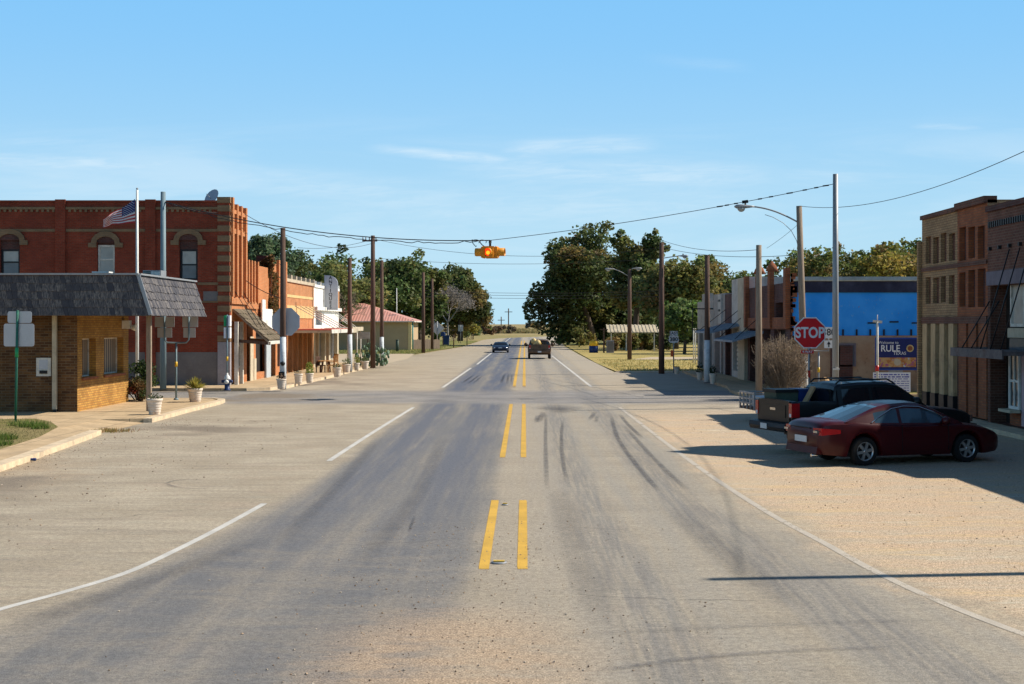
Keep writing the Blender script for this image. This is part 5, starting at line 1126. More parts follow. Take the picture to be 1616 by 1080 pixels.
# small things under the left awnings
def table(px,py,lab):
    X,Y=gp(px,py,KZ); t=thing('table',lab,'table',(X,Y,KZ)); mb=MB(); mb.lathe([(.5,.70),(.5,.75)],14); mb.build('tabletop',mat['wicker'],t)
    for a in (45,135,225,315): mb=MB(); mb.tube([(.4*math.cos(R(a)),.4*math.sin(R(a)),0),(.25*math.cos(R(a)),.25*math.sin(R(a)),.7)],.03,6); mb.build('leg',mat['darkwood'],t)
def chair(px,py,rz,m,lab):
    X,Y=gp(px,py,KZ); t=thing('chair',lab,'chair',(X,Y,KZ),R(rz)); mb=MB(); mb.box(-.22,.22,-.22,.22,.42,.47); mb.build('seat',mat[m],t); mb=MB()
    for i in range(4): mb.box(-.2+i*.11,-.13+i*.11,.20,.23,.47,.92)
    mb.box(-.22,.22,.195,.235,.92,1.0); mb.build('backrest',mat[m],t)
    for x in (-.19,.19):
        for y in (-.19,.19): mb=MB(); mb.box(x-.025,x+.025,y-.025,y+.025,0,.42); mb.build('leg',mat[m],t)
table(514,588,'small round wooden table under the white-fronted shop awning'); chair(506,588,60,'darkwood','dark wooden chair left of the small round table'); chair(522,588,-70,'wicker','orange wooden chair right of the small round table'); chair(527,582,-40,'wicker','orange wooden chair furthest under the tattered awning')
# hanging board, small verge items
X,Y=gp(571,574,KZ); t=thing('notice_board','grey framed notice board on two legs behind the cactus','sign',(X,Y,KZ)); mb=MB(); mb.box(-.55,.6,-.03,.03,zat(535,Y)-KZ,zat(524,Y)-KZ); mb.build('board',mat['greyplaster'],t)
for x in (-.4,.45): mb=MB(); mb.box(x-.03,x+.03,.03,.08,0,zat(524,Y)-KZ); mb.build('leg',mat['darkwood'],t)
def simplepost(px,py,pyt,w,m,lab,nm='verge_post',zb=.02):
    X,Y=gp(px,py,zb); t=thing(nm,lab,'post',(X,Y,zb)); r=w*Y/2244/2; h=zat(pyt,Y)-zb; mb=MB(); mb.tube([(0,0,0),(0,0,h)],r,8); mb.build('shaft',mat[m],t); mb=MB(); mb.lathe([(r*1.15,h),(r*1.1,h+.05),(.001,h+.08)],8); mb.build('cap',mat[m],t); return t
simplepost(627,555,537,5,'dkgreen','dark green bollard beside the pale end of the red-roofed building','bollard'); simplepost(651,552,505,2.6,'tealpost','tall teal pipe post beside the timber fence'); simplepost(659,541,523,2.4,'oldwhite','short white pipe post beyond the timber fence')
simplepost(716,548.5,529,1.8,'darkwood','thin dark marker post between mailbox and bin'); simplepost(737,545,529,1.3,'darkwood','thin dark marker post right of the mailboxes'); simplepost(747,536,526,1.2,'darkwood','thin far marker post, right one beyond the mailboxes')
simplepost(914,548,541,2.2,'yellowtag','short yellow-topped post on the right verge beside the small white sign')
# timber fence
t=thing('timber_fence','weathered timber board fence beside the teal post','fence',(xat(664,175),175,0)); mb=MB()
for i in range(22): x=(i-11)*.26; mb.box(x,x+.24,0,.03,.05,1.25+.06*math.sin(i*2.3))
mb.build('boards',mat['greywood'],t); mb=MB(); mb.box(-2.9,2.9,.03,.09,.3,.4); mb.box(-2.9,2.9,.03,.09,.9,1.0); mb.build('rail',mat['greywood'],t); t.rotation_euler=(0,0,R(38))
# mailboxes and bin
def mailbox(px,py,m,lab):
    X,Y=gp(px,py,.02); t=thing('mailbox',lab,'mailbox',(X,Y,.02)); mb=MB(); mb.box(-.06,.06,-.06,.06,0,1.4); mb.build('post',mat['darkwood'],t); mb=MB(); mb.prism([(-.3,1.4),(.3,1.4),(.3,1.75)]+[(.3*math.cos(R(a)),1.75+.3*math.sin(R(a))) for a in (30,60,90,120,150)]+[(-.3,1.75)],'y',-.5,.5); mb.build('box',mat[m],t); return t
mailbox(699,546.5,'bluebox','blue mailbox on a dark post right of the diamond sign back'); mailbox(724,541,'black','black mailbox on a post beyond the bin'); 
X,Y=gp(704,544.5,.02); t=thing('rubbish_bin','dark blue wheeled bin on the green verge','bin',(X,Y,.02)); mb=MB(); mb.prism([(-.42,0),(.42,0),(.5,1.35),(-.5,1.35)],'y',-.4,.4); mb.build('body',mat['navyhyd'],t); mb=MB(); mb.box(-.55,.55,-.48,.45,1.35,1.45); mb.build('lid',mat['navyhyd'],t)
# shed frame board beyond
X,Y=gp(712,535,.02); t=thing('slatted_sign_frame','dark slatted board on legs in front of the far left trees','board',(X,Y,.02)); mb=MB()
for i in range(4): mb.box(-1.6,1.6,-.04,.04,1.1+i*.55,1.45+i*.55)
mb.build('slats',mat['darkwood'],t)
for x in (-1.2,.2,1.4): mb=MB(); mb.box(x-.07,x+.07,.05,.15,0,3.2); mb.build('leg',mat['darkwood'],t)
X,Y=gp(725,541,.02); t=thing('square_sign','pale square sign back near the far mailboxes','sign',(xat(727,230),230,0)); mb=MB(); mb.box(-.4,.4,0,.03,zat(523,230),zat(513,230)); mb.build('plate',mat['signback'],t); mb=MB(); mb.tube([(0,-.05,0),(0,-.05,zat(513,230))],.05,6); mb.build('post',mat['galv'],t)
# right verge: blue/yellow bin pair, white canopy
for i,(px,lab) in enumerate(((934,'blue drum with a yellow top, left of two by the big tree'),(939.5,'blue drum with a yellow top, right of two by the big tree'))):
    X,Y=gp(px,557,.02); t=thing('drum',lab,'drum',(X,Y,.02),0,'blue drums by the big tree'); mb=MB(); mb.lathe([(.3,0),(.3,.75)],12); mb.build('body',mat['bluebox'],t); mb=MB(); mb.lathe([(.3,.751),(.3,1.3)],12); mb.build('top',mat['yellowtag'],t)
Y=165; X=xat(998,Y); t=thing('open_canopy','pale ribbed metal canopy on thin posts in front of dark bushes','canopy',(X,Y,0)); x0,x1=xat(959,Y)-X,xat(1039,Y)-X; mb=MB(); zb=zat(525.5,Y); zt=zat(514,Y)
mb.prism([(-.5,zb),(2.4,zt),(2.4,zt+.08),(-.5,zb+.08)],'x',x0,x1)
i=x0
while i<x1: mb.bar((i,-.5,zb+.1),(i,2.4,zt+.1),.14,.07); i+=.42
mb.build('roof',mat['cream'],t)
for x in (x0+.4,(x0+x1)/2-.8,x1-.5): mb=MB(); mb.box(x-.06,x+.06,-.3,-.18,0,zb); mb.build('post',mat['oldwhite'],t)
for px,m_,pt_,lab in ((953,'darkwood',518,'dark post with a crosspiece beside the pale canopy'),):
    X,Y=gp(px,557,.02); t=thing('cross_post',lab,'post',(X,Y,.02)); mb=MB(); mb.box(-.09,.09,-.09,.09,0,zat(pt_,Y)); mb.build('shaft',mat[m_],t); mb=MB(); mb.box(-.45,.45,-.12,-.09,zat(521.5,Y),zat(520,Y)); mb.build('crosspiece',mat[m_],t)
X,Y=gp(963,557,.02); t=thing('grey_cabinet','grey metal cabinet on the verge under the pale canopy','cabinet',(X,Y,.02)); mb=MB(); mb.box(-.4,.4,-.3,.3,0,1.35); mb.build('body',mat['lilacwash'],t); mb=MB(); mb.box(-.34,.34,-.32,-.301,.1,1.25); mb.build('door',mat['greywash'],t)
for px,lab in ((1094.5,'thin pale pipe post at the end of the right row, left one'),(1097.5,'thin pale pipe post against the end of the right row')):
    simplepost(px,573 if px<1096 else 575,520,1.8,'oldwhite',lab)
# far poles
for px,top,Y,lab in ((802.5,487,480,'distant utility pole with crossarm on the horizon'),(791,500,520,'distant shorter utility pole left of the horizon pole')):
    t=thing('utility_pole',lab,'pole',(xat(px,Y),Y,0)); mb=MB(); mb.tube([(0,0,0),(0,0,zat(top,Y))],.2,6); mb.build('shaft',mat['darkwood'],t); mb=MB(); mb.box(-1.3,1.3,-.1,.1,zat(top+6,Y),zat(top+5,Y)); mb.build('crossarm',mat['darkwood'],t)
# road reflectors and litter
for px,py,lab in ((787.5,889,'round metal road stud between the nearest yellow lines'),(797,797.5,'small worn road stud between the second yellow dashes')):
    X,Y=gp(px,py); t=thing('road_stud',lab,'road stud',(X,Y,.004)); k=1 if py>850 else .55
    mb=MB(); mb.lathe([(.11*k,0),(.105*k,.012),(.08*k,.018),(.001,.019)],16); mb.build('base',mat['galv'],t); mb=MB(); mb.box(-.075*k,.075*k,-.035*k,.035*k,.02,.035); mb.build('lens',mat['yellowtag'],t)
X,Y=gp(50,728); t=thing('drink_can','crushed blue drink can lying against the kerb','can',(X,Y,.005)); mb=MB(); mb.lathe([(.025,-.12),(.033,-.10),(.03,0),(.034,.09),(.025,.11)],10,(0,0,.035),'x'); mb.build('body',mat['bluebox'],t); mb=MB(); mb.lathe([(.024,.111),(.001,.113)],10,(0,0,.035),'x'); mb.build('lid',mat['chrome'],t)
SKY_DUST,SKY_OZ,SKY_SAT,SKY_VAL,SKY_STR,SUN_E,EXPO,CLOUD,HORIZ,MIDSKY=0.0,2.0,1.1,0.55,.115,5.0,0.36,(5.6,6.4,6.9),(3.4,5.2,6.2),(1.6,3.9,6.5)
# ================================================================== vegetation
def leaf_mesh(pts,nrm_bias,size,cols,rs):
    # one diamond-shaped leaf spray per point
    n=len(pts); d1=rs.normal(size=(n,3)); d1/=np.linalg.norm(d1,axis=1,keepdims=True)+1e-9
    d1[:,2]*=.7; d2=np.cross(d1,rs.normal(size=(n,3))); d2/=np.linalg.norm(d2,axis=1,keepdims=True)+1e-9
    s=size*rs.uniform(.55,1.25,(n,1)); v=np.stack([pts-d1*s,pts+d2*s*.62,pts+d1*s,pts-d2*s*.62],1).reshape(-1,3)
    c=np.repeat(np.c_[cols,np.ones(n)],4,axis=0)
    return v,c
def crown_obj(name,v,c,parent,mt='leaf'):
    me=bpy.data.meshes.new(name); n=len(v)//4; f=np.arange(4*n).reshape(-1,4); me.from_pydata(v.tolist(),[],f.tolist()); me.materials.append(mat[mt])
    a=me.color_attributes.new('leafcol','FLOAT_COLOR','POINT'); a.data.foreach_set('color',c.astype(np.float32).ravel()); me.update()
    o=bpy.data.objects.new(name,me); COL.objects.link(o); o.parent=parent; return o
def clump_cloud(rs,clumps,n,leaf,pal,squash=.8):
    vol=np.array([r**2.2 for _,r in clumps]); cnt=(n*vol/vol.sum()).astype(int); P_=[];C_=[]
    for (c,r),k in zip(clumps,cnt):
        d=rs.normal(size=(k,3)); d/=np.linalg.norm(d,axis=1,keepdims=True)+1e-9; q=r*(rs.uniform(0,1,(k,1))**.42)*rs.uniform(.75,1.18,(k,1))
        p=np.array(c)+d*q*np.array([1,1,squash]); b=pal[rs.integers(len(pal))]; b2=pal[rs.integers(len(pal))]; mixv=rs.uniform(0,.5)
        col=(np.array(b)*(1-mixv)+np.array(b2)*mixv)*rs.uniform(.6,1.35,(k,1))*rs.uniform(.88,1.12,(k,3)); P_.append(p); C_.append(col)
    return leaf_mesh(np.concatenate(P_),0,leaf,np.concatenate(C_),rs)
def trunk_mesh(t,H,r,clumps,rd,zt,m='trunk',lean=(0,0)):
    mb=MB(); pts=[(0,0,-.1),(lean[0]*.3+rd.uniform(-.1,.1),lean[1]*.3,zt*.35),(lean[0]*.7,lean[1]*.7,zt*.7),(lean[0],lean[1],zt)]
    mb.tube(pts,[r*1.25,r,r*.85,r*.7],9)
    for c,rr_ in clumps:
        b=Vector((lean[0]*.85,lean[1]*.85,zt*rd.uniform(.72,1.0))); e=Vector(c); m_=b.lerp(e,.5)+Vector((rd.uniform(-.3,.3),rd.uniform(-.3,.3),rd.uniform(0,.6)))
        k=r*rd.uniform(.3,.5); mb.tube([b,m_,e],[k,k*.6,k*.22],5,caps=False)
    return mb.build('trunk',mat[m],t)
def tree(name,label,X,Y,H,Wd,zb,n,leaf,pal,seed,nc=16,r=.3,shape='round',lean=(0,0),group='trees around the town',crad=.27,extra=()):
    rs=np.random.default_rng(seed); rd=random.Random(seed); t=thing(name,label,'tree',(X,Y,0),0,group); clumps=[]
    zc=(H+zb)/2; hz=(H-zb)/2; Rx=Wd/2
    for i in range(nc):
        for _ in range(30):
            p=rs.normal(size=3); p/=np.linalg.norm(p); q=rs.uniform(.35,.80); x,y,z=p*q
            if shape=='cone':
                z=rs.uniform(-.9,.75); k=(1-(z+1)/2)*.95+.10; a=rs.uniform(0,6.28); x,y=k*.6*math.cos(a),k*.6*math.sin(a)
            if shape=='flat' and z<-.3: continue
            break
        rr_=Wd*crad*rs.uniform(.65,1.05)*(.6 if shape=='cone' else 1); rr_=min(rr_,hz*.6)
        clumps.append(((lean[0]+x*Rx*1.0,lean[1]+y*Rx,zc+z*hz),rr_))
    for e in extra: clumps.append(e)
    trunk_mesh(t,H,r,clumps[:14],rd,zb+(H-zb)*.28,lean=lean)
    # small outlying sprays break the outline
    sm=[]
    for c,rr_ in clumps:
        for _ in range(3): d=rs.normal(size=3); d/=np.linalg.norm(d); sm.append((tuple(np.array(c)+d*rr_*.95),rr_*.34))
    v,c=clump_cloud(rs,clumps+sm,n,leaf,pal); crown_obj('crown',v,c,t); return t
DK=[(0.075,0.106,0.036),(0.095,0.128,0.041),(0.133,0.140,0.046),(0.058,0.087,0.036)]
OL=[(0.133,0.158,0.051),(0.180,0.183,0.055),(0.106,0.132,0.051),(0.225,0.190,0.062),(0.260,0.178,0.066)]
OLG=[(0.143,0.200,0.066),(0.191,0.245,0.079),(0.271,0.275,0.091),(0.127,0.168,0.066)]
YG=[(0.228,0.235,0.044),(0.308,0.266,0.055),(0.163,0.180,0.046),(0.260,0.180,0.077),(0.358,0.250,0.094),(0.122,0.140,0.046)]
CF=[(0.113,0.179,0.091),(0.160,0.220,0.118),(0.191,0.260,0.137),(0.090,0.137,0.079)]
GR=[(0.098,0.173,0.039),(0.138,0.219,0.046),(0.073,0.133,0.034)]
def TX(px,Y): return xat(px,Y)
# right side
under_bushes=[]
Y=210; tree('broad_tree','huge dark olive tree with browning crown overhanging the right side of the road',TX(938,Y),Y,zat(353,Y),13.2,3.0,26000,.34,OL+DK,101,nc=26,r=.55,crad=.25,lean=(-2.0,0),extra=[((-6.0,1,6.2),2.6),((-4.5,0,4.6),2.4),((-3.0,-1,3.2),2.2),((-5.6,0,9.6),2.2),((-8.2,0,5.0),2.2),((-6.4,0,3.2),2.4),((-7.8,1,8.0),1.8),((-5.0,-1,1.9),1.9),((-8.9,0,6.6),1.3),((-4,2,13.5),2.4),((-3.4,1,1.1),1.2)])
Y=196; tree('broad_tree','dark tree with two upright heads just right of the huge road tree',TX(1003,Y),Y,zat(357,Y),8.5,4.5,16000,.31,OL+DK+OLG,102,nc=20,r=.42,crad=.24,lean=(.3,0),extra=[((-1.8,0,14.2),1.7),((2.6,0,13.4),1.8),((-1.2,0,12.2),1.6)])
Y=180; tree('broad_tree','olive tree behind the pole at the start of the right row',TX(1066,Y),Y,zat(398,Y),10.5,2.2,15000,.3,OL+OLG,103,nc=18,r=.35)
Y=190; tree('broad_tree','olive tree over the far end of the shaded right row',TX(1122,Y),Y,zat(404,Y),9.5,2,12000,.3,OLG+OL,104,nc=16,r=.35)
Y=150; tree('small_tree','small round green tree with a slender trunk by the 380 sign',TX(1080,Y),Y,zat(466,Y),5.2,1.6,6000,.26,GR+OLG,105,nc=14,r=.16)
Y=215; tree('broad_tree','dark low tree filling the gap beneath the huge road tree',TX(975,Y),Y,8.2,13,.4,8000,.38,DK,106,nc=20,r=.3)
Y=230; tree('broad_tree','dark low tree behind the pale canopy',TX(1035,Y),Y,8.5,13,.4,7500,.38,DK+OL,107,nc=18,r=.3)
Y=165; tree('slender_tree','thin sparse tree behind the tall pale shop',TX(1178,Y),Y,zat(425,Y),8.4,2.5,5200,.26,OL+OLG,108,nc=13,r=.2,crad=.2)
Y=150; tree('slender_tree','thin dark-leaved tree behind the maroon brick building',TX(1215,Y),Y,zat(398,Y),8.2,2,5000,.24,OLG+DK,109,nc=13,r=.2,crad=.2)
Y=128; tree('feathery_tree','feathery pale yellow-green tree left of the grey steel pole',TX(1280,Y),Y,zat(377,Y),7.2,2.5,8000,.2,YG+OLG,110,nc=18,r=.2,crad=.22)
Y=135; tree('yellowing_tree','dark-topped yellowing tree right of the grey steel pole',TX(1342,Y),Y,zat(372,Y),7.6,2,11000,.22,YG+OLG,111,nc=18,r=.25)
Y=126; tree('yellowing_tree','bright yellow-green tree above the right half of the blue wall',TX(1392,Y),Y,zat(371,Y),7.4,2,12000,.21,YG,112,nc=20,r=.25)
Y=138; tree('yellowing_tree','yellowing tree partly hidden by the panelled brick building',TX(1440,Y),Y,zat(372,Y),8.2,2,11000,.22,YG+OLG,113,nc=18,r=.25)
for i,(px,Y_,w,lab) in enumerate(((948,222,6,'dark undergrowth bush directly behind the big tree trunk'),(978,226,7,'dark undergrowth bush behind the left end of the pale canopy'),(1006,228,7,'dark undergrowth bush behind the middle of the pale canopy'),(1034,226,7,'dark undergrowth bush behind the right end of the pale canopy'),(1062,222,7,'dark undergrowth bush behind the 380 sign'),(1090,220,7,'dark undergrowth bush behind the end of the right row'))):
    under_bushes.append((px,Y_,w,lab,i))
# left side
Y=140; tree('conifer','tall blue-green conifer spire behind the corner building, left of two',TX(404,Y),Y,zat(353,Y),8.2,1,13000,.21,CF,121,nc=30,r=.3,shape='cone',crad=.26)
Y=146; tree('conifer','tall blue-green conifer spire behind the corner building, right of two',TX(429,Y),Y,zat(349,Y),9.6,1,15000,.21,CF,122,nc=34,r=.3,shape='cone',crad=.26)
Y=150; tree('conifer','shorter dark conifer behind the pole and vine wall',TX(462,Y),Y,zat(383,Y),9.5,1,12000,.22,CF+DK,123,nc=26,r=.3,shape='cone',crad=.28)
Y=170; tree('broad_tree','dark round tree behind the banded brick shop',TX(500,Y),Y,zat(402,Y),9.5,1.2,10000,.28,DK+OLG,124,nc=15,r=.3)
Y=185; tree('broad_tree','dark tree behind the vertical antiques sign',TX(545,Y),Y,zat(404,Y),10.5,1.2,12000,.31,OLG+DK,125,nc=16,r=.3)
Y=220; tree('broad_tree','large rounded dark green tree behind the red roofed building',TX(607,Y),Y,zat(393,Y),12.5,1.5,18000,.35,OLG+DK,126,nc=24,r=.45)
Y=226; tree('broad_tree','dark green tree between the red roof and the grey bare tree',TX(662,Y),Y,zat(401,Y),10.5,1,14000,.35,OLG+DK+OL,127,nc=20,r=.4)
Y=262; tree('broad_tree','large dark tree nearest the road on the left, with ragged right edge',TX(726,Y),Y,zat(410,Y),10.8,1,17000,.38,OLG+DK+OL,128,nc=24,r=.45,extra=[((4.4,0,5.5),1.8),((4.9,0,3.6),1.4),((3.8,0,8.2),1.8)])
Y=268; tree('broad_tree','dark tree filling in behind the grey bare tree',TX(690,Y),Y,zat(425,Y),10.5,1,11000,.4,DK+OLG,129,nc=18,r=.4)
Y=520; tree('far_tree','small hazy blue-green tree at the far road bend',TX(757,Y),Y,zat(482,Y),9,.5,2500,.7,[(.085,.105,.085),(.10,.12,.095)],130,nc=10,r=.3)
# bare trees
def bare(name,label,X,Y,H,Wd,seed,m='greytwig',trunk_r=.2,depth=5,upright=.35,base_n=1,group='trees around the town',twr=.012,cat='tree',fuzz=0):
    rd=random.Random(seed); t=thing(name,label,cat,(X,Y,0),0,group); mb=MB(); tw=MB()
    def grow(p,d,L,r,k):
        e=p+d*L; mid=p.lerp(e,.5)+Vector((rd.uniform(-1,1),rd.uniform(-1,1),rd.uniform(-1,1)))*L*.06
        (mb if k>2 else tw).tube([p,mid,e],[r,r*.85,r*.66],5 if k>2 else 3,caps=False)
        if k<=0: return
        for i in range(rd.choice((2,3,3))):
            a=Vector((rd.gauss(0,1),rd.gauss(0,1),rd.gauss(0,.6))).normalized(); nd=(d+a*.75*Wd/H*1.3+Vector((0,0,upright*.4))).normalized()
            grow(p.lerp(e,rd.uniform(.6,1)),nd,L*rd.uniform(.62,.84),max(r*.58,twr),k-1)
    for b in range(base_n):
        a=rd.uniform(0,6.28); d=Vector((.35*math.cos(a),.35*math.sin(a),1)).normalized() if base_n>1 else Vector((0,0,1)); grow(Vector((.15*math.cos(a),.15*math.sin(a),0)),d,H*.30,trunk_r,depth)
    mb.build('trunk',mat[m],t,fix=False); tw.build('twigs',mat[m],t,fix=False)
    if fuzz:   # fine dead twig ends and withered leaves
        rs=np.random.default_rng(seed); tv=np.array(tw.v); pts=tv[rs.integers(len(tv),size=fuzz)]+rs.normal(size=(fuzz,3))*.35; pts[:,2]=np.maximum(pts[:,2],.3)
        v,c=leaf_mesh(pts,0,.16,np.array([(.30,.27,.24)])*rs.uniform(.6,1.25,(fuzz,1)),rs); crown_obj('withered_leaves',v,c,t)
    return t
Y=250; bare('bare_tree','leafless grey tree standing before the dark left trees',TX(684,Y),Y,14.2,12,201,trunk_r=.25,depth=7,twr=.03,fuzz=2600)
Y=252; bare('bare_tree','second leafless grey tree nearer the far mailboxes',TX(706,Y),Y,12.2,10,202,trunk_r=.22,depth=7,twr=.03,fuzz=2200)
Y=165; bare('bare_tree','leafless brown tree poking above the banded brick shop',TX(522,Y),Y,9.5,7,203,m='twig',trunk_r=.16,depth=6,twr=.014)
# shrubs
def bush(name,label,X,Y,W_,H,n,leaf,pal,seed,z=0,group=None,cat='bush',nc=8,depth=None):
    rs=np.random.default_rng(seed); t=thing(name,label,cat,(X,Y,z),0,group); cl=[]
    for i in range(nc): cl.append(((rs.uniform(-.38,.38)*W_,rs.uniform(-.35,.35)*(depth or W_),H*rs.uniform(.2,.72)),min(W_,H)*rs.uniform(.22,.36)))
    v,c=clump_cloud(rs,cl,n,leaf,pal); v[:,2]=np.maximum(v[:,2],.01); crown_obj('foliage',v,c,t)
    mb=MB(); rd=random.Random(seed)
    for c_,r_ in cl: mb.tube([(c_[0]*.2,c_[1]*.2,0),c_],[.03,.012],5,caps=False)
    mb.build('stems',mat['trunk'],t); return t
HB='dark bushes below the right trees'
for i,(px,Y,w,h,lab,pal) in enumerate(((966,168,3.6,2.6,'yellow-green bush at the left post of the pale canopy',OLG+YG),(985,170,4,2.4,'dark bush under the left half of the pale canopy',DK+OL),(1010,170,4.5,2.5,'brownish bush under the middle of the pale canopy',OL),(1030,172,4,2.3,'dark bush under the right half of the pale canopy',DK+OL),(1056,168,3.6,2.2,'dark bush between the pole and the 380 sign',DK),(925,205,4,3,'brownish bush at the foot of the huge road tree',OL+OL),(900,225,4,2.6,'dark bush low at the far right road edge',DK))):
    bush('bush',lab,TX(px,Y),Y,w,h,1500,.22,pal,300+i,group=HB)
for px,Y,w,lab,i in under_bushes: bush('bush',lab,TX(px,Y),Y,w,4.2,2200,.26,DK,370+i,group=HB)
for i,(px,Y,w,h,lab,pal) in enumerate(((640,232,6,3.4,'dark bush behind the teal post',DK+OLG),(668,236,6,3,'dark bush behind the timber fence',DK),(745,285,6,4,'yellow-green bush at the right foot of the left trees',OLG+YG),(722,300,6,3.2,'green bush behind the slatted board',OLG),(600,205,7,3,'dark bush behind the red roofed building',DK),
   (760,400,9,3.2,'russet brush clump left of the far bend',[(.22,.12,.06),(.18,.11,.06)]),(778,430,10,3.0,'grey-brown brush clump at the far bend',[(.20,.15,.10),(.16,.12,.08)]),(800,460,10,2.8,'pale brown brush clump below the horizon pole',[(.24,.19,.12),(.18,.15,.10)]),(748,380,6,2.4,'dark green shrub by the far roadside',OLG))):
    bush('bush',lab,TX(px,Y),Y,w,h,1300 if Y<350 else 700,.26 if Y<350 else .5,pal,330+i,group='bushes below the left trees')
Y=560
for px,lab in ((846,'tiny lone bush on the horizon right of the pole'),(836,'tiny pale bush on the horizon beside the lone bush')): bush('bush',lab,TX(px,900),900,7,zat(504.5 if px>840 else 506,900),300,1.0,OL if px>840 else [(.2,.2,.16)],350+px,group='bushes on the horizon')
# red-berried shrub by office
XS,YS=xat(217,57.0),57.0
bush('berry_shrub','tall clipped green shrub with red berries at the corner of the brick office',XS,YS,1.15,1.95,2600,.06,[(.05,.085,.02),(.07,.11,.025),(.035,.06,.018),(.20,.05,.03)],401,z=KZ,nc=14)
bush('berry_shrub','low red-leaved shrub in front of the tall clipped shrub',xat(221,56.3),56.3,.9,1.15,1500,.055,[(.25,.07,.04),(.16,.09,.035),(.07,.10,.03)],402,z=KZ,nc=9)
# vine on the end wall
rs=np.random.default_rng(77); n=5200; ux=rs.uniform(0,1,n); uz=rs.uniform(0,1,n)
pts=np.c_[-16.2+1.55*ux+.25*np.sin(uz*9),82.0-.22*rs.uniform(0,1,n)**2-.02,3.3+3.9*uz*(.75+.25*ux)]
k2=1500; p2=np.c_[-14.72+.25*rs.uniform(0,1,k2)**1.5,82.1+1.7*rs.uniform(0,1,k2)**1.4,3.0+3.2*rs.uniform(0,1,k2)]
pts=np.concatenate([pts,p2]); cols=np.array([(.20,.10,.035),(.14,.085,.03),(.09,.085,.025),(.24,.13,.05)])[rs.integers(4,size=len(pts))]*rs.uniform(.6,1.3,(len(pts),1))
t=thing('wall_vine','brown vine clinging to the end wall of the orange brick building','vine',(-14.75,81.9,0)); v,c=leaf_mesh(pts,0,.11,cols,rs); v-=np.array([-14.75,81.9,0]); crown_obj('foliage',v,c,t)
mb=MB()
for i in range(14): x=-.1-rnd.random()*1.3; mb.tube([(x,.08,1.5),(x+rnd.uniform(-.2,.2),.06,4),(x+rnd.uniform(-.4,.4),.06,6.6)],[.03,.02,.01],5,caps=False)
mb.build('stems',mat['trunk'],t)
# bare brown bush on the right corner
X,Y=xat(1237,60.0),60.0; t=thing('twiggy_bush','dense leafless tan bush against the maroon brick building','bush',(X,Y,KZ)); rd=random.Random(9); mb=MB(); H0=zat(523,Y)-KZ
for i in range(620):
    a=rd.uniform(0,6.28); q=rd.random()**.6; b=Vector((.3*q*math.cos(a),.3*q*math.sin(a),0)); sp=.95*q*(1+.2*rd.random()); h=H0*rd.uniform(.45,1.0)*(1-.25*q*q); p1=b+Vector((sp*.45*math.cos(a),sp*.45*math.sin(a),h*.5)); p2=b+Vector((sp*math.cos(a+rd.uniform(-.5,.5)),sp*math.sin(a+rd.uniform(-.5,.5)),h)); r0=rd.uniform(.008,.02)
    mb.tube([b,p1,p2],[r0,r0*.7,r0*.35],3,caps=False)
    for k in range(3): s_=p1.lerp(p2,rd.uniform(0,.9)); mb.tube([s_,s_+Vector((rd.uniform(-.25,.25),rd.uniform(-.25,.25),rd.uniform(.05,.35)))],[r0*.5,r0*.25],3,caps=False)
mb.build('twigs',mat['twig'],t,fix=False)
rs=np.random.default_rng(12); n=2600; a=rs.uniform(0,6.28,n); q=rs.uniform(0,1,n)**.5*1.05; pts=np.c_[q*np.cos(a),q*np.sin(a),H0*rs.uniform(.12,.97,n)*(1-.2*q)]; v,c=leaf_mesh(pts,0,.04,np.array([(.28,.21,.13)])*rs.uniform(.6,1.2,(n,1)),rs); crown_obj('foliage',v,c,t)
# cactus
X,Y=gp(590,577,KZ); Y-=2; X=xat(587,Y); t=thing('prickly_pear','tall grey-green prickly pear cactus behind the planters','cactus',(X,Y,KZ)); mb=MB(); rd=random.Random(4); mat['cactus']=plain('cactus_pad',(.13,.20,.12),.6,.25,6)
for i in range(95):
    a=rd.uniform(0,6.28); q=rd.random()**.6; x,y=1.25*q*math.cos(a),.6*q*math.sin(a); z=.12+1.5*rd.random()*(1-.45*q*q); s=rd.uniform(.13,.22); rot=Matrix.Rotation(rd.uniform(0,6.28),3,'Z')@Matrix.Rotation(rd.uniform(-.6,.6),3,'Y'); n=10
    for sg_ in (-1,1): pass
    vs=[]; 
    for off,k in ((-.03,.8),(0,1),(.03,.8)): vs+=[Vector((x,y,z))+rot@Vector((s*k*.75*math.cos(j*2*math.pi/n),off,s*k*math.sin(j*2*math.pi/n))) for j in range(n)]
    fs=[tuple(range(n))[::-1],tuple(range(2*n,3*n))]+[(l*n+j,l*n+(j+1)%n,(l+1)*n+(j+1)%n,(l+1)*n+j) for l in (0,1) for j in range(n)]; mb.add(vs,fs,0,True)
mb.build('pads',mat['cactus'],t)
# grass as ground cover
def blades(name,pts,h,w,base,seed):
    rs=np.random.default_rng(seed); n=len(pts); a=rs.uniform(0,6.28,n); hh=h*rs.uniform(.4,1.2,n); lean=rs.uniform(-.5,.5,(n,2))*hh[:,None]
    d=np.c_[np.cos(a),np.sin(a),np.zeros(n)]*w; top=pts+np.c_[lean,hh]; v=np.stack([pts-d,pts+d,top+d*.15,top-d*.15],1).reshape(-1,3); col=np.array(base)[rs.integers(len(base),size=n)]*rs.uniform(.7,1.3,(n,1)); c=np.repeat(np.c_[col,np.ones(n)],4,axis=0)
    o=crown_obj(name,v,c,None); tag(o,kind='stuff'); return o
rs=np.random.default_rng(5)
def inpoly(p,poly):
    x,y=p; r_=False; j=len(poly)-1
    for i in range(len(poly)):
        if (poly[i][1]>y)!=(poly[j][1]>y) and x<(poly[j][0]-poly[i][0])*(y-poly[i][1])/(poly[j][1]-poly[i][1])+poly[i][0]: r_=not r_
        j=i
    return r_
pl=[]; 
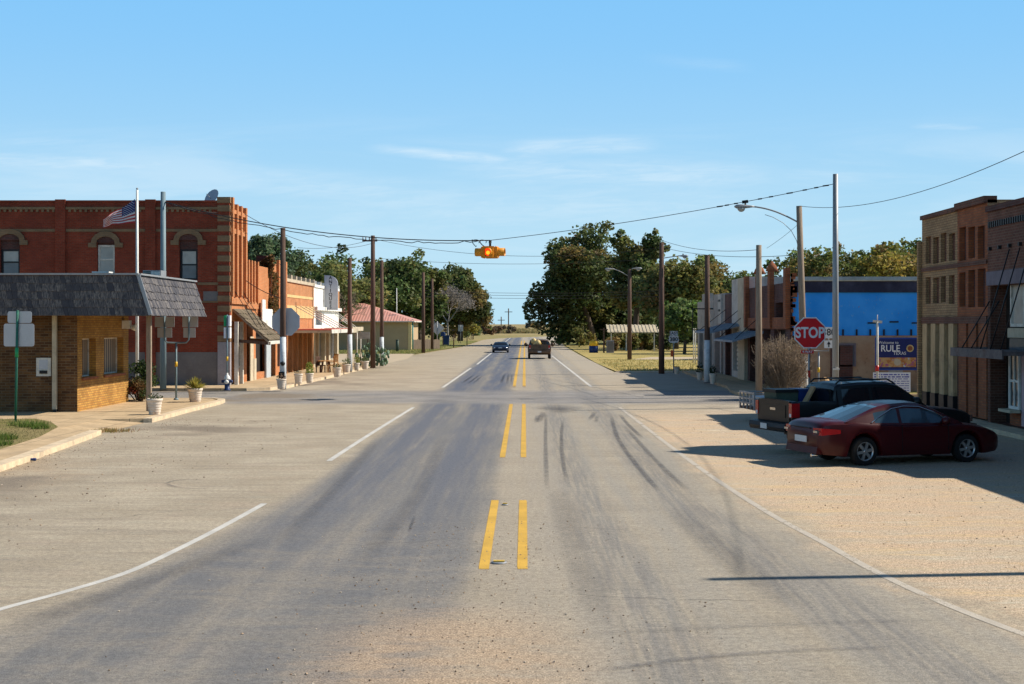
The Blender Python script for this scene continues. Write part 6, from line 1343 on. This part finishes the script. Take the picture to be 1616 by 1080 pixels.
xs=[p[0] for p in gpts]; ys=[p[1] for p in gpts]
while len(pl)<5200:
    p=(rs.uniform(max(min(xs),-22),max(xs)),rs.uniform(min(ys),max(ys)))
    if inpoly(p,gpts): pl.append((*p,KZ))
blades('grass',np.array(pl),.06,.007,[(.24,.20,.09),(.30,.24,.12),(.15,.16,.06)],6)
tufts=[]
for (px,py,n,r_) in ((50,674,420,.38),(64,677,200,.26),(6,694,380,.34),(-14,703,400,.5),(30,672,90,.4)):
    c=gp(px,py,KZ)
    for i in range(n): a=rs.uniform(0,6.28); q=r_*rs.uniform(0,1)**.6; tufts.append((c[0]+q*math.cos(a),c[1]+q*math.sin(a),KZ))
blades('grass',np.array(tufts),.17,.012,[(.10,.17,.025),(.13,.20,.035),(.19,.21,.06)],7)
n=9000; pts=np.c_[rs.uniform(6.3,34,n),95+rs.uniform(0,1,n)**1.5*30,np.full(n,.02)]; blades('dry_grass',pts,.13,.03,[(.52,.40,.15),(.42,.34,.13),(.58,.46,.20),(.25,.24,.08)],8)
n=5000; pts=np.c_[rs.uniform(-22,-10.5,n),150+rs.uniform(0,1,n)**1.3*60,np.full(n,.02)]; pts=pts[pts[:,0]<-11.8+(pts[:,1]-150)*.06]; blades('grass',pts,.16,.035,[(.17,.21,.05),(.26,.26,.09),(.34,.29,.12)],9)
pts=[]; 
for (px,py,n,r_) in ((168,681,160,.35),(180,682,120,.4),(200,681,50,.4),(150,684,60,.2)):
    c=gp(px,py)
    for i in range(n): a=rs.uniform(0,6.28); q=r_*rs.uniform(0,1); pts.append((c[0]+q*math.cos(a),c[1]+q*math.sin(a)*1.4,.003))
blades('weeds',np.array(pts),.10,.012,[(.32,.16,.07),(.36,.28,.10),(.20,.20,.06)],10)
def stones(name,pts,smin,smax,cols,seed,lab=None):
    rs=np.random.default_rng(seed); n=len(pts); s=rs.uniform(0,1,n)**2.5*(smax-smin)+smin; base=np.array([(1,0,0),(0,1,0),(-1,0,0),(0,-1,0),(0,0,.6),(0,0,-.5)],float); a=rs.uniform(0,6.28,n); ca,sa=np.cos(a),np.sin(a)
    j=rs.uniform(.6,1.15,(n,6,1)); v=base[None]*j*s[:,None,None]; vx=v[:,:,0]*ca[:,None]-v[:,:,1]*sa[:,None]; vy=v[:,:,0]*sa[:,None]+v[:,:,1]*ca[:,None]; v=np.stack([vx,vy,v[:,:,2]],2)+pts[:,None,:]; v[:,:,2]+=(.25*s)[:,None]
    f=np.array([(0,1,4),(1,2,4),(2,3,4),(3,0,4),(1,0,5),(2,1,5),(3,2,5),(0,3,5)]); F_=(f[None]+6*np.arange(n)[:,None,None]).reshape(-1,3); me=bpy.data.meshes.new(name); me.from_pydata(v.reshape(-1,3).tolist(),[],F_.tolist()); me.materials.append(mat['stone'])
    c=np.array(cols)[rs.integers(len(cols),size=n)]*rs.uniform(.6,1.25,(n,1)); c=np.repeat(np.c_[c,np.ones(n)],6,axis=0); at=me.color_attributes.new('leafcol','FLOAT_COLOR','POINT'); at.data.foreach_set('color',c.astype(np.float32).ravel()); me.update(); o=bpy.data.objects.new(name,me); COL.objects.link(o); tag(o,kind='stuff')
t=M('loose_stone'); mat['stone']=t.out(t.n('ShaderNodeAttribute',attribute_name='leafcol').outputs['Color'],.9,0,.2)
rs=np.random.default_rng(31); n=4200; Y_=11+rs.uniform(0,1,n)**1.5*34; X_=4.6+rs.uniform(0,1,n)**.85*9+np.maximum(0,(30-Y_)/20)**2*1.6; stones('gravel',np.c_[X_,Y_,np.full(n,.002)],.006,.021,[(.55,.42,.29),(.45,.31,.19),(.34,.24,.16),(.62,.54,.43)],32)
n=1500; Y_=11+rs.uniform(0,1,n)**1.4*12; X_=rs.normal(-.7,1.3,n); stones('gravel',np.c_[X_,Y_,np.full(n,.002)],.006,.02,[(.42,.30,.2),(.25,.18,.13),(.5,.42,.33)],33)
n=900; Y_=20+rs.uniform(0,1,n)*28; X_=-11.6+rs.uniform(0,1,n)**2*5; stones('gravel',np.c_[X_,Y_,np.full(n,.002)],.008,.03,[(.42,.30,.2),(.25,.18,.13),(.5,.42,.33)],34)
# field crop standing up beyond the bend
n=9000; pts=np.c_[rs.uniform(-60,70,n),470+rs.uniform(0,1,n)**2*260,np.zeros(n)]; blades('field_crop',pts,1.1,.25,[(.36,.27,.12),(.28,.22,.10),(.24,.22,.09)],11)

# ================================================================== vehicles
def interp(tab,x):
    for (x0,v0),(x1,v1) in zip(tab,tab[1:]):
        if x<=x1: 
            q=0 if x1==x0 else max(0,(x-x0)/(x1-x0)); q=q*q*(3-2*q) if False else q; return v0+(v1-v0)*q
    return tab[-1][1]
def wheel(par,x,y,r,w,name='wheel',spokes=6,rimr=.66):
    o=bpy.data.objects.new(name,None); COL.objects.link(o); o.parent=par; o.location=(x,y,r)
    s=1 if y>0 else -1
    mb=MB(); mb.lathe([(r*rimr,-w/2),(r*.93,-w/2),(r,-w*.36),(r,w*.36),(r*.93,w/2),(r*rimr,w/2)],28,(0,0,0),'y',caps=False); mb.build('tyre',mat['tyre'],o,sharp=40)
    mb=MB(); mb.lathe([(r*rimr,w*.48*s),(r*rimr*.93,w*.5*s),(r*rimr*.88,w*.30*s)],28,(0,0,0),'y',caps=False); mb.lathe([(r*.17,w*.30*s),(r*.15,w*.44*s),(.001,w*.46*s)],14,(0,0,0),'y')
    for k in range(spokes): a=2*math.pi*k/spokes+.2; mb.bar((r*.12*math.cos(a),w*.40*s,r*.12*math.sin(a)),(r*rimr*.93*math.cos(a),w*.40*s,r*rimr*.93*math.sin(a)),.03,r*.20)
    mb.lathe([(.001,w*.22*s),(r*rimr*.92,w*.22*s)],20,(0,0,0),'y',1,caps=False); mb.build('rim',[mat['rim'],mat['black']],o); return o
def vehicle(name,label,cat,loc,rz,sp,paint,gl='carglass',group=None):
    t=thing(name,label,cat,loc,rz,group); L=sp['L']; W_=sp['W']/2; N=72; xs=[-L/2+L*i/N for i in range(N+1)]; wr=sp['wr']; axs=sp['ax']; bed=sp.get('bed')
    mb=MB(); ns=10; rows=[]
    for x in xs:
        zt=interp(sp['top'],x); w=W_*interp(sp['plan'],x); zb=interp(sp['sill'],x)
        for a in axs:
            R_=wr+.07
            if abs(x-a)<R_: zb=max(zb,wr+math.sqrt(R_*R_-(x-a)**2))
        inb=bed and bed[0]<x<bed[1]
        ty=[(.93,0),(.985,.15),(1,.45),(.99,.78),(.965,.94)]
        pts=[(w*k,zb+(zt-zb)*q) for k,q in ty]
        if inb: fl=bed[2]; pts+=[(w*.95,zt),(w*.89,zt),(w*.885,fl),(w*.45,fl),(0,fl)]
        else: cr=sp.get('crown',.04); pts+=[(w*.89,zt+.0),(w*.72,zt+cr*.5),(w*.5,zt+cr*.8),(w*.25,zt+cr*.95),(0,zt+cr)]
        rows.append([(x,-y,z) for y,z in pts]+[(x,y,z) for y,z in pts[::-1][1:]])
    M_=len(rows[0]); vs=[p for r_ in rows for p in r_]; fs=[]
    for i in range(N):
        for j in range(M_-1): fs.append((i*M_+j,i*M_+j+1,(i+1)*M_+j+1,(i+1)*M_+j))
        fs.append((i*M_+M_-1,i*M_,(i+1)*M_,(i+1)*M_+M_-1))
    fs+=[tuple(range(M_))[::-1],tuple(range(N*M_,(N+1)*M_))]
    mb.add(vs,fs,0,True); mb.build('body',mat[paint],t,sharp=38)
    # greenhouse
    g0,g1=sp['roof'][0][0],sp['roof'][-1][0]; n=44; gx=sorted({g0+(g1-g0)*i/n for i in range(n+1)}|{q for a,b in sp['side'] for q in (a,b)}|set(sp['ws'])|set(sp['rw']))
    tum=sp.get('tum',.79); grows=[]
    for x in gx:
        zr=interp(sp['roof'],x); zt=interp(sp['top'],x); w=W_*interp(sp['plan'],x); k=min(1,(zr-zt)/.42) if zr>zt else 0; wrf=w*(.93+(tum-.93)*k); zs=zt-.015
        pts=[(w*.93,zs),(w*.93+(wrf-w*.93)*.12,zs+(zr-.07*k-zs)*.12),(w*.93+(wrf-w*.93)*.86,zs+(zr-.07*k-zs)*.88),(wrf,max(zs,zr-.05*k)),(wrf*.86,max(zs,zr)),(wrf*.45,zr+.025),(0,zr+.035)]
        grows.append([(x,-y,z) for y,z in pts]+[(x,y,z) for y,z in pts[::-1][1:]])
    parts={'cabin':MB(),'windscreen':MB(),'rear_window':MB()}; sides={}
    Mg=len(grows[0])
    for i in range(len(gx)-1):
        xm=(gx[i]+gx[i+1])/2
        for j in range(Mg-1):
            k='cabin'; jj=min(j,Mg-2-j)
            if sp['ws'][0]<=xm<=sp['ws'][1] and jj>=4: k='windscreen'
            elif sp['rw'][0]<=xm<=sp['rw'][1] and jj>=4: k='rear_window'
            elif jj==1:
                for q,(a,b) in enumerate(sp['side']):
                    if a<=xm<=b: k=('side',q,j==1)
            m_=parts.get(k) if not isinstance(k,tuple) else sides.setdefault(k,MB())
            m_.add([grows[i][j],grows[i][j+1],grows[i+1][j+1],grows[i+1][j]],[(0,1,2,3)],0,True)
    parts['cabin'].build('cabin',mat[paint],t,sharp=35); parts['windscreen'].build('windscreen',mat[gl],t); parts['rear_window'].build('rear_window',mat[gl],t)
    for m_ in sides.values(): m_.build('side_window',mat[gl],t)
    for a in axs:
        for s in (-1,1): wheel(t,a,s*(W_-.13),wr,.21)
    mb=MB(); mb.box(axs[0]-.5,axs[1]+.5,-W_*.82,W_*.82,sp['floor'],sp['floor']+.12); mb.build('chassis',mat['black'],t)
    for s in (-1,1):
        mb=MB(); x=sp['mirror'][0]; z=sp['mirror'][1]; k=sp.get('mk',1); mb.lathe([(.02,-.09),(.09*k,-.06),(.10*k,.02),(.08*k,.08),(.001,.1)],10,(x,s*(W_+.09*k),z),'x'); mb.bar((x,s*(W_*.9),z-.04),(x,s*(W_+.06),z-.02),.05,.04); mb.build('mirror',mat[paint],t)
    return t
# red coupe
A=R(18); rx,ry_=gp(1362,735); axr=-1.30; dx,dy=math.cos(A),math.sin(A); sw=.78
ox=rx-dx*axr-dy*sw; oy=ry_-dy*axr+dx*sw
spc=dict(L=4.83,W=1.81,wr=.325,ax=(-1.30,1.38),floor=.2,
  top=[(-2.415,.80),(-2.33,.93),(-2.1,.985),(-1.5,.985),(-.9,.93),(0,.90),(.9,.905),(1.2,.90),(1.9,.80),(2.25,.68),(2.415,.56)],
  plan=[(-2.415,.76),(-2.36,.86),(-2.2,.93),(-1.8,.98),(-1.2,1),(1.4,1),(1.9,.96),(2.2,.88),(2.35,.76),(2.415,.62)],
  sill=[(-2.415,.40),(-2.3,.27),(-1.8,.22),(1.9,.2),(2.3,.24),(2.415,.32)],
  roof=[(-1.78,.99),(-1.35,1.14),(-.95,1.285),(-.55,1.365),(-.1,1.39),(.25,1.37),(.6,1.26),(.95,1.09),(1.28,.91)],
  ws=(.42,1.25),rw=(-1.74,-.82),side=[(-1.02,-.40),(-.32,.78)],mirror=(.72,.98),crown=.05,tum=.74)
cp_=vehicle('parked_coupe','dark red two-door coupe parked nose-in, nearest vehicle on the right','car',(ox,oy,0),A,spc,'coupe','carglassblue')
def child(par,name,mb,m): return mb.build(name,mat[m],par)
for s in (-1,1):
    mb=MB(); mb.add([(-2.37,s*.52,.70),(-2.33,s*.80,.70),(-1.95,s*.90,.74),(-1.95,s*.90,.83),(-2.33,s*.80,.86),(-2.38,s*.52,.86)],[(0,1,4,5),(1,2,3,4)]); mb.v=[(x-.045 if abs(y)<.85 else x,y*1.022,z) for x,y,z in mb.v]; child(cp_,'tail_light',mb,'lampred')
    mb=MB(); mb.box(-2.455,-2.40,min(s*.58,s*.76),max(s*.58,s*.76),.755,.80); child(cp_,'reversing_light',mb,'chrome')
    mb=MB(); mb.box(-.30,-.12,min(s*.905,s*.925),max(s*.905,s*.925),.80,.83); child(cp_,'door_handle',mb,'coupe')
    mb=MB(); mb.add([(2.2,s*.55,.62),(2.08,s*.82,.62),(1.9,s*.88,.70),(2.02,s*.6,.76)],[(0,1,2,3)]); mb.v=[(x+.05,y,z+.02) for x,y,z in mb.v]; child(cp_,'headlight',mb,'chrome')
    mb=MB()
    for xx in (-.36,.86): mb.box(xx-.004,xx+.004,min(s*.895,s*.912),max(s*.895,s*.912),.3,.90)
    child(cp_,'door_seam',mb,'black')
    mb=MB(); mb.tube([(-1.12,s*.845,.965),(-.9,s*.79,1.09),(-.55,s*.72,1.26),(-.2,s*.685,1.315),(.2,s*.69,1.30),(.6,s*.76,1.16),(.92,s*.83,.97)],.014,5); child(cp_,'window_trim',mb,'chrome')
mb=MB(); mb.box(-2.455,-2.43,-.26,.26,.52,.66); child(cp_,'number_plate',mb,'plate')
mb=MB(); mb.box(-2.46,-2.40,-.40,.40,.845,.86); child(cp_,'boot_seam',mb,'black')
mb=MB(); mb.prism([(-2.45,.28),(-2.40,.50),(-2.2,.50),(-2.2,.26)],'y',-.70,.70); child(cp_,'bumper',mb,'coupe')
mb=MB(); mb.lathe([(.035,-2.46),(.035,-2.2)],10,(0,-.5,.24),'x'); child(cp_,'exhaust',mb,'chrome')
# pickup
def pickup(name,label,loc,rz,paint,cargo=True,rack=True,big=1,wide=1.88):
    sp=dict(L=5.2,W=wide,wr=.37,ax=(-1.42,1.72),floor=.38,bed=(-2.52,-1.36,.85),
      top=[(-2.6,1.30),(-1.36,1.30),(-1.3,1.20),(1.0,1.16),(1.15,1.12),(2.2,1.02),(2.5,.93),(2.6,.82)],plan=[(-2.6,.955),(-2.5,.985),(-2.2,1),(1.9,1),(2.3,.95),(2.5,.86),(2.6,.76)],
      sill=[(-2.6,.62),(-2.2,.5),(-1.9,.42),(2.1,.40),(2.6,.46)],roof=[(-1.40,1.22),(-1.33,1.62),(-1.2,1.70),(-.6,1.745),(.1,1.745),(.4,1.70),(.72,1.52),(1.18,1.16)],ws=(.3,1.14),rw=(-1.399,-1.3),
      side=[(-1.18,-.42),(-.33,.52)],mirror=(.78,1.26),crown=.03,tum=.80,mk=1.25*big)
    t=vehicle(name,label,'pickup truck',loc,rz,sp,paint)
    mb=MB(); mb.box(-2.625,-2.57,-.80,.80,.80,1.31); mb.box(-2.64,-2.62,-.62,.62,.90,1.2); tg=child(t,'tailgate',mb,paint)
    mb=MB(); mb.box(-2.655,-2.642,-.14,.14,1.06,1.12); o=mb.build('handle',mat['chrome' if paint=='pickup' else 'black'],tg)
    mb=MB(); mb.prism([(-2.80,.56),(-2.84,.66),(-2.81,.76),(-2.6,.78),(-2.6,.55)],'y',-.92,.92); child(t,'rear_bumper',mb,'black' if paint=='pickup' else 'brownpaint')
    mb=MB(); mb.box(-2.855,-2.835,-.05,.27,.60,.73) if paint=='pickup' else mb.box(-2.855,-2.835,-.16,.16,.60,.73); child(t,'number_plate',mb,'plate')
    for s in (-1,1):
        mb=MB(); mb.box(-2.64,-2.42,min(s*.80,s*.945),max(s*.80,s*.945),.92,1.26); tl=child(t,'tail_light',mb,'lampred'); mb=MB(); mb.box(-2.645,-2.63,min(s*.83,s*.92),max(s*.83,s*.92),.93,1.01); mb.build('reversing_light',mat['plate'],tl)
        mb=MB(); mb.box(2.5,2.58,min(s*.5,s*.82),max(s*.5,s*.82),.72,.88); child(t,'headlight',mb,'chrome')
        mb=MB()
        for xx in (-1.26,-.37,.72): mb.box(xx-.005,xx+.005,min(s*.93,s*.945),max(s*.93,s*.945),.5,1.15)
        mb.box(-.45,-.30,min(s*.93,s*.965),max(s*.93,s*.965),1.0,1.03); mb.box(.30,.45,min(s*.93,s*.965),max(s*.93,s*.965),1.0,1.03); child(t,'door_trim',mb,'black')
    mb=MB(); mb.prism([(2.45,.45),(2.66,.5),(2.66,.66),(2.45,.7)],'y',-.88,.88); child(t,'front_bumper',mb,'chrome')
    mb=MB(); mb.box(-1.415,-1.385,-.66,.66,1.26,1.58); rw=child(t,'rear_glass',mb,'carglass')
    if rack:
        mb=MB()
        for s in (-1,1): mb.tube([(-1.25,s*.62,1.70),(-1.15,s*.62,1.79),(.2,s*.62,1.815),(.42,s*.62,1.70)],.022,6)
        for x in (-.75,0): mb.tube([(x,-.62,1.80),(x,.62,1.80)],.018,6)
        child(t,'roof_rack',mb,'black')
    return t
A=R(18); dx,dy=math.cos(A),math.sin(A); rrx,rry=6.5,34.45
px_,py_=rrx+2.6*dx-.94*dy,rry+2.6*dy+.94*dx
pk=pickup('parked_pickup','black crew-cab pickup with loaded bed parked beyond the red coupe',(px_,py_,0),A,'pickup')
def onbed(x,y,z): return (px_+x*dx-y*dy,py_+x*dy+y*dx,z)
t=thing('storage_box','dark lidded box standing in the pickup bed','box',onbed(-2.15,.5,.85),A); mb=MB(); mb.prism([(-.28,0),(.28,0),(.31,.62),(-.31,.62)],'y',-.32,.32); mb.build('body',mat['dkgreen'],t); mb=MB(); mb.box(-.34,.34,-.35,.35,.62,.70); mb.build('lid',mat['black'],t)
t=thing('storage_box','blue plastic box beside the dark box in the pickup bed','box',onbed(-1.68,.42,.85),A); mb=MB(); mb.prism([(-.14,0),(.14,0),(.16,.66),(-.16,.66)],'y',-.28,.28); mb.build('body',mat['bluebox'],t); mb=MB(); mb.box(-.18,.18,-.3,.3,.66,.71); mb.build('lid',mat['bluebox'],t)
mb=MB(); mb.bar((-.35,0,0),(.15,.1,.72),.16,.05); o=mb.build('plank',mat['plank'],None,onbed(-1.75,-.25,.9),A); tag(o,'bare plank leaning in the pickup bed','plank')
# trailer beyond
X,Y=gp(1172,664); t=thing('utility_trailer','low utility trailer with open rail sides beyond the pickup','trailer',(X+.15,Y,0),R(8)); mb=MB(); mb.box(0,2.6,-.8,.8,.38,.46); mb.build('bed',mat['darkwood'],t)
mb=MB()
for y in (-.8,.8):
    for z in (.58,.74,.92): mb.box(0,2.6,y-.02,y+.02,z-.025,z+.025)
    for x in (0,.52,1.04,1.56,2.08,2.6): mb.box(x-.025,x+.025,y-.025,y+.025,.38,.96)
for z in (.58,.74,.92): mb.box(-.02,.02,-.8,.8,z-.025,z+.025)
for y in (-.4,0,.4): mb.box(-.025,.025,y-.025,y+.025,.38,.96)
mb.build('rails',mat['galv'],t)
for s in (-1,1): wheel(t,1.5,s*.92,.28,.16)
mb=MB(); mb.box(2.6,3.8,-.05,.05,.38,.46); mb.build('drawbar',mat['black'],t)
mb=MB(); mb.box(.25,1.5,-.6,.6,0,.34); o=mb.build('crate',mat['plate'],None,(X+.15,Y,.46),R(8)); tag(o,'pale crate riding in the low rail trailer','crate')
# moving vehicles far down the street
X,Y=gp(851.5,567); far=pickup('brown_pickup','dusty brown pickup with wide mirrors driving away down the street',(X,Y+2.7,0),R(90),'brownpaint',rack=False,big=1.5,wide=2.12)
t=thing('glint_bundle','tan bundle added in the brown pickup bed to imitate a sun glint','bundle',(X-.22,Y+.9,.9)); mb=MB(); rd=random.Random(3)  # added lumps stand in for a sun glint on the pickup
for i in range(4): mb.lathe([(.001,-.3),(.22,-.2),(.26,0),(.2,.2),(.001,.3)],9,(rd.uniform(-.3,.3),rd.uniform(-.3,.3),.28+.14*i))
mb.build('glint_lumps',mat['glint_wreath'],t); mb=MB(); mb.tube([(-.5,0,.05),(-.2,0,.75),(.3,0,.7),(.5,0,.05)],.025,5); mb.build('glint_strap',mat['yellowtag'],t)
X,Y=gp(789.5,557); spb=dict(spc); spb['W']=1.86; spb['tum']=.70; spb['top']=[(x_,z_*.86) for x_,z_ in spc['top']]; spb['roof']=[(x_,z_*.83) for x_,z_ in spc['roof']]; spb['mirror']=(.72,.86)
bc=vehicle('blue_car','dark blue car with lit chrome headlights driving toward the junction','car',(X,Y+2.4,0),R(-90),spb,'bluecar','carglass')
for s in (-1,1):
    mb=MB(); mb.lathe([(.11,2.28),(.09,2.38),(.001,2.41)],10,(0,s*.66,.52),'x'); child(bc,'headlight',mb,'chrome')
mb=MB(); mb.box(2.38,2.45,-.45,.45,.40,.50); child(bc,'grille',mb,'black'); mb=MB(); mb.box(2.44,2.46,-.2,.2,.50,.60); child(bc,'number_plate',mb,'plate')
mb=MB(); mb.prism([(2.3,.28),(2.46,.34),(2.46,.46),(2.3,.5)],'y',-.72,.72); child(bc,'front_bumper',mb,'bluecar')

# ================================================================== sky, sun, camera
SUN_EL,SUN_AZ=40.6,77.0    # azimuth measured clockwise from the street axis (+Y)
w=bpy.data.worlds.new('World'); scene.world=w; w.use_nodes=True; t=NT.__new__(NT); t.t=w.node_tree; t.t.nodes.clear(); t.co=None
sky=t.n('ShaderNodeTexSky',sky_type='NISHITA'); sky.sun_disc=False; sky.sun_elevation=R(SUN_EL); sky.sun_rotation=R(SUN_AZ); sky.air_density=1.0; sky.dust_density=SKY_DUST; sky.ozone_density=SKY_OZ; sky.altitude=500
g=t.n('ShaderNodeTexCoord').outputs['Generated']; x,y,z=t.sep(g)
yy=t.math('MAXIMUM',y,.05); u=t.math('DIVIDE',x,yy); v=t.math('DIVIDE',z,yy)
front=t.ss(y,.3,.7)
# thin cirrus: streaked noise over the sky dome plus a few longer wisps
n1=t.noise(1,7,.62,t.comb(t.math('MULTIPLY',u,3.0),t.math('MULTIPLY',v,26),.3),.6); n2=t.noise(1,6,.6,t.comb(t.math('MULTIPLY',u,9),t.math('MULTIPLY',v,60),1.7),.5)
n3=t.noise(1,5,.65,t.comb(t.math('MULTIPLY',t.math('ADD',u,t.math('MULTIPLY',v,.8)),30),t.math('MULTIPLY',t.math('SUBTRACT',v,t.math('MULTIPLY',u,.06)),240),4.1),.8)
def wisp(u0,u1,v0,v1,h):
    q=t.math('DIVIDE',t.math('SUBTRACT',u,u0),u1-u0); vc=t.math('MULTIPLY_ADD',q,v1-v0,v0); vc=t.math('ADD',vc,t.math('MULTIPLY_ADD',n1,.012,-.006))
    a=t.math('SUBTRACT',1,t.ss(t.math('ABSOLUTE',t.math('SUBTRACT',v,vc)),0,h)); e=t.math('MULTIPLY',t.ss(q,0,.35),t.math('SUBTRACT',1,t.ss(q,.75,1.05))); return t.math('MULTIPLY',t.math('MULTIPLY',a,e),t.math('MULTIPLY',t.ss(n2,.25,.7,.35,1),t.ss(n3,.3,.66,.45,1.05)))
U=lambda px:(px-VX)/F; V=lambda py:(VY-py)/F
m_=t.math('MULTIPLY',wisp(U(760),U(1050),V(240),V(226),.011),.9)
for a in ((U(560),U(830),V(229),V(256),.0055,.85),(U(-300),U(370),V(243),V(270),.011,.95),(U(250),U(700),V(274),V(302),.016,.62),(U(640),U(1270),V(262),V(284),.017,.72),(U(300),U(1320),V(330),V(312),.03,.5),(U(1420),U(1560),V(200),V(204),.004,.4),(U(1540),U(1800),V(205),V(212),.004,.4),(U(-200),U(200),V(228),V(222),.006,.35),(U(1000),U(1190),V(92),V(108),.006,.18)):
    m_=t.math('MAXIMUM',m_,t.math('MULTIPLY',wisp(*a[:5]),a[5]))
band=t.math('MULTIPLY',t.math('MULTIPLY',t.ss(v,.0,.06),t.math('SUBTRACT',1,t.ss(v,.10,.16))),t.ss(n1,.42,.70,0,.5)); m_=t.math('MAXIMUM',m_,band)
m_=t.math('MULTIPLY',m_,front)
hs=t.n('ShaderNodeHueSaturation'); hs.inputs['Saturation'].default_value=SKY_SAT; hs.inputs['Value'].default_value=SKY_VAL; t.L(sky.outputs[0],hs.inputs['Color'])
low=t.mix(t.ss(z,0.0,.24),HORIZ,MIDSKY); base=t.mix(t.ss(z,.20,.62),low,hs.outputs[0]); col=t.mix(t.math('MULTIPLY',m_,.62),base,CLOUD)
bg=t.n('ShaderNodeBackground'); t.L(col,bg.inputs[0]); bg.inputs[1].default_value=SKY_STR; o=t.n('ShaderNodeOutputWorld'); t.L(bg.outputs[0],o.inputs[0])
sd=bpy.data.lights.new('sun','SUN'); sd.energy=SUN_E; sd.angle=R(.53); sd.color=(1,.92,.80); so=bpy.data.objects.new('sun',sd); COL.objects.link(so)
az=R(SUN_AZ); el=R(SUN_EL); sv=Vector((math.sin(az)*math.cos(el),math.cos(az)*math.cos(el),math.sin(el))); so.rotation_euler=(-sv).to_track_quat('-Z','Y').to_euler(); so.location=(40,0,60)
cam=bpy.data.cameras.new('camera'); cam.lens=50; cam.sensor_width=36; cam.sensor_fit='HORIZONTAL'; cam.clip_end=12000; cam.clip_start=.1
cam.shift_x=-(VX-808)/1616; cam.shift_y=-(540-VY)/1616*-1 if False else (VY-540)/1616
co=bpy.data.objects.new('camera',cam); COL.objects.link(co); co.location=(0,0,HE); co.rotation_euler=(R(90),0,0); scene.camera=co
vs_=scene.view_settings; vs_.view_transform='Standard'; vs_.look='None'; vs_.exposure=EXPO; vs_.gamma=1; vs_.use_curve_mapping=False
scene.cycles.max_bounces=6; scene.cycles.diffuse_bounces=3; scene.cycles.transparent_max_bounces=16; scene.cycles.caustics_reflective=False; scene.cycles.caustics_refractive=False
